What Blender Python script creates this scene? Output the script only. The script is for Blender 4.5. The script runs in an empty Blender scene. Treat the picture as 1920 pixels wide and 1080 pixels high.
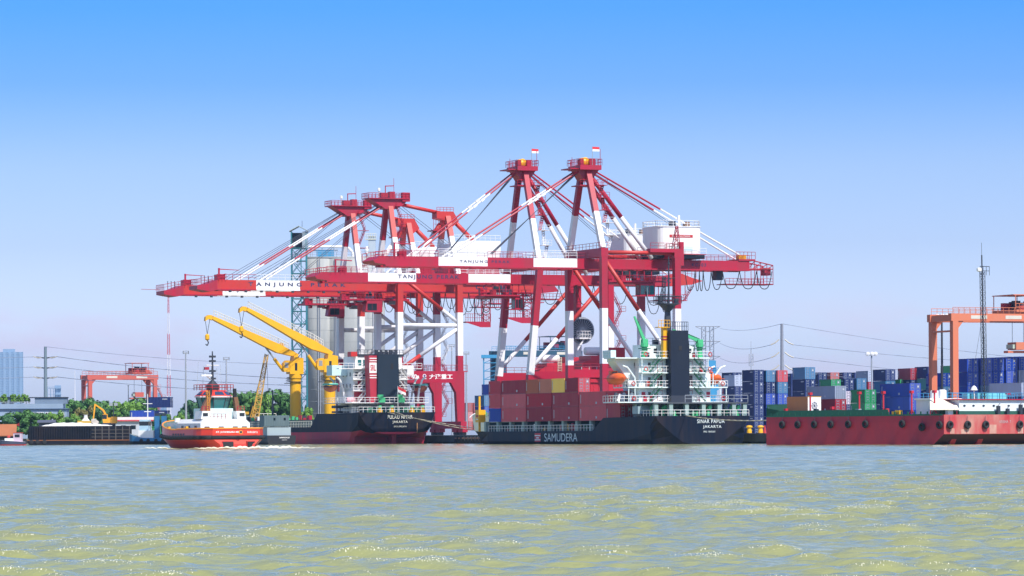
import bpy, math, random
import numpy as np
from mathutils import Vector, Matrix
random.seed(7)
S = bpy.context.scene
COL = S.collection
RAD = math.radians

# ------------------------------------------------------------------ camera
FPX, CX, HY, HC, ROLL = 7000.0, 960.0, 815.0, 1.8, 0.0052   # focal length in photo pixels, horizon row, eye height
cam = bpy.data.cameras.new("camera")
cam.lens = FPX / 1920 * 36; cam.sensor_width = 36
cam.shift_y = (HY - 540) / 1920
cam.clip_start = 1; cam.clip_end = 40000
camera = bpy.data.objects.new("camera", cam); COL.objects.link(camera)
cr, sr = math.cos(ROLL), math.sin(ROLL)
camera.matrix_world = Matrix(((cr, sr, 0, 0), (0, 0, -1, 0), (-sr, cr, 0, HC), (0, 0, 0, 1)))
S.camera = camera

# ------------------------------------------------------------------ sun, sky, exposure
SUN_EL, SUN_AZ = RAD(50), math.atan2(0.56, -0.83)      # azimuth from +Y towards +X
sdir = Vector((math.sin(SUN_AZ) * math.cos(SUN_EL), math.cos(SUN_AZ) * math.cos(SUN_EL), math.sin(SUN_EL)))
sl = bpy.data.lights.new("sun", 'SUN'); sl.energy = 4.6; sl.angle = RAD(0.5); sl.color = (1, .95, .87)
sun = bpy.data.objects.new("sun", sl); COL.objects.link(sun)
sun.rotation_euler = sdir.to_track_quat('Z', 'Y').to_euler()
S.view_settings.view_transform = 'Standard'; S.view_settings.look = 'None'
S.view_settings.exposure = 0.25; S.view_settings.gamma = 1
W = bpy.data.worlds.new("World"); S.world = W; W.use_nodes = True
nt = W.node_tree; N = nt.nodes; L = nt.links
bg = N['Background']; bg.inputs['Strength'].default_value = 0.15
sky = N.new('ShaderNodeTexSky'); sky.sky_type = 'NISHITA'; sky.sun_disc = False
sky.sun_elevation = SUN_EL; sky.sun_rotation = SUN_AZ
tc = N.new('ShaderNodeTexCoord'); sep = N.new('ShaderNodeSeparateXYZ'); L.new(tc.outputs['Generated'], sep.inputs[0])
ramp = N.new('ShaderNodeValToRGB')           # clear tropical sky: deeper blue with height, milky at the horizon
L.new(sep.outputs['Z'], ramp.inputs[0])
def setramp(r, stops):
    e = r.color_ramp.elements
    while len(e) > 1: e.remove(e[-1])
    e[0].position, e[0].color = stops[0][0], (*stops[0][1], 1)
    for p, c in stops[1:]:
        k = e.new(p); k.color = (*c, 1)
SKY_STOPS = [(0, (.395,.415,.63)), (.0236, (.39,.415,.625)), (.0507, (.255,.288,.46)), (.0721, (.205,.252,.41)), (.0936, (.106,.195,.392)), (.115, (.058,.176,.39)), (.22, (.15,.25,.42)), (.6, (.4,.4,.4)), (1, (.4,.4,.4))]
setramp(ramp, SKY_STOPS)
mul = N.new('ShaderNodeMix'); mul.data_type = 'RGBA'; mul.blend_type = 'MULTIPLY'; mul.inputs['Factor'].default_value = 1
gain = N.new('ShaderNodeVectorMath'); gain.operation = 'SCALE'; gain.inputs['Scale'].default_value = 2.5; L.new(ramp.outputs[0], gain.inputs[0])
L.new(sky.outputs[0], mul.inputs['A']); L.new(gain.outputs[0], mul.inputs['B'])
# low fair weather clouds near the horizon
mp = N.new('ShaderNodeMapping'); mp.inputs['Scale'].default_value = (26, 26, 70); mp.inputs['Location'].default_value = (3.2, 1, .4)
L.new(tc.outputs['Generated'], mp.inputs[0])
nz = N.new('ShaderNodeTexNoise'); nz.inputs['Detail'].default_value = 6; nz.inputs['Scale'].default_value = 1.0
L.new(mp.outputs[0], nz.inputs['Vector'])
cr1 = N.new('ShaderNodeValToRGB'); setramp(cr1, [(.47, (0, 0, 0)), (.64, (1, 1, 1))]); L.new(nz.outputs['Fac'], cr1.inputs[0])
cr2 = N.new('ShaderNodeValToRGB'); setramp(cr2, [(.008, (0, 0, 0)), (.02, (1, 1, 1)), (.029, (.9, .9, .9)), (.037, (0, 0, 0))]); L.new(sep.outputs['Z'], cr2.inputs[0])
mm = N.new('ShaderNodeMath'); mm.operation = 'MULTIPLY'; L.new(cr1.outputs[0], mm.inputs[0]); L.new(cr2.outputs[0], mm.inputs[1])
mm2 = N.new('ShaderNodeMath'); mm2.operation = 'MULTIPLY'; mm2.inputs[1].default_value = .55; L.new(mm.outputs[0], mm2.inputs[0])
cm = N.new('ShaderNodeMix'); cm.data_type = 'RGBA'; L.new(mm2.outputs[0], cm.inputs['Factor'])
L.new(mul.outputs['Result'], cm.inputs['A']); cm.inputs['B'].default_value = (5.0, 4.1, 5.2, 1)
L.new(cm.outputs['Result'], bg.inputs['Color'])
S.cycles.volume_bounces = 0; S.cycles.max_bounces = 6; S.cycles.diffuse_bounces = 2; S.cycles.glossy_bounces = 3
S.cycles.transparent_max_bounces = 8; S.cycles.sample_clamp_indirect = 4; S.cycles.use_denoising = True

# ------------------------------------------------------------------ helpers
def ray(px, py):
    """direction (x, z per unit of depth) of a photo pixel, camera roll taken out"""
    dx, dy = px - CX, py - HY
    return (dx - ROLL * dy) / FPX, -(dy + ROLL * dx) / FPX
def at(px, py, Y):
    a, b = ray(px, py); return Vector((a * Y, Y, HC + b * Y))
PHI = math.atan2(.376, .927)
EX = Vector((math.cos(PHI), math.sin(PHI), 0)); EY = Vector((-math.sin(PHI), math.cos(PHI), 0))
P0 = Vector((17.8, 720, 0))
def Q(x, y, z=0): return P0 + EX * x + EY * y + Vector((0, 0, z))       # quay frame: x landward, y along the quay (away)
class Frame:
    def __init__(s, x, y, z=0): s.o = Q(x, y, z); s.x0 = x; s.y0 = y
    def xz(s, px, py, yl=0.0):
        a, b = ray(px, py); o = s.o + EY * yl
        t = (a * o.y - o.x) / (EX.x - a * EX.y)
        Y = o.y + t * EX.y
        return t, HC + b * Y - s.o.z
_mats = {}
def mat(name, rgb, rough=.5, dirt=None, amt=.35, scale=.35, metal=0, streak=4.0, spec=.5, bump=0, vary=0):
    if name in _mats: return _mats[name]
    m = bpy.data.materials.new(name); m.use_nodes = True
    n = m.node_tree.nodes; l = m.node_tree.links; p = n['Principled BSDF']
    p.inputs['Roughness'].default_value = rough; p.inputs['Metallic'].default_value = metal
    p.inputs['Specular IOR Level'].default_value = spec
    d = dirt or tuple(c * .55 + .01 for c in rgb)
    t = n.new('ShaderNodeTexCoord'); mpn = n.new('ShaderNodeMapping'); mpn.inputs['Scale'].default_value = (1, 1, 1 / streak)
    l.new(t.outputs['Object'], mpn.inputs[0])
    z = n.new('ShaderNodeTexNoise'); z.inputs['Scale'].default_value = scale; z.inputs['Detail'].default_value = 7; z.inputs['Roughness'].default_value = .65
    l.new(mpn.outputs[0], z.inputs['Vector'])
    r = n.new('ShaderNodeValToRGB'); setramp(r, [(.42, (0, 0, 0)), (.72, (1, 1, 1))]); l.new(z.outputs['Fac'], r.inputs[0])
    k = n.new('ShaderNodeMath'); k.operation = 'MULTIPLY'; k.inputs[1].default_value = amt; l.new(r.outputs[0], k.inputs[0])
    x = n.new('ShaderNodeMix'); x.data_type = 'RGBA'; x.inputs['A'].default_value = (*rgb, 1); x.inputs['B'].default_value = (*d, 1)
    l.new(k.outputs[0], x.inputs['Factor']); l.new(x.outputs['Result'], p.inputs['Base Color'])
    if vary:                                   # every copy has faded a little differently
        oi = n.new('ShaderNodeObjectInfo'); hs = n.new('ShaderNodeHueSaturation'); mr = n.new('ShaderNodeMapRange'); mr.inputs['To Min'].default_value = 1-vary; mr.inputs['To Max'].default_value = 1+vary
        sr = n.new('ShaderNodeMapRange'); sr.inputs['To Min'].default_value = 1.1; sr.inputs['To Max'].default_value = 1-vary*.5
        l.new(oi.outputs['Random'], mr.inputs['Value']); l.new(oi.outputs['Random'], sr.inputs['Value']); l.new(mr.outputs[0], hs.inputs['Value']); l.new(sr.outputs[0], hs.inputs['Saturation'])
        l.new(x.outputs['Result'], hs.inputs['Color']); l.new(hs.outputs[0], p.inputs['Base Color'])
    if bump:
        b = n.new('ShaderNodeBump'); b.inputs['Strength'].default_value = bump; l.new(z.outputs['Fac'], b.inputs['Height']); l.new(b.outputs[0], p.inputs['Normal'])
    _mats[name] = m; return m
def V(*a): return Vector(a)
class MB:
    def __init__(s): s.v = []; s.f = []; s.m = []; s.ms = []
    def mi(s, m):
        if m not in s.ms: s.ms.append(m)
        return s.ms.index(m)
    def add(s, vs, fs, m):
        o = len(s.v); s.v.extend([tuple(p) for p in vs]); i = s.mi(m)
        for f in fs: s.f.append([o + k for k in f]); s.m.append(i)
        return s
    def box(s, x0, x1, y0, y1, z0, z1, m):
        return s.add([(x0,y0,z0),(x1,y0,z0),(x1,y1,z0),(x0,y1,z0),(x0,y0,z1),(x1,y0,z1),(x1,y1,z1),(x0,y1,z1)],
              [(3,2,1,0),(4,5,6,7),(0,1,5,4),(1,2,6,5),(2,3,7,6),(3,0,4,7)], m)
    def beam(s, p, q, w, h, m, w2=None, h2=None, up=(0,1,0)):
        p, q = Vector(p), Vector(q); d = (q - p)
        if d.length < 1e-6: return s
        d.normalize(); u = Vector(up)
        if abs(d.dot(u)) > .98: u = Vector((0,0,1)) if abs(d.z) < .9 else Vector((1,0,0))
        a = d.cross(u).normalized(); b = a.cross(d)
        w2 = w if w2 is None else w2; h2 = h if h2 is None else h2
        vs = [p+a*(sx*w/2)+b*(sy*h/2) for sx,sy in ((-1,-1),(1,-1),(1,1),(-1,1))] + [q+a*(sx*w2/2)+b*(sy*h2/2) for sx,sy in ((-1,-1),(1,-1),(1,1),(-1,1))]
        return s.add(vs, [(3,2,1,0),(4,5,6,7),(0,1,5,4),(1,2,6,5),(2,3,7,6),(3,0,4,7)], m)
    def tube(s, p, q, r, m, n=8, r2=None):
        p, q = Vector(p), Vector(q); d = q - p
        if d.length < 1e-6: return s
        d.normalize(); u = Vector((0,0,1)) if abs(d.z) < .9 else Vector((1,0,0))
        a = d.cross(u).normalized(); b = a.cross(d); r2 = r if r2 is None else r2
        vs = []
        for k in range(n):
            c, sn = math.cos(2*math.pi*k/n), math.sin(2*math.pi*k/n); vs.append(p + (a*c + b*sn)*r)
        for k in range(n):
            c, sn = math.cos(2*math.pi*k/n), math.sin(2*math.pi*k/n); vs.append(q + (a*c + b*sn)*r2)
        fs = [(k, (k+1) % n, n+(k+1) % n, n+k) for k in range(n)] + [tuple(range(n-1,-1,-1)), tuple(range(n, 2*n))]
        return s.add(vs, fs, m)
    def poly(s, pts, r, m, n=5):
        for a, b in zip(pts[:-1], pts[1:]): s.tube(a, b, r, m, n)
        return s
    def lathe(s, c, prof, m, n=16, axis='z'):
        c = Vector(c); vs = []; fs = []
        for r, h in prof:
            for k in range(n):
                t = 2*math.pi*(k+.5)/n; x, y = r*math.cos(t), r*math.sin(t)
                vs.append(c + (V(x,y,h) if axis=='z' else V(x,h,y) if axis=='y' else V(h,x,y)))
        for j in range(len(prof)-1):
            for k in range(n):
                fs.append((j*n+k, j*n+(k+1)%n, (j+1)*n+(k+1)%n, (j+1)*n+k))
        fs.append(tuple(range(n-1,-1,-1))); fs.append(tuple(range((len(prof)-1)*n, len(prof)*n)))
        return s.add(vs, fs, m)
    def prism(s, pts, lo, hi, m, plane='xz'):
        n = len(pts)
        def mk(p, h): return (p[0],h,p[1]) if plane=='xz' else (h,p[0],p[1]) if plane=='yz' else (p[0],p[1],h)
        vs = [mk(p, lo) for p in pts] + [mk(p, hi) for p in pts]
        return s.add(vs, [tuple(range(n)), tuple(range(2*n-1,n-1,-1))] + [(k,n+k,n+(k+1)%n,(k+1)%n) for k in range(n)], m)
    def rail(s, pts, m, h=1.05, step=1.6, r=.035):
        pts = [Vector(p) for p in pts]
        for a, b in zip(pts[:-1], pts[1:]):
            L_ = (b-a).length; k = max(1, round(L_/step)); up = Vector((0,0,h))
            for i in range(k+1):
                p = a.lerp(b, i/k); s.tube(p, p+up, r, m, 4)
            s.tube(a+up, b+up, r, m, 4); s.tube(a+up*.5, b+up*.5, r*.8, m, 4)
        return s
    def seg(s, p, q, w, h, cuts, m0, shape='beam', n=10):
        """member from p to q in painted bands: cuts = [(fraction, material)...], m0 first"""
        p, q = Vector(p), Vector(q); st = [(0, m0)] + list(cuts) + [(1, None)]
        for (a, m), (b, _) in zip(st[:-1], st[1:]):
            if shape == 'beam': s.beam(p.lerp(q,a), p.lerp(q,b), w, h, m)
            else: s.tube(p.lerp(q,a), p.lerp(q,b), w, m, n)
        return s
    def lattice(s, p, q, w, m, bays=8, r=.06, rd=.04, d=None, w2=None):
        """square lattice boom or mast between p and q"""
        p, q = Vector(p), Vector(q); ax = (q-p).normalized(); u = Vector((0,1,0)) if abs(ax.y) < .9 else Vector((0,0,1))
        a = ax.cross(u).normalized(); b = a.cross(ax); w2 = w if w2 is None else w2
        cs = [(-1,-1),(1,-1),(1,1),(-1,1)]
        def pt(t, k): ww = (w + (w2-w)*t)/2; return p.lerp(q,t) + a*(cs[k][0]*ww) + b*(cs[k][1]*ww)
        for k in range(4):
            s.tube(pt(0,k), pt(1,k), r, m, 4)
            for i in range(bays):
                t0, t1 = i/bays, (i+1)/bays
                s.tube(pt(t0,k), pt(t0,(k+1)%4), rd, m, 3)
                if i % 2: s.tube(pt(t0,k), pt(t1,(k+1)%4), rd, m, 3)
                else: s.tube(pt(t0,(k+1)%4), pt(t1,k), rd, m, 3)
        return s
    def stairs(s, p, q, w, m, r=.05):
        """one inclined stair flight with handrails; w = width vector"""
        p, q, w = Vector(p), Vector(q), Vector(w); up = V(0,0,.95)
        for o in (w*0, w):
            s.beam(p+o, q+o, .08, .22, m); s.tube(p+o+up, q+o+up, r*.7, m, 4)
            for i in range(4):
                t = i/3; a = p.lerp(q,t)+o; s.tube(a, a+up, r*.6, m, 4)
        k = max(3, int((q-p).length/.45))
        for i in range(k):
            a = p.lerp(q, (i+.5)/k); s.beam(a, a+w, .24, .04, m)
        return s
    def build(s, name, parent=None, smooth=False, loc=None, rotz=None):
        me = bpy.data.meshes.new(name); me.from_pydata(s.v, [], s.f)
        for m in s.ms: me.materials.append(m)
        me.polygons.foreach_set('material_index', s.m)
        if smooth: me.polygons.foreach_set('use_smooth', [True]*len(s.f))
        me.update()
        o = bpy.data.objects.new(name, me); COL.objects.link(o)
        if parent: o.parent = parent
        if loc is not None: o.location = loc
        if rotz is not None: o.rotation_euler = (0,0,rotz)
        return o
def tag(o, label, cat, group=None, kind=None):
    if label: o['label'] = label
    if cat: o['category'] = cat
    if group: o['group'] = group
    if kind: o['kind'] = kind
    return o
def thing(name, label, cat, loc=(0,0,0), rotz=0.0, group=None):
    o = bpy.data.objects.new(name, None); COL.objects.link(o); o.location = loc; o.rotation_euler = (0,0,rotz)
    o.empty_display_size = .5
    return tag(o, label, cat, group)
def clone(src, label, loc, rotz=None, group=None, scale=None):
    r = src.copy(); COL.objects.link(r); r.location = loc
    if rotz is not None: r.rotation_euler = (0,0,rotz)
    if scale is not None: r.scale = (scale,)*3 if not isinstance(scale, tuple) else scale
    r['label'] = label
    if group: r['group'] = group
    for ch in list(src.children):
        c = ch.copy(); COL.objects.link(c); c.parent = r
        for g in list(ch.children):
            d = g.copy(); COL.objects.link(d); d.parent = c
    return r
def lettering(body, origin, right, up, width, height, m, parent, name='lettering', out=.02, spacing=1.0, bold=.0):
    """writing as a thin raised mesh: centred on origin, width x height metres, standing proud of its surface"""
    cu = bpy.data.curves.new('writing', 'FONT'); cu.body = body; cu.space_character = spacing; cu.offset = bold
    ob = bpy.data.objects.new('writing', cu); me = bpy.data.meshes.new_from_object(ob)
    co = np.array([v.co[:] for v in me.vertices]); lo, hi = co.min(0), co.max(0)
    right, up = Vector(right).normalized(), Vector(up).normalized(); nrm = right.cross(up); origin = Vector(origin)
    sx, sy = width/(hi[0]-lo[0]), height/(hi[1]-lo[1])
    for v in me.vertices:
        a, b = (v.co.x-(lo[0]+hi[0])/2)*sx, (v.co.y-(lo[1]+hi[1])/2)*sy
        v.co = origin + right*a + up*b + nrm*out
    me.materials.clear(); me.materials.append(m); me.name = name
    o = bpy.data.objects.new(name, me); COL.objects.link(o); o.parent = parent
    bpy.data.objects.remove(ob); bpy.data.curves.remove(cu)
    return o
XR, UPZ = (1,0,0), (0,0,1)

# ------------------------------------------------------------------ materials
RED = mat('crane_red', (.41,.004,.032), .45, (.25,.03,.04), .7)
REDO = mat('crane_red_orange', (.52,.026,.020), .45, (.36,.05,.04), .65)
WHT = mat('crane_white', (.80,.80,.83), .45, (.52,.48,.46), .5)
WHITE = mat('white_paint', (.82,.82,.82), .45, (.55,.48,.42), .3)
NAVY = mat('navy_lettering', (.02,.03,.10), .6)
LWHITE = mat('white_lettering', (.85,.85,.85), .6)
STEEL = mat('galvanised_steel', (.33,.36,.42), .5)
DARK = mat('dark_steel', (.03,.035,.05), .5)
BLACK = mat('black_rubber', (.015,.015,.018), .8)
ROPE = mat('wire_rope', (.06,.07,.10), .6)
HEMP = mat('mooring_rope', (.55,.48,.36), .9)
YEL = mat('crane_yellow', (.86,.44,.004), .45, (.62,.30,.01), .4)
GLASS = mat('tinted_glass', (.01,.02,.03), .08)
TEALG = mat('teal_glass', (.02,.16,.17), .1)
CONC = mat('concrete', (.38,.39,.38), .85, (.23,.25,.26), .9, .30, streak=7)
TEAL = mat('teal_steel', (.03,.20,.24), .5, (.02,.12,.16), .4)
GREEN = mat('deck_green', (.012,.13,.07), .6, (.03,.12,.07), .4)
LGREEN = mat('bright_green', (.06,.45,.19), .5)
ORANGE = mat('lifeboat_orange', (.80,.13,.02), .45)
HULL = mat('black_hull', (.005,.010,.024), .5, (.045,.030,.024), .75, .30, streak=9, spec=.12)
HULLN = mat('navy_hull', (.004,.010,.026), .5, (.040,.026,.024), .75, .30, streak=9, spec=.12)
BOOT = mat('antifouling_red', (.46,.016,.055), .6, (.20,.05,.05), .8, .35, streak=8)
AQUA = mat('pale_aqua_paint', (.55,.74,.76), .5, (.42,.55,.55), .3)
BLUEC = mat('light_blue_paint', (.05,.30,.55), .5)

# ------------------------------------------------------------------ water, ground, quay
def build_water():
    m = bpy.data.materials.new('harbour_water'); m.use_nodes = True
    n = m.node_tree.nodes; l = m.node_tree.links; p = n['Principled BSDF']
    p.inputs['Roughness'].default_value = .12; p.inputs['IOR'].default_value = 1.33
    geo = n.new('ShaderNodeNewGeometry')
    mpn = n.new('ShaderNodeMapping'); mpn.inputs['Scale'].default_value = (.02, .012, 1); l.new(geo.outputs['Position'], mpn.inputs[0])
    z = n.new('ShaderNodeTexNoise'); z.inputs['Scale'].default_value = 1; z.inputs['Detail'].default_value = 4; l.new(mpn.outputs[0], z.inputs['Vector'])
    x = n.new('ShaderNodeMix'); x.data_type = 'RGBA'; x.inputs['A'].default_value = (*WATER_A, 1); x.inputs['B'].default_value = (*WATER_B, 1)
    l.new(z.outputs['Fac'], x.inputs['Factor'])
    # sun glints painted as pale specks on crests; tug wake shares the mask
    at_ = n.new('ShaderNodeAttribute'); at_.attribute_name = 'glint_foam'
    fm = n.new('ShaderNodeMapping'); fm.inputs['Scale'].default_value = (55, 15, 6); l.new(geo.outputs['Position'], fm.inputs[0])
    fz = n.new('ShaderNodeTexNoise'); fz.inputs['Scale'].default_value = 1; fz.inputs['Detail'].default_value = 2; l.new(fm.outputs[0], fz.inputs['Vector'])
    fa = n.new('ShaderNodeMath'); fa.operation = 'ADD'; aw = n.new('ShaderNodeMath'); aw.operation = 'MULTIPLY'; aw.inputs[1].default_value = .30; l.new(at_.outputs['Fac'], aw.inputs[0]); l.new(aw.outputs[0], fa.inputs[0]); l.new(fz.outputs['Fac'], fa.inputs[1])
    fs_ = n.new('ShaderNodeMath'); fs_.operation = 'MULTIPLY'; fs_.inputs[1].default_value = .6; l.new(fa.outputs[0], fs_.inputs[0]); fa = fs_
    fr = n.new('ShaderNodeValToRGB'); setramp(fr, [(GLINT_FOAM0*.6, (0,0,0)), (GLINT_FOAM0*.6+.05, (1,1,1))]); l.new(fa.outputs[0], fr.inputs[0])
    y = n.new('ShaderNodeMix'); y.data_type = 'RGBA'; l.new(fr.outputs[0], y.inputs['Factor']); l.new(x.outputs['Result'], y.inputs['A']); y.inputs['B'].default_value = (.88,.84,.64,1)
    l.new(y.outputs['Result'], p.inputs['Base Color'])
    rr = n.new('ShaderNodeMath'); rr.operation = 'MULTIPLY_ADD'; rr.inputs[1].default_value = .6; rr.inputs[2].default_value = .12; l.new(fr.outputs[0], rr.inputs[0]); l.new(rr.outputs[0], p.inputs['Roughness'])
    # fine ripples
    bm = n.new('ShaderNodeMapping'); bm.inputs['Scale'].default_value = (1.5, 2.2, 1); l.new(geo.outputs['Position'], bm.inputs[0])
    bz = n.new('ShaderNodeTexNoise'); bz.inputs['Scale'].default_value = 2.2; bz.inputs['Detail'].default_value = 6; bz.inputs['Roughness'].default_value = .6; l.new(bm.outputs[0], bz.inputs['Vector'])
    b = n.new('ShaderNodeBump'); b.inputs['Strength'].default_value = .55; b.inputs['Distance'].default_value = .07; l.new(bz.outputs['Fac'], b.inputs['Height']); l.new(b.outputs[0], p.inputs['Normal'])
    # the swept fan of open water in front of the quay, rows and columns spaced like the view spreads
    rows = np.concatenate([np.linspace(6, 40, 30), 40*np.power(1250/40, np.linspace(.004, 1, 1050))])
    ang = np.concatenate([np.linspace(-.62, -.17, 60, endpoint=False), np.linspace(-.17, .17, 620), np.linspace(.17, .62, 61)[1:]])
    Yg, A = np.meshgrid(rows, ang, indexing='ij'); Xg = Yg*A
    rng = np.random.default_rng(5); h = np.zeros_like(Xg); amp = np.zeros_like(Xg)
    for i in range(90):                                       # wind chop running towards the viewer, plus cross sea
        lam = .45*(4.6/.45)**rng.random(); th = rng.normal(-1.75, .50); k = 2*np.pi/lam
        a = .0064*lam**.42
        ph = k*(Xg*np.cos(th) + Yg*np.sin(th)) + rng.random()*6.28
        fade = np.clip(1.3 - Yg/(lam*260), 0, 1)
        w = np.sin(ph); h += a*fade*(w + .28*np.sin(2*ph + 1.57)*-1)
    big = np.sin(Xg*.31+1.3*np.sin(Yg*.11))*np.sin(Yg*.17+Xg*.05) + np.sin(Xg*.11 + Yg*.05 + 1.2*np.sin(Yg*.03)) + np.sin(Xg*.043 - Yg*.021 + 2)
    h *= (1 + .20*big); amp = h/(.001 + h.std())
    glint_foam = np.clip((amp-.6)/2.6, 0, .75)
    far = np.clip((Yg-200)/400, 0, 1)
    glint_foam = glint_foam*(1-.15*far)
    # wake of the tug
    tx, ty = at(425, 842, 525).x, 525.0
    dx, dy = Xg-tx, Yg-ty
    wake = np.exp(-((dy+7.0)/2.6)**2)*np.clip(1.15-np.abs(dx-3)/10.5, 0, 1) + .55*np.exp(-((dy+8+.15*dx)/3.5)**2)*np.clip(dx/8, 0, 1)*np.clip(1-(dx-8)/26, 0, 1)
    wake += .9*np.exp(-((dy+2)/2.0)**2)*np.exp(-((dx+9.6)/2.6)**2)
    glint_foam = np.maximum(glint_foam, np.clip(wake, 0, 1)*2.6)
    h += np.clip(wake, 0, 1)*(.34+.16*np.sin(Xg*5.1+Yg*2.3)*np.sin(Xg*2.2-Yg*1.7))
    nr, ncol = Xg.shape
    co = np.stack([Xg, Yg, h], -1).reshape(-1, 3)
    idx = np.arange(nr*ncol).reshape(nr, ncol)
    q = np.stack([idx[:-1,:-1], idx[:-1,1:], idx[1:,1:], idx[1:,:-1]], -1).reshape(-1, 4)
    # the calm rest of the basin, one flat sheet a little lower
    ex = np.array([[-6000,-400,-.5],[6000,-400,-.5],[6000,2500,-.5],[-6000,2500,-.5]])
    nv = len(co); co = np.vstack([co, ex]); q = np.vstack([q, [[nv, nv+1, nv+2, nv+3]]])
    me = bpy.data.meshes.new('water'); me.vertices.add(len(co)); me.vertices.foreach_set('co', co.ravel())
    me.loops.add(q.size); me.loops.foreach_set('vertex_index', q.ravel().astype(np.int32))
    me.polygons.add(len(q)); me.polygons.foreach_set('loop_start', np.arange(0, q.size, 4, dtype=np.int32)); me.polygons.foreach_set('loop_total', np.full(len(q), 4, np.int32))
    me.polygons.foreach_set('use_smooth', np.ones(len(q), bool))
    fa_ = me.attributes.new('glint_foam', 'FLOAT', 'POINT'); fa_.data.foreach_set('value', np.concatenate([glint_foam.ravel(), np.zeros(4)]).astype(np.float32))
    me.update(); me.validate(); me.materials.append(m)
    o = bpy.data.objects.new('water', me); COL.objects.link(o); tag(o, 'choppy olive green harbour water with glinting blue ripples', 'water', kind='structure')
WATER_A, WATER_B, GLINT_FOAM0 = (.235,.27,.105), (.32,.31,.14), .80
build_water()

GROUND = mat('yard_ground', (.20,.19,.17), .9, (.12,.12,.11), .6, .05, streak=1)
def flat(name, pts, z0, z1, m, label, cat):
    b = MB(); b.prism(pts, z0, z1, m, 'xy'); return tag(b.build(name), label, cat, kind='structure')
c = [Q(8,-420), Q(8,182), V(-75,900,0), V(-140,905,0), V(-3500,1150,0), V(-9000,12000,0), V(9000,12000,0), V(3000,400,0)]
flat('ground', [(p.x,p.y) for p in c], -2, 1.45, GROUND, 'flat land of the port behind the quay', 'ground')
QUAYC = mat('quay_concrete', (.10,.105,.11), .9, (.05,.055,.06), .7, .4, streak=4)
qa = [Q(-3,-420), Q(-3,185), Q(8.2,185), Q(8.2,-420)]
flat('quay', [(p.x,p.y) for p in qa], .35, 1.75, QUAYC, 'dark concrete quay apron the ships lie along', 'quay')
QU = thing('quay_pile_wall', 'dark piled wall under the quay edge', 'wall', Q(-2.2,-120), PHI)
QU['kind'] = 'structure'
b = MB()
b.box(.6,1.2,-200,300,-2,.35,DARK); b.build('back_wall', QU)
b = MB()
for k in range(220): b.lathe((0,-196+k*2.25,0), [(.4,-2),(.4,.35)], QUAYC, 6)
b.build('piles', QU)
# arched rubber fenders on the quay face, one thing each
fd = None
fy = [70 - i*2.0 for i in range(0, 28)] + [-79 - i*2.6 for i in range(0, 12)]
for i, y in enumerate(fy):
    loc = Q(-3.0, y, 0)
    if fd is None:
        fd = thing('quay_fender', '', 'fender', loc, PHI, 'arched rubber fenders along the quay face')
        b = MB(); pr = [(-.75,-.6),(-.75,.9),(-.62,1.25),(-.2,1.45),(.2,1.45),(.62,1.25),(.75,.9),(.75,-.6)]
        b.prism([(p[0],p[1]) for p in pr], -.55, 0, BLACK, 'yz'); b.build('rubber_body', fd)
        b = MB(); b.box(-.62,-.56,-.5,.5,.95,1.28,mat('rusty_plate', (.30,.16,.13), .8)); b.build('face_plate', fd)
        cur = fd
    else: cur = clone(fd, '', loc, PHI)
    cur['label'] = ('black rubber arch fender on the quay wall between the two black ships' if i < 28 else 'black rubber arch fender on the quay wall beside the red barge')

# ------------------------------------------------------------------ ship to shore cranes
def gr(b, pts, m=RED): b.rail(pts, m, 1.1, 1.7, .045)
def hanging_loops(b, xs, y, z0, deps, m, r=.07):
    for x0, x1, d in zip(xs[:-1], xs[1:], deps):
        pts = []
        for k in range(11):
            t = k/10; u = 2*t-1; pts.append((x0+(x1-x0)*(.5+.5*math.copysign(abs(u)**.75, u)), y, z0 - d*(1-abs(u)**2.2)))
        b.poly(pts, r, m, 4)
def zigzag(b, x0, x1, y, zs, m, w=.8):
    for i, (za, zb) in enumerate(zip(zs[:-1], zs[1:])):
        a, c = (x0, x1) if i % 2 == 0 else (x1, x0)
        b.stairs((a,y,za), (c,y,zb), (0,w,0), m)
        b.box(min(c,c-.9) if c==x1 else c-.1, c+.9 if c==x1 else c+.9, y-.1, y+w+.1, zb-.08, zb, m)
        e = c+.9 if c==x1 else c-.1
        b.rail([(c-.4,y-.1,zb),(c+.9,y-.1,zb)], m, 1.0, 1.2, .04)

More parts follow.
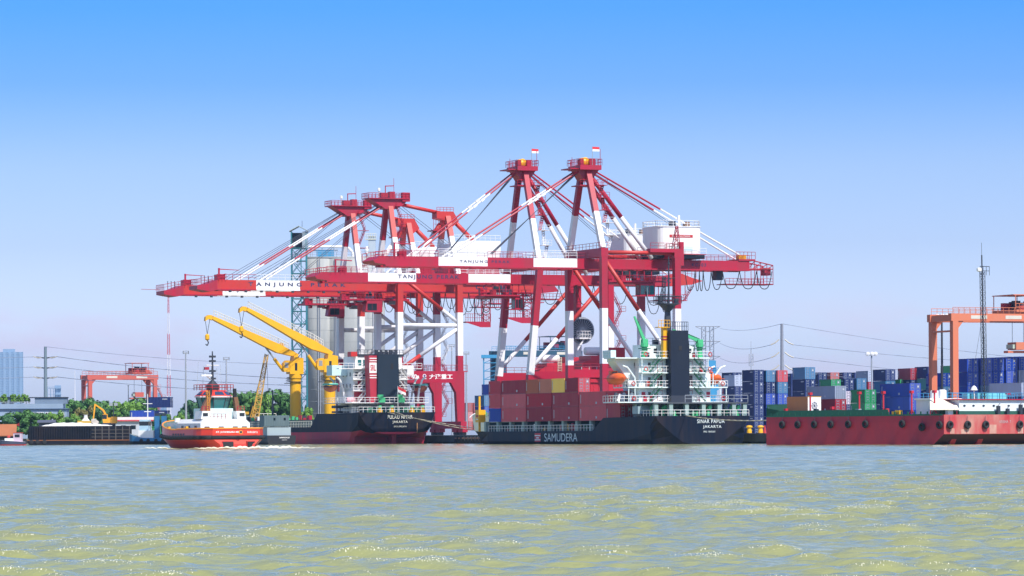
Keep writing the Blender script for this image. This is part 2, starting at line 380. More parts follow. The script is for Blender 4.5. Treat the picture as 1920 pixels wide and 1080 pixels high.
def big_crane(kind, y0, label):
    """the two tall cranes: kind A (upright legs) and B (raked seaward legs, cable reel)"""
    bw = 17.0; hb = bw/2
    F = Frame(0, y0+hb, 0)
    R = thing('ship_to_shore_crane', label, 'crane', F.o, PHI, 'ship-to-shore container cranes on the quay')
    A = kind == 'A'
    xt, xb = (0, 0) if A else (3.2, 0)            # top and foot of seaward legs
    xl = 15.5 if A else 18.8                       # landward legs
    zg, zt = (34.15, 35.9) if A else (32.75, 34.55)  # girder bottom / top
    zleg = 36.0 if A else 35.4
    w1 = 26.1 if A else 23.9; w2 = 15.4 if A else 13.9
    for sy in (-1, 1):
        for (xa, xz_, nm) in ((xt, xb, 'leg'), (xl, xl, 'leg')):
            b = MB(); H = zleg-3.2
            lo = w2 if nm == 'leg' and xz_ == xb else w2
            b.seg((xa, sy*hb, zleg), (xz_, sy*hb, 3.2), 1.25, 1.35, [((zleg-w1)/H, WHT), ((zleg-lo)/H, RED)], RED)
            b.build('leg', R)
        # horizontal ties and braces in each side frame
        b = MB(); b.tube((xt, sy*hb, zleg+.9), (xl, sy*hb, zleg+.9), .40, REDO, 10); b.build('top_tie', R, True)
        b = MB(); b.box(min(xb,xt)+.6, xl-.6, sy*hb-.6, sy*hb+.6, 13.0, 14.6, RED); gr(b, [(xb+.8, sy*hb-.6, 14.6), (xl-.8, sy*hb-.6, 14.6)]); b.build('portal_beam', R)
        b = MB()
        if A: b.seg((.4, sy*hb, 35.3), (xl-.4, sy*hb, 15.2), .42, 0, [(.47, WHT)], REDO, 'tube')
        else: b.seg((.5, sy*hb, 14.4), (xl-.4, sy*hb, 33.5), .42, 0, [(.36, REDO)], WHT, 'tube')
        b.build('diagonal_brace', R, True)
    for x in (xt, xl):
        b = MB(); b.box(x-.75, x+.75, -hb-.7, hb+.7, zleg, zleg+1.7, RED); gr(b, [(x-.7,-hb-.7,zleg+1.7),(x+.7,-hb-.7,zleg+1.7)]); gr(b, [(x-.7,-hb,zleg+1.7),(x-.7,hb,zleg+1.7)]); b.build('cross_beam', R)
    for x in (xb, xl):
        b = MB(); b.box(x-.7, x+.7, -hb-3, hb+3, 3.2, 4.8, RED); b.build('sill_beam', R)
        for sy in (-1, 1):
            b = MB()
            for k in (-1, 1):
                b.box(x-.5, x+.5, sy*hb+k*2.3-1.7, sy*hb+k*2.3+1.7, 2.4, 3.3, RED)
                for j in (-1.1, -.4, .4, 1.1): b.lathe((x, sy*hb+k*2.3+j, 2.1), [(.33,-.35),(.33,.35)], DARK, 10, 'x')
            b.build('bogie', R)
    # twin girder boom in painted bands
    cuts = [F.xz(p, 495 if A else 522, -2.6)[0] for p in ((722,822,914,1000,1082) if A else (612,690,780,878,957))]
    xr = 34.0 if A else 35.0
    G = MB()
    for sy in (-1, 1):
        edges = cuts + [xr]
        for i, (a, c) in enumerate(zip(edges[:-1], edges[1:])):
            m = (RED, WHT)[i % 2]
            G.box(a, c, sy*2.2-.5, sy*2.2+.5, zg, zt, m)
        G.box(cuts[0], xr, sy*2.2-.78, sy*2.2+.78, zg-.25, zg, RED if True else WHT)
    x = cuts[0]+.5
    while x < xr:
        G.box(x-.2, x+.2, -1.7, 1.7, zg+.5, zt-.2, RED); x += 6.2
    boom = G.build('boom', R)
    b = MB()
    for i, (a, c) in enumerate(zip((cuts+[xr])[:-1], (cuts+[xr])[1:])):
        m = (RED, WHT)[i % 2]
        for sy in (-1, 1): b.rail([(a, sy*2.75, zt), (c-.02, sy*2.75, zt)], m, 1.1, 1.7, .045)
        if i % 2: b.rail([(a,-2.5,zt+.2),(c-.02,-2.5,zt+.2)], WHT, 1.3, 2.2, .05)
    b.build('walkway_railing', boom)
    b = MB()                                                   # boom tip platform with davit
    x0 = cuts[0]
    b.prism([(x0,zg+.1),(x0,zt),(x0-1.2,zt),(x0-2.6,zt-.9),(x0-2.2,zg+.4)], -3.2, 3.2, RED)
    b.rail([(x0-2.5,-3.2,zt-.6),(x0+1,-3.2,zt),(x0+4,-3.2,zt)], RED, 1.2, 1.0, .05); b.rail([(x0-2.5,3.2,zt-.6),(x0+1,3.2,zt)], RED, 1.2, 1.0, .05)
    b.tube((x0+2.5,-1,zt),(x0+2.5,-1,zt+2.6),.18,RED); b.beam((x0+2.3,-1,zt+2.6),(x0+6,-1,zt+2.4),.2,.3,RED); b.box(x0+2.9,x0+4.4,-2.5,-1.2,zt,zt+1.0,RED)
    b.build('tip_platform', boom)
    # writing
    if A:
        xa, _ = F.xz(862, 494, -2.7); xc, _ = F.xz(956, 494, -2.7)
        lettering('TANJUNG PERAK', ((xa+xc)/2, -2.7, 35.0), XR, UPZ, xc-xa, .62, NAVY, boom, out=.03, spacing=1.5, bold=.02)
        xa, _ = F.xz(1297, 497, -2.7); xc, _ = F.xz(1324, 497, -2.7)
        lettering('KC-03', ((xa+xc)/2, -2.7, 35.0), XR, UPZ, xc-xa, .62, NAVY, boom, out=.03, spacing=1.3, bold=.02)
    else:
        xa, _ = F.xz(746, 522, -2.7); xc, _ = F.xz(861, 522, -2.7)
        lettering('TANJUNG PERAK', ((xa+xc)/2, -2.7, (zg+zt)/2+.08), XR, UPZ, xc-xa, 1.0, NAVY, boom, out=.03, spacing=1.35, bold=.02)
        xa, _ = F.xz(1243, 525, -2.7); xc, _ = F.xz(1258, 525, -2.7)
        lettering('CC', ((xa+xc)/2, -2.7, (zg+zt)/2), XR, UPZ, xc-xa, .9, NAVY, boom, out=.03, bold=.02)
    # rear end
    b = MB()
    if A:
        zA, zB = zt+.3, zg+.2
        for sy in (-1, 1):
            y = sy*2.2
            for k in range(4):
                xa, xc = xr+k*1.35, xr+(k+1)*1.35
                ta, tb = zA-.28*k*1.0, zA-.28*(k+1)
                b.tube((xa,y,zB),(xc,y,zB),.12,RED,5); b.tube((xa,y,ta),(xc,y,tb),.12,RED,5); b.tube((xa,y,zB),(xc,y,tb),.08,RED,4); b.tube((xc,y,zB),(xc,y,tb),.08,RED,4)
                b.tube((xa,y,zB-3.0),(xc,y,zB-3.0),.09,RED,4); b.tube((xc,y,zB-3),(xc,y,zB),.07,RED,4); b.rail([(xa,y,zB-3),(xc,y,zB-3)],RED,1.1,.8,.045)
        b.box(xr-5,xr+5.6,-2,2,zB-3.1,zB-2.95,RED); b.rail([(xr-5,-2.2,zB-3),(xr,-2.2,zB-3)],RED,1.1,.9,.05)
        b.box(xr+3.9,xr+5.3,-1.4,.4,zB-1.2,zB+.3,RED); b.box(xr-6.4,xr-5,-1,1,zB-2.2,zB-.2,DARK)
        b.box(xr-2.4,xr+1.2,-2.9,2.9,zt,zt+.35,RED); b.box(xr-2.2,xr-.6,-2.5,-1.2,zt+.35,zt+1.2,YEL)
        b.rail([(xr-3,-2.9,zt+.35),(xr+1.2,-2.9,zt+.35)],RED,1.4,.8,.05)
    else:
        b.prism([(xr,zg-.3),(xr,zt+.1),(xr+2.4,zt+.7),(xr+5.2,zt-.3),(xr+7.6,zt-.9),(xr+5,zg+.1)],-2.6,2.6,REDO)
        b.rail([(xr+1,-2.6,zt+.3),(xr+6,-2.6,zt-.2)],RED,1.3,1.0,.05)
        b.box(xr-3,xr+4,-2.4,2.4,zg-3.3,zg-3.15,RED); b.rail([(xr-3,-2.4,zg-3.2),(xr+4,-2.4,zg-3.2)],RED,1.2,.9,.05); b.stairs((xr+3.6,-2.2,zg-3.2),(xr+5.6,-2.2,zg-.2),(0,.8,0),RED)
        for xx in (xr-2.5,xr+1,xr+3.6): b.tube((xx,-2.3,zg-3.2),(xx,-2.3,zg),.09,RED,4)
    b.build('rear_platform', boom)
    # apex frame
    xa = xt-.2; za = 53.2 if A else 55.8
    for sy in (-1, 1):
        b = MB(); b.seg((xt, sy*(hb-.4), zleg+1.7), (xa, sy*1.5, za), 1.05, 1.05, [(.46, RED if sy < 0 else RED)], WHT); b.build('apex_leg', R)
    b = MB()
    b.box(xa-2.2,xa+2.3,-3.0,3.0,za,za+.9,RED); b.prism([(xa-2.2,za),(xa+2.3,za),(xa+.8,za-2),(xa-.9,za-2)],-1.6,1.6,RED)
    b.rail([(xa-2.4,-3,za+.9),(xa+2.4,-3,za+.9),(xa+2.4,3,za+.9),(xa-2.4,3,za+.9),(xa-2.4,-3,za+.9)],RED,1.2,.8,.05)
    b.box(xa-4.0,xa-2.2,-2.4,2.4,za+.1,za+.3,RED); b.rail([(xa-4,-2.4,za+.3),(xa-2.2,-2.4,za+.3)],RED,1.1,.8,.05)
    b.box(xa+.5,xa+1.7,-1.4,0,za+.9,za+2.3,RED); b.box(xa-1.8,xa-1.1,-2.2,-.6,za+.9,za+2.1,RED)
    b.tube((xa+2.2,-2.6,za+.9),(xa+2.2,-2.6,za+4.1),.06,RED,4); b.tube((xa-3.5,-2,za),(xa-3.5,-2,za+2.4),.05,RED,4)
    b.box(xa-1.9,xa+1.9,-2.2,2.2,za-3.1,za-2.9,RED); b.rail([(xa-1.9,-2.2,za-2.9),(xa+1.9,-2.2,za-2.9)],RED,1.0,.9,.05)
    hd = b.build('apex_platform', R)
    b = MB(); b.lathe((xa-.2,0,za+1.7),[(.85,-.9),(.85,-.5),(.6,-.45),(.6,.45),(.85,.5),(.85,.9)],YEL,16,'y'); b.build('sheave',hd,True)
    b = MB(); fx = xa+1.0 if A else xa+1.5
    b.tube((fx,-1.5,za+.9),(fx,-1.5,za+4.6),.06,STEEL,5); b.build('flagpole',hd)
    b = MB(); b.add([(fx,-1.5,za+4.6),(fx+1.6,-1.35,za+4.55),(fx+1.6,-1.35,za+4.1),(fx,-1.5,za+4.1)],[(0,1,2,3)],mat('flag_red',(.7,.03,.04),.7)); b.add([(fx,-1.5,za+4.1),(fx+1.6,-1.35,za+4.1),(fx+1.6,-1.35,za+3.7),(fx,-1.5,za+3.7)],[(0,1,2,3)],LWHITE); b.build('flag',hd)
    # stays
    for sy in (-1, 1):
        b = MB(); b.seg((xa-.9, sy*1.1, za+.3), (xt-29.2, sy*2.2, zt+.2), .18, 0, [(.24,WHT),(.42,RED),(.76,WHT)], RED, 'tube', 6)
        for t in (.30,.36): b.beam(V(xa-.9,sy*1.1,za+.3).lerp(V(xt-29.2,sy*2.2,zt+.2),t-.012), V(xa-.9,sy*1.1,za+.3).lerp(V(xt-29.2,sy*2.2,zt+.2),t+.012), .45,.42,WHT)
        b.build('forestay', R)
        b = MB(); b.seg((xa+1.0, sy*1.1, za+.2), (xr-.5, sy*2.2, zt+.4), .18, 0, [(.44,WHT)], RED, 'tube', 6); b.build('backstay', R)
        b = MB(); b.seg((xa+.6, sy*1.3, za-1), (xl-2.6, sy*2.6, zt+.2), .44, 0, [(.5,WHT)], RED, 'tube', 10); b.build('rear_strut', R, True)
    b = MB()
    for k in range(4):
        b.tube((xa-1.4,-.9+k*.6,za-.2),(xt-20.5+.4*k,-.9+k*.6,zt+.8),.055,ROPE,4)
    for k in range(2): b.tube((xa+1,-.6+k*1.2,za),(xl+3,-.6+k*1.2,zt+7),.05,ROPE,4)
    b.build('hoist_rope', R)
    b = MB()                                                     # ladder way up the near apex leg
    zz = np.linspace(zleg+1.8, za-3, 6)
    for i in range(5):
        t0 = (zz[i]-zleg-1.7)/(za-zleg-1.7); yy = -(hb-.4)*(1-t0)-1.5*t0
        b.stairs((xt+1.0+.5*(i%2), yy, zz[i]), (xt+2.2-.5*(i%2), yy+1.2, zz[i+1]), (.5,0,0), RED if i > 1 else WHT, .045)
        b.box(xt+.6, xt+2.8, yy-.4, yy+1.3, zz[i+1]-.08, zz[i+1], RED if i > 1 else WHT)
        b.rail([(xt+.6,yy-.4,zz[i+1]),(xt+2.8,yy-.4,zz[i+1])], RED if i > 1 else WHT, 1.0, .9, .04)
    b.build('access_stairs', R)
    # machinery house
    hx0, hx1 = (13.6, 23) if A else (24.0, 31.4); hz0, hz1 = zt+1.1, (42.3 if A else 43.0)
    MH = MB(); rr = 1.6
    pts = []
    for cxx, cyy, a0 in ((hx1-rr,4.6-rr,0),(hx0+rr,4.6-rr,90),(hx0+rr,-4.6+rr,180),(hx1-rr,-4.6+rr,270)):
        for k in range(5): t = RAD(a0+k*22.5); pts.append((cxx+rr*math.cos(t), cyy+rr*math.sin(t)))
    MH.prism(pts, hz0, hz1, WHITE, 'xy')
    cxm = sum(p[0] for p in pts)/len(pts); cym = sum(p[1] for p in pts)/len(pts)
    MH.prism([(cxm+(p[0]-cxm)*1.02, cym+(p[1]-cym)*1.03) for p in pts], hz1+.002, hz1+.14, WHITE, 'xy')
    house = MH.build('machinery_house', R)
    b = MB(); b.rail([(p[0]*.985+.2,p[1]*.97,hz1+.14) for p in pts]+[(pts[0][0]*.985+.2,pts[0][1]*.97,hz1+.14)], WHITE, 1.1, 1.6, .05)
    b.box(hx1-5.2,hx1-4.2,-1,.2,hz1+.14,hz1+1.3,DARK); b.box(hx1-2.6,hx1-1.6,-2,-.8,hz1+.14,hz1+1.2,mat('brown_box',(.2,.12,.08),.7)); b.tube((hx1-4,-2,hz1),(hx1-4,-2,hz1+2.4),.25,WHITE); b.build('roof_railing', house)
    b = MB(); b.box(hx0-.4,hx1+.5,-4.3,4.3,zt+.25,hz0-.002,DARK); b.rail([(hx0-.4,-4.9,hz0),(hx1+.6,-4.9,hz0)],WHITE,1.1,1.5,.045); b.box(hx0-.3,hx1+.5,-4.95,-4.62,hz0-.12,hz0,RED); b.build('house_base', house)
    b = MB()
    if A:
        b.box(hx1-7.2,hx1-2.2,-4.645,-4.6,hz0+3.2,hz0+3.75,REDO); b.box(hx1-7.3,hx1-2.2,-4.64,-4.6,hz0+.5,hz0+1.5,AQUA)
    else: b.box(hx0+2.4,hx0+3.0,-4.645,-4.6,hz0+2.6,hz0+3.6,GLASS)
    b.build('house_panel', house)
    if A:
        lettering('DILARANG MASUK', (hx1-4.7,-4.65,hz0+3.48), XR, UPZ, 3.9, .26, LWHITE, house, out=.02)
    # trolley and operator cab
    tx0, tx1 = (4.6, 13.2) if A else (-6.5, 1.5)
    b = MB()
    b.box(tx0,tx1,-2.6,2.6,zg-3.0,zg-2.6,RED); b.box(tx0-1,tx1+2,-3.0,-2.7,zg-2.7,zg-2.4,RED); b.box(tx0-1,tx1+2,2.7,3.0,zg-2.7,zg-2.4,RED)
    rnd = random.Random(3)
    for k in range(16):
        xx = tx0+rnd.random()*(tx1-tx0-1.3); yy = -2.5+rnd.random()*4; z0 = zg-2.6+rnd.random()*.3
        b.box(xx,xx+.5+rnd.random()*.9,yy,yy+.6+rnd.random()*.8,z0,z0+.5+rnd.random()*1.4,rnd.choice([RED,DARK,RED,REDO,STEEL]))
    for k in range(6): b.tube((tx0+.4+k*(tx1-tx0-.8)/5,-2.6,zg-2.7),(tx0+.4+k*(tx1-tx0-.8)/5,-2.6,zg-.25),.12,RED,5)
    b.rail([(tx0-.8,-3.0,zg-2.4),(tx1+2,-3.0,zg-2.4)],RED,1.0,1.0,.045)
    tr = b.build('trolley', R)
    b = MB(); cx0, cx1 = (tx1-3.0, tx1+.2) if A else (.2, 2.0); z0, z1 = zg-5.3, zg-3.0
    b.box(cx0,cx1,-2.9,-.7,z0,z1,RED); b.box(cx0-1.4,cx1+.8,-3.0,-.6,z0-.14,z0-.002,RED)
    b.build('operator_cab', R)
    b = MB()
    for i in range(3): b.box(cx0+.12+i*(cx1-cx0-.2)/3,cx0+(i+1)*(cx1-cx0-.2)/3,-2.94,-2.9,z0+.25,z1-.35,TEALG if A else GLASS)
    b.box(cx0-.04,cx0,-2.7,-.9,z0+.2,z1-.3,TEALG if A else GLASS); b.build('cab_window', R)
    # festoon cables
    b = MB()
    if A:
        xs = [16,18.5,20.9,21.6,22.3,24.6,28.2,31.6,35.2,38.4,40.6][1:]
        xs = [F.xz(p, 520, -3.0)[0] for p in (1284,1303,1311,1318,1333,1354,1386,1418,1447)]
        hanging_loops(b, xs, -3.1, zg-.3, [3.9,4.0,4.0,3.9,3.7,3.5,3.5,3.5], BLACK, .085)
        b.build('festoon_cable', R); b = MB(); hanging_loops(b, [F.xz(p,560,-3.0)[0] for p in (1211,1239,1252)], -3.1, zg-4.5, [4.4,4.0], BLACK, .07)
    else:
        xs = list(np.linspace(2, 33, 9)); hanging_loops(b, xs, -3.1, zg-.3, [3.4,4,3.2,4,3.6,3.8,3.5,4], BLACK, .075)
    b.build('festoon_cable', R)
    if A:
        b = MB(); x1 = xl-.1                                     # small lattice post on the near landward leg
        b.lattice((x1,-hb,zleg+1.7),(x1+.2,-hb,zleg+6.2),1.3,RED,5,.07,.05,w2=.35); b.box(x1+.7,x1+1.5,-hb-.4,-hb+.4,zleg-1.5,zleg+3.1,RED); b.box(xl-6,xl-.8,-hb-1,-hb+1,zleg+1.0,zleg+1.7,RED); gr(b,[(xl-6,-hb-1,zleg+1.7),(xl-.8,-hb-1,zleg+1.7)]); b.build('lattice_post', R)
    else:
        b = MB(); zigzag(b, xl+1.0, xl+2.6, -hb, [30,27,24,21,18,15.2], RED); b.build('access_stairs', R)
        b = MB(); b.lathe((xl-.3,5.6,23.4),[(2.3,-.5),(2.42,-.5),(2.42,.5),(2.3,.5)],DARK,28,'y')
        for k in range(28):
            t = 2*math.pi*k/28; b.beam((xl-.3,5.05,23.4),(xl-.3+2.3*math.cos(t),5.05,23.4+2.3*math.sin(t)),.09,.12,STEEL)
        b.lathe((xl-.3,5.6,23.4),[(2.25,-.42),(2.25,-.40)],DARK,24,'y'); b.lathe((xl-.3,5.6,23.4),[(2.75,-.1),(2.83,-.1),(2.83,.1),(2.75,.1)],STEEL,28,'y'); b.build('cable_reel', R)
        b = MB(); b.box(xl-2.2,xl+.9,3.6,4.8,21.6,21.9,WHT); b.rail([(xl-2.2,3.6,21.9),(xl+.9,3.6,21.9)],WHT,1.3,.6,.06); b.beam((xl-2,4.2,19.2),(xl-.4,4.2,21.6),.3,.3,WHT); b.build('reel_balcony', R)
    return R
big_crane('A', 0, 'tall red and white gantry crane with white machinery house and longest bare rear boom')
big_crane('B', 40, 'tall red and white gantry crane with raked legs and big cable reel')

def knee_crane(y0, label, texts, drop, tcut, sign):
    bw = 14.0; hb = bw/2
    F = Frame(0, y0+hb, 0)
    R = thing('ship_to_shore_crane', label, 'crane', F.o, PHI, 'ship-to-shore container cranes on the quay')
    xl = 14.1; zleg = 35.4+drop; zg, zt = 33.9+drop, 35.9+drop
    for sy in (-1, 1):
        for x in (0, xl):
            b = MB(); H = zleg-3
            b.seg((x, sy*hb, zleg), (x-(.3 if x == 0 else 0), sy*hb, 3), 1.3, 1.5, [((zleg-29-drop)/H, WHT), ((zleg-19.4)/H, RED)], REDO if sy < 0 else RED); b.build('leg', R)
            b = MB()
            for k in (-1, 1):
                b.box(x-.6,x+.6,sy*hb+k*1.9-1.4,sy*hb+k*1.9+1.4,2.4,3.2,RED)
                for j in (-.8,0,.8): b.lathe((x,sy*hb+k*1.9+j,2.1),[(.33,-.4),(.33,.4)],DARK,10,'x')
            b.build('bogie', R)
        b = MB(); b.tube((.3,sy*hb,26.1),(xl-.3,sy*hb,26.1),.5,WHT,10); b.build('horizontal_tie', R, True)
        b = MB(); b.seg((.4,sy*hb,16.5),(xl-.4,sy*hb,25.4),.46,0,[(.33,WHT)],REDO,'tube'); b.build('lower_brace', R, True)
        b = MB(); b.seg((.6,sy*hb,zleg+1.4),(xl-.4,sy*hb,26.8),.42,0,[(.72,WHT)],REDO,'tube'); b.build('upper_brace', R, True)
        # haunched portal beam with the maker's writing
        b = MB(); b.prism([(-.9,13.4),(-.9,16.0),(xl+.9,16.0),(xl+.9,3.2),(xl-.7,3.2),(xl-1.1,11.2),(xl-2.3,13.4)], sy*hb-.72, sy*hb+.72, RED)
        b.rail([(-.9,sy*hb-.72,16),(xl+1.6,sy*hb-.72,16)],RED,1.3,1.0,.05); b.box(xl+.9,xl+1.7,sy*hb-.72,sy*hb+.7,15.8,16,RED)
        pb = b.build('portal_beam', R)
        if sign and sy < 0:
            lettering('40t', (3.3,-hb-.72,14.75), XR, UPZ, 1.9, .95, LWHITE, pb, out=.02, bold=.02)
            lettering('大连重工', (9.4,-hb-.72,14.75), XR, UPZ, 5.6, 1.15, LWHITE, pb, out=.02, bold=.02)
            e = MB(); e.lathe((5.5,-hb-.74,14.9),[(.42,-.02),(.42,.02)],LWHITE,16,'y'); e.lathe((5.5,-hb-.77,14.95),[(.26,-.02),(.26,.02)],mat('emblem_purple',(.12,.03,.2),.6),12,'y'); e.box(5.05,5.95,-hb-.78,-hb-.74,14.2,14.34,LWHITE); e.build('emblem', pb)
    for x in (0, xl):
        b = MB(); b.box(x-.75,x+.75,-hb-.8,hb+.8,zleg,zleg+1.6,RED); gr(b,[(x-.75,-hb-.8,zleg+1.6),(x-.75,hb+.8,zleg+1.6)]); b.build('cross_beam', R)
        b = MB(); b.box(x-.7,x+.7,-hb-2.5,hb+2.5,3.2,4.8,RED); b.build('sill_beam', R)
    # boom
    x0 = -40.8; xr = 35.5
    e = [x0]+[F.xz(p, 535, -2.5)[0] for p in tcut]+[xr]; ms = [REDO, WHT, REDO]
    G = MB()
    for sy in (-1, 1):
        for a, c, m in zip(e[:-1], e[1:], ms): G.box(a,c,sy*2.1-.55,sy*2.1+.55,zg,zt,m); G.box(a,c,sy*2.1-.8,sy*2.1+.8,zg-.25,zg,RED if m != WHT else WHT)
    x = x0+1
    while x < xr: G.box(x-.2,x+.2,-1.55,1.55,zg+.4,zt-.3,RED); x += 6
    boom = G.build('boom', R)
    b = MB()
    for a, c, m in zip(e[:-1], e[1:], (RED, WHT, RED)): b.rail([(a,-2.65,zt),(c,-2.65,zt)],m,1.2,1.7,.05)
    for k in range(10): b.box(x0+3+k*3.6-.25,x0+3+k*3.6+.25,-2.9,-2.4,zg-.7,zg-.25,DARK)
    b.build('walkway_railing', boom)
    for (p0, p1, body) in texts:
        xa, _ = F.xz(p0, 535, -2.65); xc, _ = F.xz(p1, 535, -2.65)
        lettering(body, ((xa+xc)/2,-2.65,(zg+zt)/2), XR, UPZ, xc-xa, 1.05, NAVY, boom, out=.03, spacing=1.9, bold=.03)
    b = MB(); b.prism([(x0,zg-.2),(x0,zt),(x0-2.2,zt-.9),(x0-4.6,zt-1.3),(x0-4.6,zg-.1),(x0-1.5,zg-.6)],-3,3,RED)
    b.rail([(x0-4.6,-3,zt-1.2),(x0-2,-3,zt-.7),(x0+2,-3,zt)],RED,1.3,.8,.05); b.rail([(x0-4.6,-3,zt-1.2),(x0-4.6,3,zt-1.2)],RED,1.3,.8,.05)
    for k in range(3): b.tube((x0-3.4+k*.8,-2,zt-1),(x0-3.4+k*.8,-2,zt+.9),.08,DARK,4)
    b.tube((x0+1,-1,zt),(x0+1,-1,zt+2.6),.22,RED); b.beam((x0+.8,-1,zt+2.4),(x0+5.6,-1,zt+2.2),.2,.3,RED,.12,.14); b.box(x0+.2,x0+2,-2.4,0,zt,zt+1.2,RED); b.tube((x0-4.6,0,zt-1),(x0-9,0,zt-.9),.05,RED,4)
    b.build('tip_platform', boom)
    b = MB(); b.prism([(xr,zg-.25),(xr,zt),(xr+3.4,zt-.4),(xr+4.6,zg+.2)],-2.6,2.6,RED); b.rail([(xr,-2.6,zt),(xr+4,-2.6,zt-.5)],RED,1.1,1.0,.05); b.box(xr-2,xr+5.5,-2.8,2.8,zg-1.6,zg-1.45,RED); b.rail([(xr-2,-2.8,zg-1.5),(xr+5.5,-2.8,zg-1.5)],RED,1.2,.8,.05); b.build('rear_platform', boom)
    b = MB(); zb_ = 28.0+drop                                     # hanging maintenance cage
    for xx in (31.3,33.4):
        for yy in (-2.2,2.2): b.tube((xx,yy,zb_),(xx,yy,zg),.14,RED,4)
    for k in range(5):
        z = zb_+k*1.15; b.tube((31.3,-2.2,z),(33.4,-2.2,z+1.1),.07,RED,4); b.tube((33.4,-2.2,z),(31.3,-2.2,z+1.1),.07,RED,4)
    b.box(27.3,33.5,-2.3,2.3,zb_,zb_+.2,RED); b.prism([(27.3,zb_),(33.5,zb_),(33.5,zb_-1.1),(31,zb_-1.1)],-2.3,-2.2,RED); b.rail([(27.3,-2.3,zb_+.2),(33.5,-2.3,zb_+.2)],RED,1.8,.55,.05)
    b.box(30,36.5,-2.3,2.3,zg-2.4,zg-2.25,RED); b.rail([(30,-2.3,zg-2.3),(36.5,-2.3,zg-2.3)],RED,1.8,.5,.05); b.build('maintenance_cage', R)
    # apex mast
    za = 53.4+drop
    for sy in (-1, 1):
        b = MB(); b.seg((0,sy*(hb-.4),zleg+1.6),(0,sy*1.0,za),1.1,1.1,[(.52,REDO if sy < 0 else RED)],WHT); b.build('apex_leg', R)
    b = MB(); b.prism([(-5,za+.9),(4,za+.9),(3.2,za-.2),(1.3,za-1.3),(-1.3,za-1.3)],-1.8,1.8,RED)
    b.box(-5.4,4.2,-2.4,2.4,za+.9,za+1.1,RED); b.rail([(-5.4,-2.4,za+1.1),(4.2,-2.4,za+1.1),(4.2,2.4,za+1.1),(-5.4,2.4,za+1.1),(-5.4,-2.4,za+1.1)],RED,1.1,.8,.05)
    b.box(-2.2,-.6,-1.6,0,za+1.1,za+2.3,RED); b.box(0,1.2,-1.2,.4,za+1.1,za+2.6,RED); b.tube((-1,-1,za+1.1),(-1,-1,za+3.9),.12,RED,5); b.beam((-1,-1,za+3.8),(1,-1,za+3.9),.2,.25,RED); b.tube((1,-1,za+1),(1,-1,za+5.6),.05,RED,4)
    b.box(2.6,4.4,-2.2,-1,za+.4,za+2.4,RED); hd = b.build('apex_platform', R)
    b = MB(); b.lathe((-2.9,-2,za+2.6),[(.12,-1.5),(.12,0),(.32,.05),(.32,.6),(.1,.7)],WHITE,8); b.build('beacon_lamp', hd)
    # stays and rear knee frame
    for sy in (-1, 1):
        b = MB(); b.seg((-1.2,sy*1.2,za-.4),(-29.3,sy*2.1,zt+.2),.19,0,[(.22,WHT),(.47,RED),(.72,WHT)],RED,'tube',6); b.build('forestay', R)
    b = MB()
    for k in range(3): b.tube((-2.4,-1+k,za-.2),(-30.5-1.0*k,-1+k,zt+.4),.05,ROPE,4)
    for k in range(2): b.tube((-1.6,-1+2*k,za-.2),(-22,-1+2*k,zt+.4),.05,ROPE,4)
    for k in range(2): b.tube((2,-1+2*k,za),(18,-1+2*k,zt+6),.05,ROPE,4)
    b.build('hoist_rope', R)
    zk = 50.6+drop; xk = 13.4
    b = MB(); b.tube((1.6,0,za+.1),(xk-1,0,zk+.9),.42,REDO,10); b.build('top_strut', R, True)
    for sy in (-1, 1):
        b = MB(); b.seg((xl,sy*(hb-.4),zleg+1.6),(xk+.2,sy*1.3,zk),1.1,1.2,[(.66,REDO)],WHT); b.build('knee_leg', R)
    b = MB(); b.prism([(xk-2.4,zk+1.2),(xk+1.6,zk+1.2),(xk+2.9,zk-1),(xk+1.4,zk-2.2),(xk-.4,zk-.8),(xk-2.4,zk-.4)],-1.5,1.5,REDO); b.box(xk-3.4,xk-1.2,-2,2,zk-3.2,zk-3,RED); b.rail([(xk-3.4,-2,zk-3),(xk-1,-2,zk-3)],RED,2.6,.6,.05); b.rail([(xk-2.4,-1.5,zk+1.2),(xk+1.6,-1.5,zk+1.2)],REDO,.9,.8,.05); b.build('knee_head', R)
    b = MB(); b.seg((xk-1,0,zk-1.6),(3.4,0,zt+.4),.55,0,[(.18,WHT)],REDO,'tube'); b.build('front_strut', R, True)
    b = MB(); b.seg((xk+2,0,zk-.6),(30,0,zt+.3),.5,0,[(.34,WHT)],REDO,'tube'); b.build('rear_strut', R, True)
    # house
    b = MB(); b.box(12.6,25,-4.2,4.2,zt+.9,zt+5.6,RED); b.box(12.6,25,-4.22,4.2,zt+5.602,zt+6.6,WHITE)
    house = b.build('machinery_house', R)
    b = MB(); b.prism([(12.4,zt+6.602),(13.6,zt+8.6),(17,zt+9.3),(25.2,zt+9.3),(25.2,zt+6.602)],-4.3,4.3,WHITE); b.rail([(14,-4.3,zt+9.3),(25.2,-4.3,zt+9.3)],WHITE,1.2,1.2,.05); b.build('house_roof', house)
    b = MB()
    zz = np.linspace(zleg+1.6, za-.6, 5)
    for i in range(4):
        b.stairs((1.2+1.6*(i%2)+i*.0,-2.2,zz[i]),(2.8-1.6*(i%2),-2.2,zz[i+1]),(0,.8,0),RED if i > 1 else WHT,.05); b.box(1.0,3.6,-2.4,-1.2,zz[i+1]-.1,zz[i+1],RED)
    b.build('access_stairs', R); b = MB(); zigzag(b, xl+1.0, xl+2.6, hb-.6, [30,27,24,21,18], WHT); zigzag(b, xl+1.0, xl+2.6, hb-.6, [18,15,12,9,6], RED)
    b.build('access_stairs', R)
    # trolley and cab
    b = MB(); b.box(-12,4,-2.6,2.6,zg-2.2,zg-1.8,RED); rnd = random.Random(11)
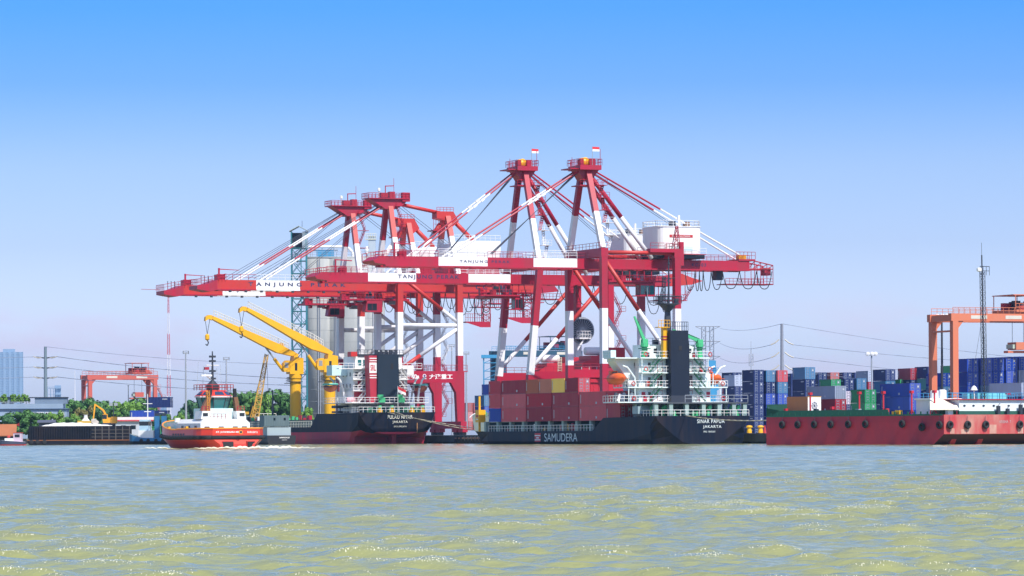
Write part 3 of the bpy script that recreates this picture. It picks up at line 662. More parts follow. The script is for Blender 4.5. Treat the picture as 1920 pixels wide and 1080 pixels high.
    for k in range(26):
        xx = -12+rnd.random()*15; yy = -2.7+rnd.random()*4; z0 = zg-3.0+rnd.random()*1.6
        b.box(xx,xx+.5+rnd.random()*1.3,yy,yy+.6+rnd.random(),z0,z0+.4+rnd.random()*.9,rnd.choice([RED,DARK,RED,RED,STEEL]))
    b.rail([(-12,-2.8,zg-1.8),(4,-2.8,zg-1.8)],RED,1.1,.9,.05); b.build('trolley', R)
    b = MB(); b.prism([(-6.6,zg-4.6),(-6.2,zg-2.3),(-2.6,zg-2.3),(-2.6,zg-4.8),(-5.8,zg-4.8)],-3.0,-.8,RED); b.build('operator_cab', R)
    for xa_ in (-6.1,-4.97): b = MB(); b.box(xa_,xa_+1.07,-3.04,-3.0,zg-4.4,zg-2.9,GLASS); b.build('cab_window', R)
    b = MB(); xs = list(np.linspace(4,32,11)); hanging_loops(b, xs, -2.9, zg-.3, [5,3.4,4.2,3.6,5,3.4,4.4,3.8,3.2,4], BLACK, .08); b.build('festoon_cable', R)
    return R
knee_crane(113, 'red and white crane with orange knee frame, 40t written on its portal beam', [(466,648,'TANJUNG PERAK'),(892,942,'CC  0')], 0, (480,562), True)
knee_crane(138, 'farthest red and white crane, its boom tip lowest and reaching farthest over the water', [(402,566,'TANJUNG PERAK')], -.2, (417,497), False)

# ------------------------------------------------------------------ ships
def loft(b, secs, bands, deck):
    """hull from half sections (y, [(x,z)...] keel to deck); bands: (z below which, material)"""
    n = len(secs[0][1]); vs = []
    for y, s in secs:
        vs += [(-x, y, z) for x, z in s] + [(x, y, z) for x, z in reversed(s)]
    k = 2*n
    def m_at(z):
        for zz, m in bands:
            if z < zz: return m
    for i in range(len(secs)-1):
        for j in range(k):
            j2 = (j+1) % k
            q = [i*k+j, i*k+j2, (i+1)*k+j2, (i+1)*k+j]
            if j == n-1: m = deck
            else: m = m_at(sum(vs[t][2] for t in q)/4)
            b.add([vs[t] for t in q], [(3,2,1,0)], m)
    y, s = secs[0]                                                  # transom, split into bands
    for j in range(n-1):
        q = [(-s[j][0],y,s[j][1]),(s[j][0],y,s[j][1]),(s[j+1][0],y,s[j+1][1]),(-s[j+1][0],y,s[j+1][1])]
        b.add(q, [(0,1,2,3)], m_at((s[j][1]+s[j+1][1])/2))
    y, s = secs[-1]
    b.add([(-x,y,z) for x,z in s]+[(x,y,z) for x,z in reversed(s)], [tuple(range(2*n))], m_at(9))
def sec(y, pts): return (y, pts)
def win(b, x0, x1, y, z0, z1, m=GLASS): b.box(x0,x1,y-.04,y,z0,z1,m)

CR_ = dict(maroon=mat('container_maroon', (.38,.022,.045), .5, (.42,.09,.08), .6, .5, vary=.28),
    red=mat('container_red', (.54,.03,.05), .5, (.36,.05,.05), .5, .5, vary=.28),
    orange=mat('container_orange', (.52,.13,.05), .5, (.40,.10,.05), .5, .5, vary=.28),
    yellow=mat('container_yellow', (.95,.55,.008), .5, (.8,.42,.02), .4, .5, vary=.28),
    navy=mat('container_navy', (.006,.022,.13), .5, (.02,.04,.12), .5, .5, vary=.28),
    blue=mat('container_blue', (.008,.055,.42), .5, (.02,.07,.24), .5, .5, vary=.28),
    steel=mat('container_steel_blue', (.05,.18,.36), .5, (.08,.16,.26), .5, .5, vary=.28),
    grey=mat('container_grey', (.36,.42,.56), .5, (.30,.33,.40), .5, .5, vary=.28),
    green=mat('container_green', (.03,.32,.12), .5, (.05,.22,.09), .5, .5, vary=.28),
    teal=mat('container_teal', (.04,.24,.24), .5, (.10,.20,.18), .5, .5, vary=.28),
    pale=mat('container_pale_pink', (.52,.45,.56), .5, (.42,.36,.42), .5, .5, vary=.28),
    pink=mat('container_faded_red', (.55,.16,.15), .6, (.45,.18,.16), .5, .5, vary=.28))
CNAME = dict(maroon='maroon', red='red', orange='orange brown', yellow='yellow', navy='dark navy', blue='bright blue', steel='steel blue', grey='light grey', green='green', teal='grey green', pale='pale pink', pink='faded red')
MARK = mat('container_marking', (.50,.53,.60), .6)
BAR = mat('lock_bar', (.24,.28,.36), .5)
_cmesh = {}
def container_meshes(colour, L):
    key = (colour, L)
    if key in _cmesh: return _cmesh[key]
    m = CR_[colour]; w, h = 2.44, 2.56; b = MB()
    # corrugated walls between corner posts and rails
    prof = []; y = .12; k = 0
    while y < L-.2:
        prof += [(y,0),(y+.10,.05),(y+.18,.05),(y+.28,0)]; y += .36
    for sx in (-1, 1):
        vs = []; fs = []
        for (yy, d) in prof: vs += [(sx*(w/2-.005-d), yy, .12), (sx*(w/2-.005-d), yy, h-.1)]
        for i in range(len(prof)-1): fs.append((2*i,2*i+2,2*i+3,2*i+1) if sx > 0 else (2*i+1,2*i+3,2*i+2,2*i))
        b.add(vs, fs, m)
        b.box(sx*w/2-(.06 if sx > 0 else 0), sx*w/2+(.06 if sx < 0 else 0), 0, L, 0, .13, m); b.box(sx*w/2-(.06 if sx > 0 else 0), sx*w/2+(.06 if sx < 0 else 0), 0, L, h-.1, h, m)
        for yy in (0, L-.13): b.box(sx*w/2-(.14 if sx > 0 else 0), sx*w/2+(.14 if sx < 0 else 0), yy, yy+.13, 0, h, m)
    b.box(-w/2+.06,w/2-.06,.1,L-.06,h-.06,h-.03,m); b.box(-w/2+.06,w/2-.06,.1,L-.02,.04,.12,m); b.box(-w/2+.1,w/2-.1,L-.08,L-.03,.1,h-.1,m)
    # size and owner code marks on the long sides
    if L < 10: b.box(-w/2-.012,-w/2-.002,.7,2.0,h-.62,h-.40,MARK) if colour in ('navy','grey') else b.box(-w/2-.012,-w/2-.002,L-.55,L-.35,.5,h-.5,MARK)
    else: b.box(-w/2-.012,-w/2-.002,L-1.0,L-.75,.5,h-.5,MARK); b.box(-w/2-.012,-w/2-.002,4.0,4.6,.35,.75,MARK)
    body = b.build('body')
    d = MB()
    d.box(-w/2+.14,-.015,.02,.08,.12,h-.1,m); d.box(.015,w/2-.14,.02,.08,.12,h-.1,m); d.box(-w/2+.14,w/2-.14,.0,.1,h-.1,h,m); d.box(-w/2+.14,w/2-.14,0,.1,0,.12,m)
    for x in (-.85,-.35,.35,.85):
        d.tube((x,-.02,.1),(x,-.02,h-.08),.028,BAR,5)
        for z in (.25,.9,1.5,h-.3): d.box(x-.10,x+.10,-.03,.0,z,z+.07,BAR)
    for s in (-1,1):
        for z in (.55,1.05,1.65,2.1): d.box(s*.62-.28,s*.62+.28,.0,.019,z,z+.11,BAR)
    d.box(.45,.80,.0,.018,1.75,2.05,MARK)
    door = d.build('door_end')
    for o in (body, door): COL.objects.unlink(o)
    _cmesh[key] = (body.data, door.data); bpy.data.objects.remove(body); bpy.data.objects.remove(door)
    return _cmesh[key]
def container(colour, L, loc, rotz, label, group):
    t = thing('shipping_container', label, 'container', loc, rotz, group)
    for nm, me in zip(('body', 'door_end'), container_meshes(colour, L)):
        o = bpy.data.objects.new(nm, me); COL.objects.link(o); o.parent = t
    return t

# --- the container ship
SY = -75.0
F = Frame(-14, SY)
SH = thing('container_ship', 'black container ship with white superstructure, black funnel, name SINAR PAPUA on its stern', 'ship', F.o, PHI)
b = MB()
H = 9.0
def S_(y, hw, zt, fl=0, kz=-2, bil=.9): return sec(y, [(.0,kz),(hw*.72,kz),(hw*bil,-.6),(hw,.55),(hw,2.0),(hw,2.35),(hw,zt)])
secs = [sec(0, [(0,.02),(2.2,.03),(3.8,.35),(5.6,1.6),(7.4,3.0),(8.6,4.1),(9,4.9)]),
        sec(2.2, [(0,-1.4),(6.4,-1.3),(8.3,-.3),(8.8,.8),(9,2.0),(9,3.2),(9,4.9)]),
        sec(11, [(0,-2),(6.5,-2),(8.4,-.5),(9,.8),(9,2.1),(9,3),(9,4.8)]), S_(17,H,4.75), S_(22.5,H,4.7), S_(27.5,H,2.4), S_(60,H,2.4), S_(78,H,2.4),
        sec(88, [(0,-2),(3.6,-2),(5.2,-.6),(6.3,.55),(7.2,2.0),(7.5,2.35),(7.7,2.5)]),
        sec(93, [(0,-2),(1.6,-2),(2.6,-.6),(3.6,.55),(4.9,2.0),(5.5,2.6),(6.3,5.2)]),
        sec(99, [(0,-2),(.1,-2),(.3,-.6),(.8,.55),(1.9,2.0),(2.6,3.0),(3.8,5.8)]),
        sec(103, [(0,1.2),(.02,1.4),(.04,1.8),(.1,2.4),(.2,3.4),(.4,4.6),(.9,6.2)])]
loft(b, secs, [(.35, BOOT if False else HULLN), (99, HULLN)], mat('ship_deck', (.12,.16,.15), .8))
hull = b.build('hull', SH)
b = MB(); b.rail([(-8.8,y,2.4) for y in (27.6,40,60,78)], WHITE, 1.1, 1.4, .05)
for k, y in enumerate(np.linspace(29, 80, 9)):                          # container pedestals along the side
    b.box(-8.75,-8.0,y-.45,y+.45,2.4,4.3,mat('pedestal_grey', (.28,.38,.36), .6)); b.box(-7.8,7.8,y-.3,y+.3,2.4,4.2,mat('hatch_coaming', (.05,.10,.10), .7))
b.box(-7.6,7.6,27,82,2.4,3.7,mat('hatch_coaming', (.05,.10,.10), .7))
rnd = random.Random(4)
for k in range(22):
    y = 28+rnd.random()*50; b.box(-8.0,-7.7,y,y+.7,2.5,3.0+rnd.random()*.9,rnd.choice([YEL,RED,RED,GREEN,WHITE]))
b.build('deck_fittings', SH)
lettering('SAMUDERA', (-9.0, 42.0, 1.25), (0,-1,0), UPZ, 15.5, 1.5, mat('hull_lettering', (.72,.80,.82), .6), hull, out=.03, bold=.0)
b = MB()                                                                # company mark: red square with white bars
b.box(-9.03,-9.0,51.6,54.4,.45,2.05,mat('mark_red', (.62,.03,.05), .5)); b.box(-9.05,-9.03,51.6,54.4,.72,.92,LWHITE); b.box(-9.05,-9.03,51.6,54.4,1.5,1.7,LWHITE); b.box(-9.05,-9.03,52.4,53.6,1.08,1.3,LWHITE); b.build('company_mark', hull)
for body, z, w, h, cx_ in (('SINAR PAPUA',3.95,5.2,.66,1.5),('JAKARTA',2.95,3.5,.62,1.75),('IMO  9045601',2.15,2.2,.30,1.2)):
    lettering(body, (cx_,0,z), XR, UPZ, w, h, mat('hull_lettering', (.72,.80,.82), .6), hull, out=.03, spacing=1.12)
b = MB(); b.box(-.35,.35,-1.2,.6,-2,.0,BOOT); b.build('rudder', SH)
# poop deck: pillared aft platform and mooring gear
b = MB()
for x in (-8.4,-5.6,-2.6,.6,3.6,6.4,8.5): b.box(x-.35,x+.35,.9,1.7,4.85,7.0,mat('pedestal_grey', (.28,.38,.36), .6)); b.box(x-.3,x+.3,8.6,9.3,4.85,7.0,mat('pedestal_grey', (.28,.38,.36), .6))
b.box(-9,9,.7,10.0,7.0,7.25,mat('platform_dark', (.06,.07,.09), .7)); b.rail([(-3,.8,7.25),(9,.8,7.25)], STEEL, 1.2, 1.3, .05)
b.rail([(-8.9,9,4.85),(-8.9,.2,4.85),(8.9,.2,4.85)], WHITE, 1.05, 1.2, .05)
b.build('aft_platform', SH)
for i, (x, y, kind) in enumerate([(-6.2,3,'v'),(-5.0,1.6,'b'),(-.6,2,'b'),(.9,2.2,'h'),(1.9,2,'v'),(4.6,3,'w'),(-7.5,5,'v'),(6.2,1.8,'v'),(7.4,2,'v'),(8.3,2.4,'b'),(-2.2,4,'w'),(3.0,5,'y'),(2.2,5.4,'y'),(-4.0,5.5,'h')]):
    b = MB()
    if kind == 'v': b.lathe((x,y,4.85),[(.28,0),(.28,1.3)],LGREEN,10); b.poly([(x,y,6.1),(x+.1,y-.3,6.5),(x+.1,y-.7,6.4)],.34,LGREEN,8); nm = 'ventilator'
    elif kind == 'b': b.lathe((x-.35,y,4.85),[(.24,0),(.24,.8),(.32,.85)],LGREEN,10); b.lathe((x+.35,y,4.85),[(.24,0),(.24,.8),(.32,.85)],LGREEN,10); b.box(x-.7,x+.7,y-.4,y+.4,4.8,4.95,LGREEN); nm = 'mooring_bollard'
    elif kind == 'h': b.box(x-.45,x+.45,y-.4,y+.4,4.85,6.6,LGREEN); nm = 'deck_locker'
    elif kind == 'w': b.lathe((x,y,5.5),[(.7,-.9),(.7,-.8),(.35,-.75),(.35,.75),(.7,.8),(.7,.9)],GREEN,12,'x'); b.box(x-1.1,x+1.1,y-.5,y+.5,4.85,5.1,GREEN); b.box(x+.9,x+1.5,y-.4,y+.4,5.0,6.0,LGREEN); nm = 'mooring_winch'
    else: b.box(x-.35,x+.35,y-.3,y+.3,4.85,6.7,YEL); nm = 'cable_drum_stand'
    b.build(nm, SH)
# superstructure
DK = [7.25, 9.85, 12.4, 15.0, 17.5]
y0, y1 = 11.6, 18.5
SW = mat('superstructure_white', (.72,.82,.80), .45, (.58,.58,.52), .3)
b = MB()
b.box(-6.4,7.2,y0,y1,4.85,DK[0],AQUA); b.box(-6.9,6.9,y0,y1,DK[0]+.2,DK[2],SW); b.box(-6.9,5.6,y0,y1,DK[2],DK[3],SW); b.box(-5.0,4.4,y0+1,y1,DK[3],DK[4],SW)
b.prism([(-6.9,DK[1]),(-6.9,DK[3]),(-10.6,DK[3]+.1),(-10.6,DK[3]-.4)], y0+2, y0+5.5, SW)
house = b.build('superstructure', SH)
for i, z in enumerate(DK[:4]):
    b = MB(); x0, x1 = ((-11.6,9.6),(-9.6,9.6),(-6.95,6.0),(-11.4,6.2))[i]
    ya = y0-1.4 if i else y0-1.6
    b.box(x0 if i != 3 else -7.2,x1,ya,y0-.003,z,z+.2,SW); b.box(x0,-6.903 if i < 2 else -6.903,y0-.003,y0+5,z,z+.2,SW)
    if i < 2: b.box(6.903,x1,y0-.003,y0+5,z,z+.2,SW)
    b.rail([(x0 if i != 3 else -7.2,ya,z+.2),(x1,ya,z+.2)], WHITE, 1.05, 1.2, .05); b.rail([(x0,ya if i != 3 else y0+1.9,z+.2),(x0,y0+5,z+.2)], WHITE, 1.05, 1.2, .05)
    b.build('deck', house)
    for sx in (-1, 1):
        b = MB()                                                         # inclined ladders either side of the funnel
        xa, xb = (sx*2.4, sx*5.2)
        b.stairs((sx*5.4+.0, y0-.9, ([4.85]+DK)[i]+.2), (sx*3.1, y0-.9, z+.15), (0,-.5,0), GREEN if i else WHITE, .06)
        b.build('ladder', house)
b = MB()
for i, z in enumerate(DK[:3]):
    for sx in (-1, 1):
        win(b, sx*4.9-.25, sx*4.9+.25, y0, z+1.15, z+1.9)
        b.box(sx*2.9-.5,sx*2.9+.5,y0-.05,y0,z+.35,z+2.2,mat('door_red', (.45,.10,.14), .5)); b.box(sx*2.9-.4,sx*2.9+.4,y0-.09,y0-.05,z+.45,z+2.1,SW if i != 1 else GLASS)
    for yy in (y0+2.0,y0+3.4): b.box(-6.94,-6.9,yy-.3,yy+.3,z+1.1,z+1.9,GLASS)
b.box(-6.4,-5.7,y0-.05,y0,DK[0]+1.0,DK[0]+1.9,RED); b.box(6.1,6.8,y0-.05,y0,DK[0]+1.0,DK[0]+1.9,RED)
win(b,-3.6,-3.0,y0+1,DK[3]+1.0,DK[3]+1.8); win(b,3.2,3.7,y0+1,DK[3]+1.0,DK[3]+1.8)
for x in (-5.5,-4.2,-2.6,-1,1,2.6,4.2): b.box(x-.5,x+.5,y0-.05,y0,5.0,6.6,mat('aqua_shadow_panel', (.30,.55,.55), .5))  # cyan shade of the lower deck painted on as aqua panels
b.build('windows_and_doors', house)
b = MB()
for z0_, z1_, xs_ in ((DK[0]+.2,DK[1],(-9.4,-8.2,8.2,9.4)),(DK[1]+.2,DK[2],(-6.85,6.85)),(DK[2]+.2,DK[3],(-6.85,5.9))):
    for x in xs_: b.tube((x,y0-1.2,z0_),(x,y0-1.2,z1_),.09,SW,6)
for x in (-3.9,-1.95,2.0,4.2): b.tube((x,y0-.15,DK[0]),(x,y0-.15,DK[3]),.07,SW,5)
b.build('deck_pillars', house)
rnd = random.Random(21)
for k in range(26):
    lv = rnd.randrange(4); z = DK[lv]+.2; x = rnd.uniform(-6.4,5.6); w = .2+rnd.random()*.5
    if -2.2 < x < 2.0: continue
    b = MB(); b.box(x,x+w,y0-.5,y0-.1,z,z+.4+rnd.random()*.9,rnd.choice([WHITE,RED,REDO,LGREEN,DARK,AQUA,mat('fitting_aqua',(.25,.62,.60),.5)])); b.build('deck_fitting', house)
for i, z in enumerate(DK[:4]):
    for sx in (-1,1):
        x = sx*(6.2 if i > 1 else 8.6); b = MB(); b.poly([(x+.34*math.cos(a*.524),y0-1.5 if i else y0-1.7,z+.75+.34*math.sin(a*.524)) for a in range(13)],.08,REDO,5); b.build('lifebuoy', house)
b = MB(); b.box(-11.4,-10.4,y0+2,y0+5.5,DK[3]+.2,DK[3]+1.5,AQUA); b.build('bridge_wing_end', house)
b = MB()
b.rail([(-5,y0+1,DK[4]),(4.4,y0+1,DK[4])], STEEL, 1.1, 1.2, .045); b.box(-3,-2.2,y0+2,y0+3,DK[4],DK[4]+.9,DARK); b.tube((3.2,y0+2,DK[4]),(3.2,y0+2,DK[4]+2.4),.08,STEEL); b.lathe((1.9,y0+2,DK[4]+2),[(.1,-2),(.1,0),(.45,.1),(.45,.5),(.1,.8)],WHITE,10)
b.build('roof_gear', house)
b = MB(); b.prism([(-1.75,7.4),(1.75,7.4),(1.75,17.4),(1.55,18.2),(1.55,19.9),(-1.9,19.9),(-1.9,18.0)], 9.2, y0-.35, mat('funnel_black', (.006,.012,.028), .6, (.012,.018,.03), .4, spec=.3))
fn = b.build('funnel', SH)
b = MB(); b.box(-.3,.3,9.15,9.19,16.4,17.2,BLACK); b.build('funnel_grille', fn); b = MB(); b.rail([(-1.8,9.3,19.9),(1.55,9.3,19.9)], DARK, 1.5, .35, .05); b.build('funnel_railing', fn); b = MB(); b.box(-1.9,2.2,9,10.6,7.3,8.5,DARK); b.build('funnel_fittings', fn)
b = MB(); b.box(-2.7,-1.95,10.4,y0-.2,DK[3]+.2,20.4,YEL); b.box(-2.75,-1.93,10.35,y0-.25,18.2,18.45,RED); b.box(-2.75,-1.93,10.35,y0-.25,18.7,18.95,RED); b.box(-3.8,-1.6,10,y0,20.4,20.55,YEL); b.rail([(-3.8,10,20.5),(-1.6,10,20.5)],YEL,1.2,.6,.05); b.build('exhaust_casing', SH)
b = MB()
zm = 19
b.beam((-1.0,12.5,17.5),(-.9,12.5,24.0),1.3,1.3,DARK,.7,.7); b.lathe((-.9,12.5,23.2),[(.4,0),(1.5,1.2),(2.2,1.4),(2.2,1.5)],DARK,14); b.rail([(-3,11.2,24.7),(1.2,11.2,24.7),(1.2,13.8,24.7),(-3,13.8,24.7),(-3,11.2,24.7)],DARK,1.3,.6,.06)
b.box(-2.8,-2.2,12,12.6,24.7,26,DARK); b.box(.4,.9,12,12.6,24.7,25.6,DARK); b.tube((-.7,12.5,24.5),(-.65,12.5,33.0),.22,DARK,8,.10); b.lattice((-1.6,12.5,24.7),(-1.6,12.5,29.5),.5,DARK,10,.05,.04)
b.tube((-1.9,12.5,29.2),(.6,12.5,29.2),.07,DARK,4); b.tube((-1.4,12.5,30.6),(.1,12.5,30.6),.07,DARK,4); b.lathe((-.65,12.5,31.6),[(.2,0),(.2,.4)],DARK,8); b.tube((-5,12,24.5),(-5,12,27.5),.04,STEEL,4); b.tube((-5,12,24.9),(-2.6,12,24.8),.05,DARK,4)
b.build('signal_mast', SH)
def small_crane(x, y, z, dx, dz, L):
    b = MB(); b.lathe((x,y,z),[(.55,0),(.5,1.8),(.7,1.9),(.7,2.6)],LGREEN,10); b.box(x-.5,x+.5,y-.5,y+.5,z+2.4,z+3.2,LGREEN); b.beam((x,y,z+2.9),(x+dx,y,z+2.9+dz),.55,.5,LGREEN,.3,.25); b.tube((x,y,z+3.3),(x+dx*.6,y,z+2.9+dz*.8),.1,GREEN,5); b.box(x-.9,x+.9,y-.7,y+.7,z+1.5,z+1.65,GREEN); b.build('provision_crane', SH)
small_crane(-5.6,y0+.5,DK[3]+.2,-1.9,4.3,5); small_crane(5.0,y0+.4,DK[3]+.2,-5.2,2.0,6)
# davits
for sx in (-1, 1):
    for yy in (y0+.2,y0+4.6): b = MB(); b.poly([(sx*7.4,yy,DK[1]+.2),(sx*7.6,yy,DK[1]+1.8),(sx*9.0,yy,DK[1]+3.6),(sx*9.9,yy,DK[1]+3.9)],.16,SW,6); b.build('lifeboat_davit', SH)
    b = MB(); b.lathe((sx*8.8,y0-.7,DK[1]+.75),[(.42,-.55),(.5,-.3),(.5,.3),(.42,.55)],WHITE,12,'x'); b.box(sx*8.8-.5,sx*8.8+.5,y0-1,y0-.4,DK[1]+.2,DK[1]+.35,STEEL); b.build('life_raft', SH)
b = MB(); b.box(-9.4,-5.8,5.4,8.6,4.9,5.3,DARK); b.box(-9.6,-5.9,6,8.4,5.3,6.6,mat('rescue_boat_grey', (.30,.40,.45), .5)); b.box(-9.2,-6,6,8.4,4.95,5.15,YEL); b.build('deck_store', SH)
b = MB()
for k in range(5): b.beam((-11.3+k*.75,y0+1,DK[0]+.3),(-10.6+k*.75,y0+1.4,DK[0]+1.7-.2*(k%2)),.5,.4,(DARK,WHITE,STEEL)[k%3])
b.build('gangway_stowage', SH)
def lifeboat(name, loc, label, L=6.2, cm=ORANGE, enclosed=True):
    t = thing('lifeboat', label, 'lifeboat', loc, PHI, 'lifeboats on the ships\' davits')
    b = MB(); vs = []; n = 12; m = 13; fs = []
    for i in range(m):
        u = i/(m-1)*2-1; w = (1-abs(u)**2.6)**.6; y = u*L/2
        for k in range(n):
            a = 2*math.pi*k/n; x = math.cos(a)*1.25*w; z = math.sin(a)
            z = z*(1.05*w+.1) if z < 0 else z*(.9*w+.05 if enclosed else .12)
            vs.append((x,y,z+(.25*u*u)))
    for i in range(m-1):
        for k in range(n): fs.append((i*n+k,i*n+(k+1)%n,(i+1)*n+(k+1)%n,(i+1)*n+k))
    b.add(vs, fs, cm); b.build('hull', t, True)
    b = MB()
    if enclosed: b.box(-.6,.6,L*.12,L*.30,.7,1.35,cm); b.box(-.45,.45,L*.115,L*.12,.85,1.2,GLASS)
    else: b.prism([(-L*.46,.35),(-L*.3,.75),(L*.3,.75),(L*.46,.35)],-1.0,1.0,mat('boat_cover_green',(.16,.55,.42),.7),'yz')
    b.build('cabin' if enclosed else 'cover', t)
    b = MB(); b.box(-1.3,1.3,-L*.42,L*.42,-.02,.08,DARK if not enclosed else mat('fender_strip',(.5,.1,.03),.6)); b.build('fender_strip', t)
lifeboat('lifeboat', F.o+EX*-10.2+EY*(y0+2.4)+V(0,0,DK[1]+1.7), 'orange enclosed lifeboat hung over the side beside the stacked maroon containers')
lifeboat('lifeboat', F.o+EX*8.3+EY*(y0+2.4)+V(0,0,DK[1]+1.6), 'orange lifeboat seen end on beside the white life raft canister')
# her containers
zc = 4.25; GS = 'maroon containers loaded on the container ship'
bays = [(15.2,6.06),(21.4,12.19),(33.9,12.19),(46.4,12.19),(58.9,12.19),(71.4,6.06)]
lay = {0: ['maroon','red','maroon','maroon','red','blue'], 1: ['red','red','maroon','red','red','red'], 2: [None,None,None,None,'maroon','red']}
bayn = ['beside the ship\'s white house','just ahead of the funnel','over the S of the hull name','over the red company mark','in the second bay from the bow','nearest the bow']
tiern = ['bottom', 'middle', 'top']
for tier in range(3):
    for i, ((y, L_), c) in enumerate(zip(bays, lay[tier])):
        for row in range(3):
            cc = c if row == 0 else random.Random(tier*50+i*7+row).choice(['maroon','red','maroon','navy'])
            if c is None or (i == 0 and row): continue
            container(cc, L_, F.o+EX*(-7.75+row*2.6)+EY*y+V(0,0,zc+tier*2.6), PHI, f'{CNAME[cc]} container, {tiern[tier]} tier {bayn[i]}, {("outer","second","third")[row]} row', GS)
for (y, c) in ((33.9,'maroon'),(40.2,'yellow'),(46.4,'orange'),(52.7,'orange')):
    container(c, 6.06, F.o+EX*-7.75+EY*y+V(0,0,zc+5.2), PHI, {33.9:'short maroon container at the aft end of the top tier', 40.2:'short yellow container in the top tier of the loaded maroon ones',46.4:'short orange brown container right beside the yellow one',52.7:'short orange brown container second ahead of the yellow one'}[y], GS)
b = MB(); b.beam((-8.5,83.5,2.4),(-8.5,83.5,9.2),.35,.35,YEL); b.box(-9,-7.6,82.6,84.4,4.2,6.6,YEL); b.box(-9.04,-9,83,84,5.2,5.6,RED); b.box(-9.04,-9,83,84,4.7,4.9,LWHITE); b.build('deck_hoist', SH)
b = MB(); b.poly([(-6.0,95,5.2),(-3.8,99,5.8),(-.9,103,6.25)],.12,WHITE,5); b.box(-1.2,1.2,95,97,5.2,6.2,LGREEN); b.lathe((-2,97,5.4),[(.3,0),(.3,1.0)],LGREEN,8); b.build('bow_bulwark_rail', SH)

# --- the bulk carrier
F2 = Frame(-14, 77)
SB = thing('bulk_carrier', 'dark bulk carrier riding high with red underside, yellow deck cranes and name PULAU NITAR', 'ship', F2.o, PHI)
b = MB(); zt = 6.5; zl = 3.6
def S2(y, hw, z): return sec(y, [(0,-2),(hw*.8,-2),(hw*.97,-1),(hw,1.0),(hw,2.55),(hw,3.5),(hw,z)])
secs = [sec(0, [(0,2.05),(3.2,2.10),(4.7,2.5),(6.0,3.2),(7.2,4.2),(8.0,5.4),(8.6,zt+.15)]),
        sec(1.6, [(0,1.95),(3.2,2.0),(5.0,2.25),(6.6,2.5),(7.6,2.9),(8.4,4.0),(8.6,zt+.1)]),
        sec(5, [(0,1.4),(3.2,1.4),(5.8,1.4),(7.8,1.5),(8.5,2.55),(8.6,4),(8.6,zt)]),
        sec(6.2, [(0,-2),(3.2,-2),(7.6,-1.6),(8.5,1.0),(8.6,2.6),(8.6,4),(8.6,zt)]), S2(24,8.6,zt), S2(27,8.6,zt), S2(31,8.6,zl+.05), S2(60,8.6,zl), S2(78,8.6,zl),
        sec(88, [(0,-2),(4,-2),(5.5,-1),(6.4,1),(7.4,2.55),(7.8,3.3),(8.2,5.2)]), sec(97, [(0,-2),(.1,-2),(.3,-1),(.6,1),(1.4,2.55),(1.8,3.4),(2.6,6.4)]), sec(100, [(0,2),(.02,2.2),(.04,2.5),(.1,3),(.2,3.8),(.3,4.6),(.6,6.6)])]
loft(b, secs, [(2.5,BOOT),(99,HULL)], mat('ship_deck', (.12,.16,.15), .8))
hull = b.build('hull', SB)
b = MB(); b.box(-.5,.5,2.2,5.4,-2,2.2,BOOT); b.box(-5.2,-4.4,6,7,-2,2.2,BOOT) if False else None; b.build('rudder', SB)
LW2 = mat('stern_lettering', (.80,.80,.70), .6)
for body, z, w, h in (('PULAU NITAR',5.65,5.6,.78),('JAKARTA',4.55,3.4,.66),('IMO 8902474',3.65,2.8,.32)):
    t = (z-2.05)/(zt+.15-2.05)
    lettering(body, (.6,0,z), XR, UPZ, w, h, LW2, hull, out=.03, spacing=1.12)
b = MB(); b.box(4.35,4.55,-.03,0,2.2,4.4,mat('rust_streak', (.40,.20,.08), .9)); b.build('rust_streak', hull)
yh = 10.0; D2 = [7.0, 8.6, 11.2, 13.6, 15.9, 18.6]
W2 = mat('carrier_white', (.80,.80,.80), .45, (.55,.45,.40), .4)
b = MB(); b.box(-6.6,6.4,yh,yh+9,6.5,D2[2],W2); b.box(-6.2,6.0,yh,yh+9,D2[2],D2[4],W2); b.box(-5.6,5.0,yh+.6,yh+8,D2[4],D2[5],W2); b.box(-9.6,-6.203,yh+4,yh+7.5,D2[3]+1.0,D2[4]+.9,AQUA); b.box(6.003,9,yh+4,yh+7.5,D2[3]+1.0,D2[4]+.9,W2)
house = b.build('superstructure', SB)
b = MB(); b.box(-6.8,-5.4,yh-.2,yh+2,D2[5],D2[5]+1.0,REDO); b.box(-5,5.4,yh+.4,yh+7,D2[5],D2[5]+.5,DARK); b.rail([(-5.2,yh+.4,D2[5]+.5),(5.2,yh+.4,D2[5]+.5)],DARK,.9,.8,.06)
for x in (-1,0,1.2,2.2,3.4): b.box(x,x+.5,yh+.3,yh+.8,D2[5]+.4,D2[5]+1.4,DARK)
b.build('wheelhouse_roof', house)
b = MB()
for i, z in enumerate(D2[2:4]):
    b.box(-6.1,6.1,yh-.04,yh,z-2.2,z-.05,mat('lower_red_panel', (.42,.03,.05), .55)) if i == 0 else None
    for x in (-5.5,-3.9,4.2,5.4): win(b,x-.3,x+.3,yh-.02,z+.8,z+1.6)
    for x in (-4.9,4.8): b.box(x-.35,x+.35,yh-.06,yh,z-1.9,z-.2,RED)
    for yy in (yh+2,yh+4.2,yh+6.4): b.box(-6.25,-6.2,yy-.3,yy+.3,z+.8,z+1.6,GLASS)
for x in (-4.6,-3.4): win(b,x-.4,x+.4,yh+.6,D2[4]+.7,D2[4]+2.0,TEALG)
b.box(-1.0,-.4,yh+.55,yh+.6,D2[4]+1.0,D2[4]+1.8,RED)
for x in (-5,-3.5,-1.5,.5,2.5,4.6): b.box(x-.55,x+.55,yh-.05,yh,6.7,8.1,(GLASS,mat('aft_door_teal',(.10,.30,.28),.5))[int(abs(x*2))%2])
b.build('windows_and_doors', house)
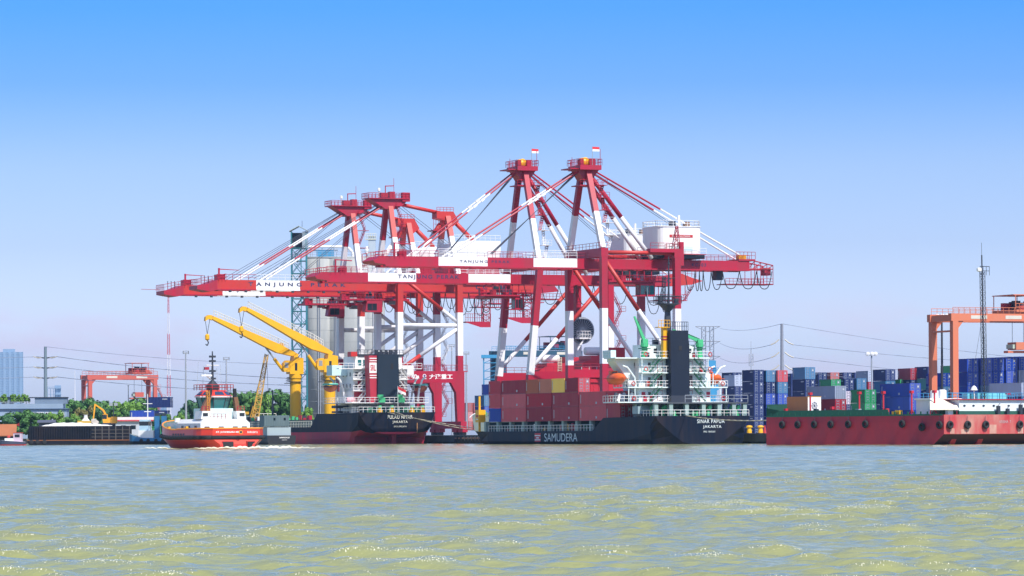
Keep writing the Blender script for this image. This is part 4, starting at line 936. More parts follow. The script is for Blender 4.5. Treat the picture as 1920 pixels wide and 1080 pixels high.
for i, z in enumerate(D2[1:5]):
    b = MB(); x0, x1 = ((-10.2,8.6),(-6.9,6.9),(-6.9,6.9),(-10,8.8))[i]; ya = (yh-6,yh-1.8,yh-1.8,yh-1.5)[i]
    b.box(x0,x1,ya,yh-.003,z,z+.16,W2); b.rail([(x0,ya,z+.16),(x1,ya,z+.16)],WHITE,1.05,1.1,.055)
    if i in (0,): b.box(x0,-6.603,yh-.003,yh+8,z,z+.16,W2); b.rail([(x0,ya,z+.16),(x0,yh+8,z+.16)],WHITE,1.05,1.1,.05)
    b.build('deck', house)
    for sx in (-1,1):
        b = MB(); b.stairs((sx*5.6,yh-1.0,([6.6]+D2[1:])[i]+.16),(sx*3.4,yh-1.0,z+.14),(0,-.6,0),WHITE,.06); b.build('ladder', house)
b = MB(); b.prism([(-2.6,8.7),(2.3,8.7),(2.1,18.9),(-2.5,18.9)], yh-5.2, yh-1.9, mat('funnel_navy',(.010,.022,.04),.6,(.018,.028,.045),.4,spec=.3)); fn = b.build('funnel', SB)
b = MB(); b.prism([(-4.0,8.7),(-2.61,8.7),(-2.51,18.7),(-4.4,18.7)], yh-4.6, yh-1.9, mat('funnel_red',(.45,.025,.05),.5)); b.build('casing', fn)
b = MB(); b.box(-4.25,-2.6,yh-4.64,yh-4.6,15.0,17.2,LWHITE)
for z in (13.9,14.4,17.5,18.0): b.box(-4.2,-2.6,yh-4.64,yh-4.6,z,z+.2,LWHITE)
b.build('funnel_band', fn)
lettering('SRL',(-3.42,yh-4.64,16.1),XR,UPZ,1.25,1.3,mat('funnel_letter',(.55,.03,.05),.5),fn,out=.02,bold=.03)
b = MB(); b.box(.4,.9,yh-5.24,yh-5.2,15.8,17,BLACK); b.build('funnel_grille', fn)
for k in range(9): b = MB(); b.tube((-2.3+k*.5,yh-3.6,18.9),(-2.3+k*.5,yh-3.6,19.5),.22,DARK,6); b.build('exhaust_pipe', fn)
b = MB(); b.rail([(-8.5,10,6.6),(-8.5,.3,6.65),(8.5,.3,6.65)],WHITE,1.1,1.0,.055)
b.build('poop_railing', SB)
for x in (-3.6,-.9,3.6,6.0):
    b = MB(); b.lathe((x,.9,6.65),[(.6,0),(.6,.5),(.35,.55),(.35,1.0)],YEL,10); b.lathe((x,.9,7.6),[(.4,0),(.4,.5)],LGREEN,10); b.build('mooring_bollard', SB)
for x in (-2.0,2.4):
    b = MB(); b.box(x-.7,x+.7,yh-6.2,yh-5.4,8.76,9.8,LGREEN); b.box(x-.9,x+.3,yh-6.2,yh-5.4,9.8,10.4,LGREEN); b.build('ventilator', SB)
b = MB()
for x in (-5,-3,-.4,1,3,5.4): b.lathe((x,3,7.2),[(.65,-.6),(.4,-.5),(.4,.5),(.65,.6)],GREEN,10,'x'); b.box(x-.9,x+.9,2.5,3.5,6.6,6.8,GREEN)
b.build('mooring_winches', SB)
b = MB(); b.tube((.1,-.1,6.6),(.1,-.1,12.2),.06,WHITE,5); b.build('ensign_staff', SB)
b = MB(); b.add([(.1,-.1,12.1),(1.9,-.1,11.3),(1.9,-.1,10.7),(.1,-.1,11.5)],[(0,1,2,3)],mat('flag_red',(.7,.03,.04),.7)); b.add([(.1,-.1,11.5),(1.9,-.1,10.7),(1.9,-.1,10.2),(.1,-.1,10.9)],[(0,1,2,3)],LWHITE); b.build('ensign', SB)
b = MB(); b.box(-9.4,-6.8,11,15,6.6,7.0,DARK); b.box(-9.6,-6.9,11.5,14.5,7.6,8.2,DARK); b.tube((-8.5,12,7),(-8.5,12,7.6),.1,DARK); b.build('raft_rack', SB)
b = MB(); b.lathe((-7.6,8,9.4),[(.4,-.8),(.5,-.5),(.5,.5),(.4,.8)],mat('raft_pink',(.8,.35,.4),.5),12,'x'); b.build('life_raft', SB)
lifeboat('lifeboat', F2.o+EX*-9.6+EY*15+V(0,0,12.2), 'open lifeboat with green cover hung beside the yellow crane post', 6, mat('boat_orange_red',(.55,.13,.06),.5), False)
lifeboat('lifeboat', F2.o+EX*8.6+EY*9+V(0,0,12.0), 'open lifeboat with green cover below the 40t sign', 5.4, mat('boat_orange_red',(.55,.13,.06),.5), False)
for sx in (-1,1):
    for yy in (12.6,17.2) if sx < 0 else (7,11): b = MB(); b.poly([(sx*7.2,yy,9),(sx*7.6,yy,11.6),(sx*8.3,yy,13.6),(sx*9.0,yy,14.2)],.22,W2,6); b.build('lifeboat_davit', SB)
b = MB()                                                                   # hold coaming and deck rail
b.box(-6.4,6.4,31,84,3.6,5.3,mat('hold_coaming',(.05,.10,.11),.7)); b.rail([(-8.4,y,3.65) for y in (31,50,70,86)],mat('cream_rail',(.68,.68,.58),.6),1.3,1.1,.07)
rnd = random.Random(8)
for k in range(30):
    y = 31+rnd.random()*52; b.box(-6.9,-6.2,y,y+.6,5.3,5.7+rnd.random()*.6,rnd.choice([RED,RED,YEL,LGREEN,DARK,WHITE]))
b.build('hatch_deck', SB)
for y, tip in ((43,(450,577)),(66.5,(386,593))):
    c = bpy.data.objects.new('deck_crane', None); COL.objects.link(c); c.parent = SB; c.location = (0,y,0)
    fx = Frame(-14, 77+y)
    b = MB(); b.lathe((0,0,3.6),[(1.75,0),(1.75,11.0),(2.0,11.3),(2.0,12.2)],YEL,20); b.lathe((0,0,14.0),[(2.3,0),(2.3,.12)],DARK,16); b.rail([(-2.3,-1,14.1),(-2.3,1,14.1)],DARK,1,.7,.05); b.box(-3.4,-1.9,-1,1,13.6,13.75,DARK); b.rail([(-3.4,-1,13.75),(-1.9,-1,13.75)],DARK,1.2,.5,.05); b.build('pedestal', c, False)
    b = MB(); b.prism([(-2.4,15.8),(2.1,15.8),(2.1,19.4),(-1.0,19.8),(-1.2,18.8),(-2.4,18.6)],-1.9,1.9,YEL); b.build('slewing_house', c)
    b = MB(); b.prism([(-2.41,16.3),(-4.2,16.3),(-4.7,17.2),(-4.4,18.3),(-3.6,18.9),(-2.41,18.9)],-1.7,.2,YEL); b.build('operator_cab', c)
    b = MB(); b.box(-4.1,-2.9,-1.74,-1.7,17.2,18.4,mat('cab_glass_grey',(.30,.30,.32),.2)); b.build('cab_window', c); b = MB(); b.box(-.8,.0,-1.94,-1.9,16.6,18.3,GLASS); b.build('cab_window', c)
    for o in c.children:
        for v in o.data.vertices:
            v.co.x *= .72; v.co.y *= .72
    tx, tz = fx.xz(*tip)
    hx, hz = (.4,19.9)
    b = MB(); p = V(hx,0,hz); q = V(tx+1.4,0,tz-.3); d = (q-p); n_ = V(-d.z,0,d.x).normalized(); n_ = n_ if n_.z > 0 else -n_
    o = [p-n_*.3, p.lerp(q,.22)-n_*1.25, p.lerp(q,.36)-n_*1.15, q-n_*.35, q+n_*.35, p.lerp(q,.22)+n_*.75, p+n_*.4]
    b.prism([(v.x,v.z) for v in o], -.9, .9, YEL); b.prism([(q.x,q.z+.5),(q.x-.9,q.z+.6),(tx-.2,tz-.2),(tx-.3,tz-1.1),(tx+.6,tz-.6),(q.x,q.z-.6)],-.6,.6,YEL); b.lathe((p.lerp(q,.2)+n_*.8)[:],[(.6,-.4),(.6,.4)],YEL,12,'y')
    b.build('jib', c)
    b = MB(); b.rail([p.lerp(q,.12)+n_*.6-V(0,.8,0), p.lerp(q,.25)+n_*.75-V(0,.8,0), q+n_*.4-V(0,.8,0)], mat('pale_rail',(.75,.72,.66),.6) if y > 50 else mat('pale_rail',(.75,.72,.66),.6), 1.25, .5, .075); b.build('jib_railing', c)
    b = MB(); a = p.lerp(q,.36)-n_*1.0; b.tube((-2.9,0,16.6),V(-2.9,0,16.6).lerp(a,.5),.36,YEL,10); b.tube(V(-2.9,0,16.6).lerp(a,.5),a,.2,STEEL,8); b.build('luffing_cylinder', c)
    b = MB(); hk = tz-5.4
    for dx in (-.15,.9): b.tube((tx+dx,0,tz-.8),(tx+.3,0,hk+1.3),.06,ROPE,4)
    b.lathe((tx+.3,0,hk),[(.3,0),(.5,.3),(.5,1.1),(.25,1.4)],YEL,10); b.poly([(tx+.3,0,hk),(tx+.6,0,hk-.5),(tx+.3,0,hk-1.2),(tx-.1,0,hk-.9)],.13,DARK,6); b.build('hook_block', c)

# ------------------------------------------------------------------ red barge
PB = math.atan2(.6,.8); BX = V(.8,.6,0); BY = V(-.6,.8,0)
class _B: o = at(1770, 815, 545)*1; 
FB = _B(); FB.o = V(FB.o.x, FB.o.y, 0)
def bside(px): k = (px-960)/7000; return (FB.o.x-545*k)/(.6+.8*k)
def bstern(px): k = (px-960)/7000; return (545*k-FB.o.x)/(.8-.6*k)
BG = thing('barge', 'long rusty red barge with tyre fenders, moored astern of the black container ship', 'barge', FB.o, PB)
BRED = mat('barge_red', (.50,.026,.045), .6, (.26,.03,.055), .7, .22, streak=2)
BRUST = mat('barge_rusty_red', (.46,.035,.045), .65, (.52,.28,.22), .85, .30, streak=3)
b = MB(); Lb, Bb, zd = 39.6, 24.0, 4.4
# side walls, raked stern with a dark overhang, bottom
b.add([(0,4.5,-1.5),(0,Lb,-1.5),(0,Lb,zd),(0,0,zd),(0,0,1.55)], [(0,4,3,2,1)], BRED)
b.add([(Bb,4.5,-1.5),(Bb,Lb,-1.5),(Bb,Lb,zd),(Bb,0,zd),(Bb,0,1.55)], [(0,1,2,3,4)], BRED)
b.add([(0,0,1.55),(Bb,0,1.55),(Bb,0,zd),(0,0,zd)], [(0,1,2,3)], BRUST)
b.add([(0,0,1.55),(0,4.5,-1.5),(Bb,4.5,-1.5),(Bb,0,1.55)], [(0,1,2,3)], mat('barge_bottom_dark', (.06,.015,.02), .8))
b.add([(0,Lb,-1.5),(Bb,Lb,-1.5),(Bb,Lb,zd),(0,Lb,zd)], [(3,2,1,0)], BRED)
b.add([(0,0,zd),(Bb,0,zd),(Bb,Lb,zd),(0,Lb,zd)], [(0,1,2,3)], mat('barge_deck', (.10,.12,.10), .8))
hull = b.build('hull', BG)
b = MB(); b.box(-.04,0,.3,Lb,zd-.12,zd+.12,GREEN); b.box(.02,.10,12,Lb-1,zd+.12,zd+.85,GREEN); b.add([(0,Lb-1,zd+.1),(0,Lb,zd+.1),(0,Lb,zd+1.3),(0,Lb-3,zd+.9)],[(0,1,2,3),(3,2,1,0)],GREEN)
y = 2
while y < Lb-1: b.box(-.02,.06,y,y+.25,zd+.1,zd+.5,GREEN); y += 1.4
b.build('bulwark', BG)
b = MB()
for x in (3.1,8.5): b.prism([(.4,1.4),(3.8,-1.5),(5.2,-1.5),(2.6,.2)], x-.5, x+.5, BRED, 'yz'); b.prism([(.8,1.3),(2.6,-1.5),(3.2,-1.5),(1.2,1.3)], x-.5, x+.5, BRED, 'yz')
b.build('skeg', BG)
for x, w in ((1.2,.9),(3.4,1.0),(4.6,.5),(9.2,1.4),(15.0,1.1)): b = MB(); b.box(x,x+w,-.02,0,1.6,2.6+.5*math.sin(x*3),mat('pale_rust_scrape',(.55,.33,.26),.85,(.4,.1,.1),.7,1.2)); b.build('scrape_patch', hull)
lettering('KRISNA  7', (12.4,0,3.35), XR, UPZ, 2.3, .42, mat('faded_lettering',(.45,.40,.42),.7), hull, out=.03)
tyre = None
ty = [(-.3,bside(x),3.1,0) for x in (1469,1498,1529,1560,1593,1625,1694)] + [(-.3,bside(1731),2.6,0),(-.3,bside(1764),2.9,0)] + [(bstern(x),-.3,2.9,1) for x in (1779,1812,1846,1910)]
pl = ['first tyre from the green bow','second tyre from the green bow','third tyre from the green bow','fourth tyre from the green bow','fifth tyre from the green bow','sixth tyre from the green bow','seventh tyre from the green bow','low hung tyre nearest the stern corner','tyre at the very corner of the rusty stern','tyre close beside the corner one on the stern','tyre on the stern below the awning side','tyre on the rusty stern under the first portholes','tyre on the stern right of the faded name']
for i, (x, y, z, face) in enumerate(ty):
    loc = FB.o+BX*x+BY*y+V(0,0,z); rz = PB + (math.pi/2 if face else 0)
    if tyre is None:
        tyre = thing('tyre_fender', '', 'tyre', loc, rz, 'tyre fenders hung round the barge'); b = MB(); n = 18; vs = []; fs = []
        for k in range(n):
            a = 2*math.pi*k/n
            for j in range(8):
                c_ = 2*math.pi*j/8; r = .43+.19*math.cos(c_); vs.append((.24*math.sin(c_), r*math.cos(a), r*math.sin(a)))
        for k in range(n):
            for j in range(8): fs.append((k*8+j,k*8+(j+1)%8,((k+1)%n)*8+(j+1)%8,((k+1)%n)*8+j))
        b.add(vs, fs, BLACK); b.build('tyre_body', tyre, True); b = MB(); b.tube((.1,0,.55),(.1,0,1.3),.035,DARK,4); b.build('hanging_chain', tyre); cur = tyre
    else: cur = clone(tyre, '', loc, rz)
    cur['label'] = 'black ' + pl[i]
# stern deckhouse
b = MB(); AQ2 = mat('deckhouse_white', (.72,.78,.84), .5, (.55,.55,.55), .3)
b.box(4.2,23,1.2,9,zd+.9,zd+3.6,AQ2); b.box(3.4,23.4,.8,9.4,zd+3.602,zd+3.85,RED); b.box(4.0,23.2,1.0,9.2,zd,zd+.898,mat('dark_green_base',(.02,.10,.07),.6))
dh = b.build('deckhouse', BG); dh_mark = True
for x in [bstern(v) for v in (1819,1836,1855,1874,1902)]:
    b = MB(); b.lathe((x,1.16,zd+2.2),[(.24,-.03),(.24,.04)],DARK,14,'y'); b.build('porthole', dh)
b = MB(); b.rail([(1.8,1.2,zd+3.85),(23.2,1.2,zd+3.85)],BLUEC,1.5,1.0,.06); b.rail([(3.4,9,zd+3.85),(23.2,9,zd+3.85)],BLUEC,1.5,1.0,.06)
for k in range(4): b.box(9.0+k*1.5,10.35+k*1.5,2.2,3.2,zd+3.85,zd+5.3,mat('aqua_tank',(.16,.58,.66),.5))
b.box(6.6,7.2,2,3,zd+3.85,zd+5.2,mat('aqua_tank',(.16,.58,.66),.5)); b.box(7.4,8.0,2,3,zd+3.85,zd+5,TEAL); b.build('roof_tanks_and_rail', dh)
b = MB(); b.lathe((8.4,2.4,zd+3.85),[(.1,0),(.1,2.0),(.55,2.2),(.35,2.9),(.1,3.3)],WHITE,10); b.build('vent_cowl', dh)
b = MB(); b.box(14.6,15.7,2.2,2.8,zd+5.0,zd+5.4,RED); b.build('roof_life_ring_box', dh)
for x, h in ((11.3,1.3),(13.2,.9),(15.9,1.5),(16.6,1.0)):
    b = MB(); b.box(x,x+.5,.35,.75,zd+.1,zd+h,DARK); b.tube((x,.4,zd+h),(x+.5,.4,zd+h+.4),.06,DARK,4); b.build('deck_bollard', BG)
b = MB(); AW = mat('awning_canvas',(.85,.80,.66),.85,(.75,.65,.5),.3); b.add([(1.0,4,zd+2.35),(5.6,4,zd+2.35),(2.9,-.2,zd+.75),(-1.8,1,zd+.75)],[(0,1,2,3),(3,2,1,0)],AW); b.add([(1.0,4,zd+2.28),(5.6,4,zd+2.28),(2.9,-.2,zd+.68),(-1.8,1,zd+.68)],[(0,1,2,3),(3,2,1,0)],AW); b.build('awning', BG)
b = MB(); b.tube((-1.7,1.1,zd),(-1.7,1.1,zd+.7),.06,RED,4); b.tube((2.6,0,zd),(2.6,0,zd+.7),.06,RED,4); b.build('awning_post', BG)
b = MB(); b.box(2.6,4.1,2.2,3.6,zd,zd+1.2,mat('potted_shade_green',(.03,.12,.05),.8)); b.build('deck_plants', BG)
b = MB(); b.box(1.6,2.6,.8,1.4,zd,zd+1.0,WHITE); b.build('white_locker', BG)
b = MB(); b.box(1.5,8.5,4.5,7.5,zd,zd+2.2,WHITE); b.box(1.3,8.7,4.3,7.7,zd+2.202,zd+2.45,WHITE); b.lathe((3.4,5.6,zd+2.45),[(.6,0),(.6,1.1),(.3,1.2)],WHITE,12); b.lathe((5.6,6.2,zd+2.45),[(.6,0),(.6,1.2),(.3,1.3)],WHITE,12); win(b,3,4.5,4.5,zd+.9,zd+1.6); b.build('forward_cabin', BG)
for o in [dh]+list(dh.children):
    for v in o.data.vertices: v.co.z = zd+(v.co.z-zd)*.60
b = MB(); MX = bstern(1860); zd2 = zd+2.3                         # tall lattice radio mast of the barge
b.lattice((MX,1.5,zd2),(MX-.35,1.5,25.6),.55,DARK,24,.05,.035); b.tube((MX,1.5,zd),(MX-.45,1.5,28.0),.10,DARK,6); b.tube((MX-.45,1.5,28),(MX-.5,1.5,29.8),.04,DARK,4)
b.rail([(MX-1.1,1.2,25.0),(MX+.8,1.2,25.0)],DARK,1.3,.6,.05); b.lathe((MX-1.2,1.3,25.8),[(.1,-.3),(.4,-.2),(.4,.2),(.1,.3)],WHITE,8); b.build('lattice_mast', BG)
for dx in (-2.7,1.4): b = MB(); b.tube((MX+dx,2,zd2),(MX-.4,1.5,19),.025,DARK,3); b.build('mast_guy', BG)
b = MB()
for y, h in ((bside(1514),3.4),(bside(1606),3.4),(bside(1651),3.4),(bside(1704),3.4),(bside(1747),3.4),(bside(1555),1.2),(bside(1468),1.0)):
    b = MB(); b.tube((.6,y,zd),(.6,y,zd+h),.14,mat('post_red',(.55,.02,.04),.5),6); b.box(.35,.85,y-.25,y+.25,zd+h-.2,zd+h+.2,mat('post_red',(.55,.02,.04),.5))
    for d in (-.6,.6): b.beam((.6,y,zd+.9),(.6,y+d,zd),.12,.12,mat('post_red',(.55,.02,.04),.5))
    b.build('red_post', BG)
rnd = random.Random(3)
b = MB()
for k in range(34):
    y = 8+rnd.random()*30; b.box(.3,.9,y,y+.5+rnd.random()*.8,zd,zd+.4+rnd.random()*.7,rnd.choice([GREEN,GREEN,BRED,STEEL,TEAL,YEL,DARK]))
b.build('deck_gear', BG)
b = MB()
for k in range(8): b.tube((.4+.1*k,36+.3*k,zd+.15+.05*(k%3)),(.8,34+.5*k,zd+.3+.06*(k%2)),.12,HEMP,5)
b.build('rope_coil', BG)
# white box with a ship's wheel sign, standing on the barge
t = thing('sign_box', 'white box on the barge deck with a round ship\'s wheel emblem', 'box', FB.o+BX*1.6+BY*(bside(1518)+2.2)+V(0,0,zd+.2), PB)
b = MB(); b.box(0,2.7,0,4.8,0,2.75,WHITE); b.build('box_body', t)
b = MB(); b.box(-.02,2.75,-.03,-.003,-.12,.02,YEL); b.box(-.02,2.75,-.03,-.003,2.72,2.8,YEL); b.box(-.03,-.003,-.03,4.8,-.12,2.8,mat('rusty_orange_side',(.5,.18,.06),.6)); b.build('frame', t)
b = MB(); ringp = [(1.35+.5*math.cos(RAD(15*k)),-.04,1.4+.5*math.sin(RAD(15*k))) for k in range(25)]; b.poly(ringp,.04,NAVY,4)
for k in range(8):
    a = math.pi*k/4; b.beam((1.35,-.03,1.4),(1.35+.66*math.cos(a),-.03,1.4+.66*math.sin(a)),.03,.06,NAVY)
b.build('wheel_emblem', t)
# bollards and cones on the quay in the gap between ship and barge
for i, (px, py, c, nm, lab) in enumerate([(1405,803,YEL,'mooring_bollard','yellow bollard on the quay edge nearest the ship stern'),(1426,801,YEL,'mooring_bollard','yellow bollard on the quay edge next to the red barge'),(1434,799,REDO,'traffic_cone','orange cone on the quay beside the barge bow')]):
    p = at(px, 812, 624); t = thing(nm, lab, nm.split('_')[-1], (p.x,p.y,1.75), PB); b = MB()
    if nm == 'mooring_bollard': b.lathe((0,0,0),[(.45,0),(.40,.5),(.32,.9),(.55,1.1),(.50,1.3),(.2,1.4)],c,12); b.build('bollard_head', t); b = MB(); b.box(-.6,.6,-.5,.5,-.01,.12,DARK); b.build('base_plate', t)
    else: b.lathe((0,0,0),[(.30,0),(.08,1.4)],c,12); b.build('cone', t); b = MB(); b.box(-.38,.38,-.38,.38,-.01,.08,DARK); b.build('base', t)
def rope(p, q, sag, label, m=HEMP, r=.09, name='mooring_rope', cat='rope', group=None):
    p, q = Vector(p), Vector(q); pts = [p.lerp(q,k/14)-V(0,0,sag*4*(k/14)*(1-k/14)) for k in range(15)]
    o = p.copy(); b = MB(); b.poly([v-o for v in pts], r, m, 5); ob = b.build(name, None, True, loc=o); return tag(ob, label, cat, group)
rope(F.o+EX*-3.4+EY*-.1+V(0,0,4.95), FB.o+BX*.2+BY*39.3+V(0,0,zd-.6), .35, 'pale mooring rope from the SINAR PAPUA stern to the red barge bow')
rope(F2.o+EX*-2.2+EY*-.1+V(0,0,6.6), Q(-2.4,33,1.9), .5, 'upper tan mooring rope from the PULAU NITAR stern to the quay', r=.08)
rope(F2.o+EX*-.4+EY*-.1+V(0,0,6.6), Q(-2.4,34.5,1.9), 1.0, 'lower tan mooring rope from the PULAU NITAR stern to the quay', r=.08)

# ------------------------------------------------------------------ harbour tug
TP = at(425, 842, 525); TH = RAD(28)
TG = thing('tugboat', 'red harbour tug with white deckhouse and glazed wheelhouse under way through the water', 'boat', (TP.x, 525, 0), TH)
TRED = mat('tug_red', (.66,.045,.022), .28, (.5,.05,.03), .3); TL = 20.0
b = MB()
# stations from stern (y=-4) to bow (y=15); rounded broad stern
def plan(u):                       # half breadth at fraction u
    if u < .16: return 4.8*math.sqrt(max(0,1-((.16-u)/.16)**2))*.30+4.8*.70
    if u < .55: return 4.8
    return 4.8*math.sqrt(max(0,1-((u-.55)/.45)**2.1))
def sheer(u): return 2.75 + .15*(1-u) if u < .5 else 2.75+1.4*((u-.5)/.5)**1.7
secs = []
for k in range(21):
    u = k/20; y = -4+TL*u; hw = max(plan(u),.06); zt_ = sheer(u); f = 1.35+.25*max(0,(u-.6)/.4)
    lo = .74 if u > .12 else .62+.8*u; bow = 1-.55*max(0,(u-.7)/.3)
    zk = -1.6
    secs.append(sec(y+(0 if k else 0), [(0,zk),(hw*.45*bow,zk),(hw*lo*bow,-.3),(hw*(lo+.13)*(.5+.5*bow),.7),(hw*.985,f+.05),(hw,f+.35),(hw*.985,zt_)]))
loft(b, secs, [(99,TRED)], mat('tug_deck',(.10,.16,.12),.7))
hull = b.build('hull', TG)
for p in hull.data.polygons: p.use_smooth = len(p.vertices) == 4 and abs(p.normal.z) < .8
b = MB()
pts = [(-plan(k/20)-.1,-4+TL*k/20,1.62+.42*max(0,(k/20-.6)/.4)) for k in range(21)]; pts2 = [(-p[0],p[1],p[2]) for p in reversed(pts)]
st = [(plan(0)*(1-k/4)+0-plan(0)*k/4 ,-4.12-.25*math.sin(math.pi*k/8),1.62) for k in range(9) if False]
ring = pts+pts2
b.poly(ring+[ring[0]], .30, BLACK, 8)
for k in range(0, 6):
    y = 13.2+k*.3; b.lathe((-plan((y+4)/TL)*.9-.15,y,2.9),[(.2,-.2),(.55,-.15),(.55,.15),(.2,.2)],BLACK,10,'x')
b.build('rubber_fender', TG, True)
b = MB(); ORG = mat('bulwark_cap_orange',(.85,.30,.03),.5)
cap = [(-plan(k/20)*.985,-4+TL*k/20,sheer(k/20)) for k in range(21)]; cap = cap+[(-p[0],p[1],p[2]) for p in reversed(cap)]
b.poly(cap+[cap[0]], .11, ORG, 6); b.build('bulwark_cap', TG)
SYs = -4.0
lettering('KT. JAYANEGARA 202', (-1.5,SYs,2.35), XR, UPZ, 2.9, .30, LWHITE, hull, out=.04, bold=.02)
lettering('SURABAYA', (2.05,SYs,2.35), XR, UPZ, 1.7, .28, LWHITE, hull, out=.04, spacing=1.3, bold=.02)
b = MB(); b.lathe((.25,SYs-.02,2.35),[(.28,-.03),(.28,.02)],ORG,14,'y'); b.lathe((.25,SYs-.06,2.35),[(.18,-.02),(.18,.02)],DARK,12,'y'); b.build('fairlead', hull)
for x in (-1.4,2.0): b = MB(); b.box(x-.65,x+.65,SYs+.10,SYs+.9,.25,1.0,BLACK); b.box(x-.74,x+.74,SYs+.16,SYs+.9,.17,1.08,mat('port_rim',(.30,.02,.02),.5)); b.build('freeing_port', hull)
for k in range(5): b = MB(); b.box(-4.81,-4.73,6.2-k*.85,6.7-k*.85,1.95,2.2,DARK); b.build('scupper', hull)
for y, x in ((9.4,-4.3),(3.0,-4.5)):
    b = MB(); b.box(x-.05,x+.25,y-.3,y+.3,2.3,3.2,YEL); b.build('boarding_step', hull)
# deckhouse
b = MB()
b.prism([(-3.5,1.6),(-3.5,4.0),(-2.9,4.9),(2.9,4.9),(3.5,4.0),(3.5,1.6)], .4, 8.2, WHITE); b.box(-3.3,-1.0,8.203,12,1.6,4.2,WHITE); b.box(-.998,2.6,8.203,11.5,1.6,3.9,WHITE)
for sx in (-1,1): b.prism([(sx*2.0,4.9),(sx*3.2,4.9),(sx*3.0,6.6),(sx*1.8,6.6)] if sx > 0 else [(-3.2,4.9),(-2.0,4.9),(-1.8,6.6),(-3.0,6.6)], .9, 3.2, WHITE)
dh = b.build('deckhouse', TG)
b = MB()
for x in (-2.6,-.6,1.4,2.7): b.box(x-.35,x+.35,.34,.4,2.3,3.3,(DARK,GLASS)[int(x > 0)])
for x in (-2.6,2.6): b.box(x-.35,x+.35,.84,.9,5.5,6.2,GLASS)
for y in (2,4.2,6.4): b.box(-3.54,-3.5,y-.35,y+.35,2.4,3.5,GLASS)
b.box(-3.34,-3.3,9,9.8,2.1,3.8,AQUA); b.box(-2.4,-1.9,.1,.35,2.0,2.8,RED)
b.build('windows_and_doors', dh)
b = MB(); b.box(-1.9,1.9,2.2,6.4,4.9,7.2,mat('mint_white',(.62,.80,.78),.5)); b.rail([(-1.8,1.2,4.9),(.4,1.2,4.9)],RED,1.1,.6,.045); b.build('bridge_base', dh)
b = MB(); oc = []
for k in range(8): a = math.pi/8+k*math.pi/4; oc.append((math.cos(a),math.sin(a)))
def octo(b, z0, r0, z1, r1, m, cy=4.2): 
    vs = [(c*r0,cy+s*r0*.95,z0) for c,s in oc]+[(c*r1,cy+s*r1*.95,z1) for c,s in oc]
    b.add(vs, [(k,(k+1)%8,8+(k+1)%8,8+k) for k in range(8)]+[tuple(range(7,-1,-1)),tuple(range(8,16))], m)
octo(b,7.2,2.35,9.55,2.85,TEALG); b.build('wheelhouse_glazing', TG)
b = MB()
for c,s in oc: b.beam((c*2.37,4.2+s*2.37*.95,7.2),(c*2.87,4.2+s*2.87*.95,9.55),.12,.12,DARK)
octo(b,9.552,3.15,9.85,3.15,mat('roof_edge_pale',(.75,.6,.6),.5)); b.build('wheelhouse_frame', TG)
b = MB(); octo(b,9.852,3.1,11.1,2.0,TRED); 
for k in range(8):
    (c0,s0),(c1,s1) = oc[k],oc[(k+1)%8]
    def pt(c,s,t,o=.03): r = 3.1+(2.0-3.1)*t; return V(c*(r+o),4.2+s*(r+o)*.95,9.852+1.25*t+.03)
    q = [pt(c0,s0,.15).lerp(pt(c1,s1,.15),.12),pt(c0,s0,.15).lerp(pt(c1,s1,.15),.88),pt(c0,s0,.72).lerp(pt(c1,s1,.72),.88),pt(c0,s0,.72).lerp(pt(c1,s1,.72),.12)]
    b.add(q,[(0,1,2,3)],mat('skylight_blue',(.03,.06,.13),.15))
b.build('wheelhouse_roof', TG)
b = MB(); b.rail([(-2,2.3,11.1),(2,2.3,11.1),(2,6,11.1),(-2,6,11.1),(-2,2.3,11.1)],REDO,1.1,.9,.05); b.build('roof_railing', TG)
b = MB(); b.lathe((0,4.5,11.1),[(.8,0),(.9,.9),(.5,1.5),(.25,1.9)],DARK,10); b.tube((0,4.5,12.6),(0,4.5,18.3),.2,DARK,8,.08); b.tube((-.9,4.5,15.8),(.9,4.5,15.8),.09,WHITE,5)
for z in (13.2,14.6,16.4,17.2): b.box(-.4,.4,4.3,4.7,z,z+.35,DARK)
b.box(-1.7,-.2,4.2,4.5,13.8,14.1,WHITE); b.tube((-1.2,4.4,14.1),(-.2,4.4,13.2),.12,WHITE,5)
for x in (-2,-1.2,.9,1.5): b.tube((x,5,11.2),(x*.9,5,14.5+abs(x)),.03,STEEL,3)
b.box(-1.1,-.5,4.4,4.8,15.0,15.5,RED); b.build('signal_mast', TG)
for sx in (-1,1):
    b = MB(); b.beam((sx*2.5,2.2,6.6),(sx*(1.6 if sx < 0 else 2.1),2.0,9.6),.55,.6,mat('exhaust_brown',(.22,.10,.05),.6)); b.tube((sx*(1.62 if sx < 0 else 2.1),2.0,9.0),(sx*(1.4 if sx < 0 else 2.0),1.9,11.4),.26,BLACK,8); b.build('exhaust_stack', TG)
b = MB(); b.lattice((-1.75,1.9,6.6),(-1.8,1.9,11),.35,mat('frame_orange',(.6,.25,.04),.5),6,.06,.04); b.rail([(-3,1,6.6),(-2,1,6.6)],RED,1.0,.5,.05); b.rail([(2,1,6.6),(3,1,6.6)],RED,1.0,.5,.05); b.build('ladder_frame', TG)
b = MB(); b.lathe((0,-1.6,2.2),[(.9,-1.1),(.5,-1.0),(.5,1.0),(.9,1.1)],GREEN,12,'x'); b.box(-1.6,1.6,-2.2,-1,1.6,1.9,DARK); b.lathe((-2.6,10.2,4.3),[(.4,0),(.4,.9)],WHITE,10); b.build('towing_winch', TG)

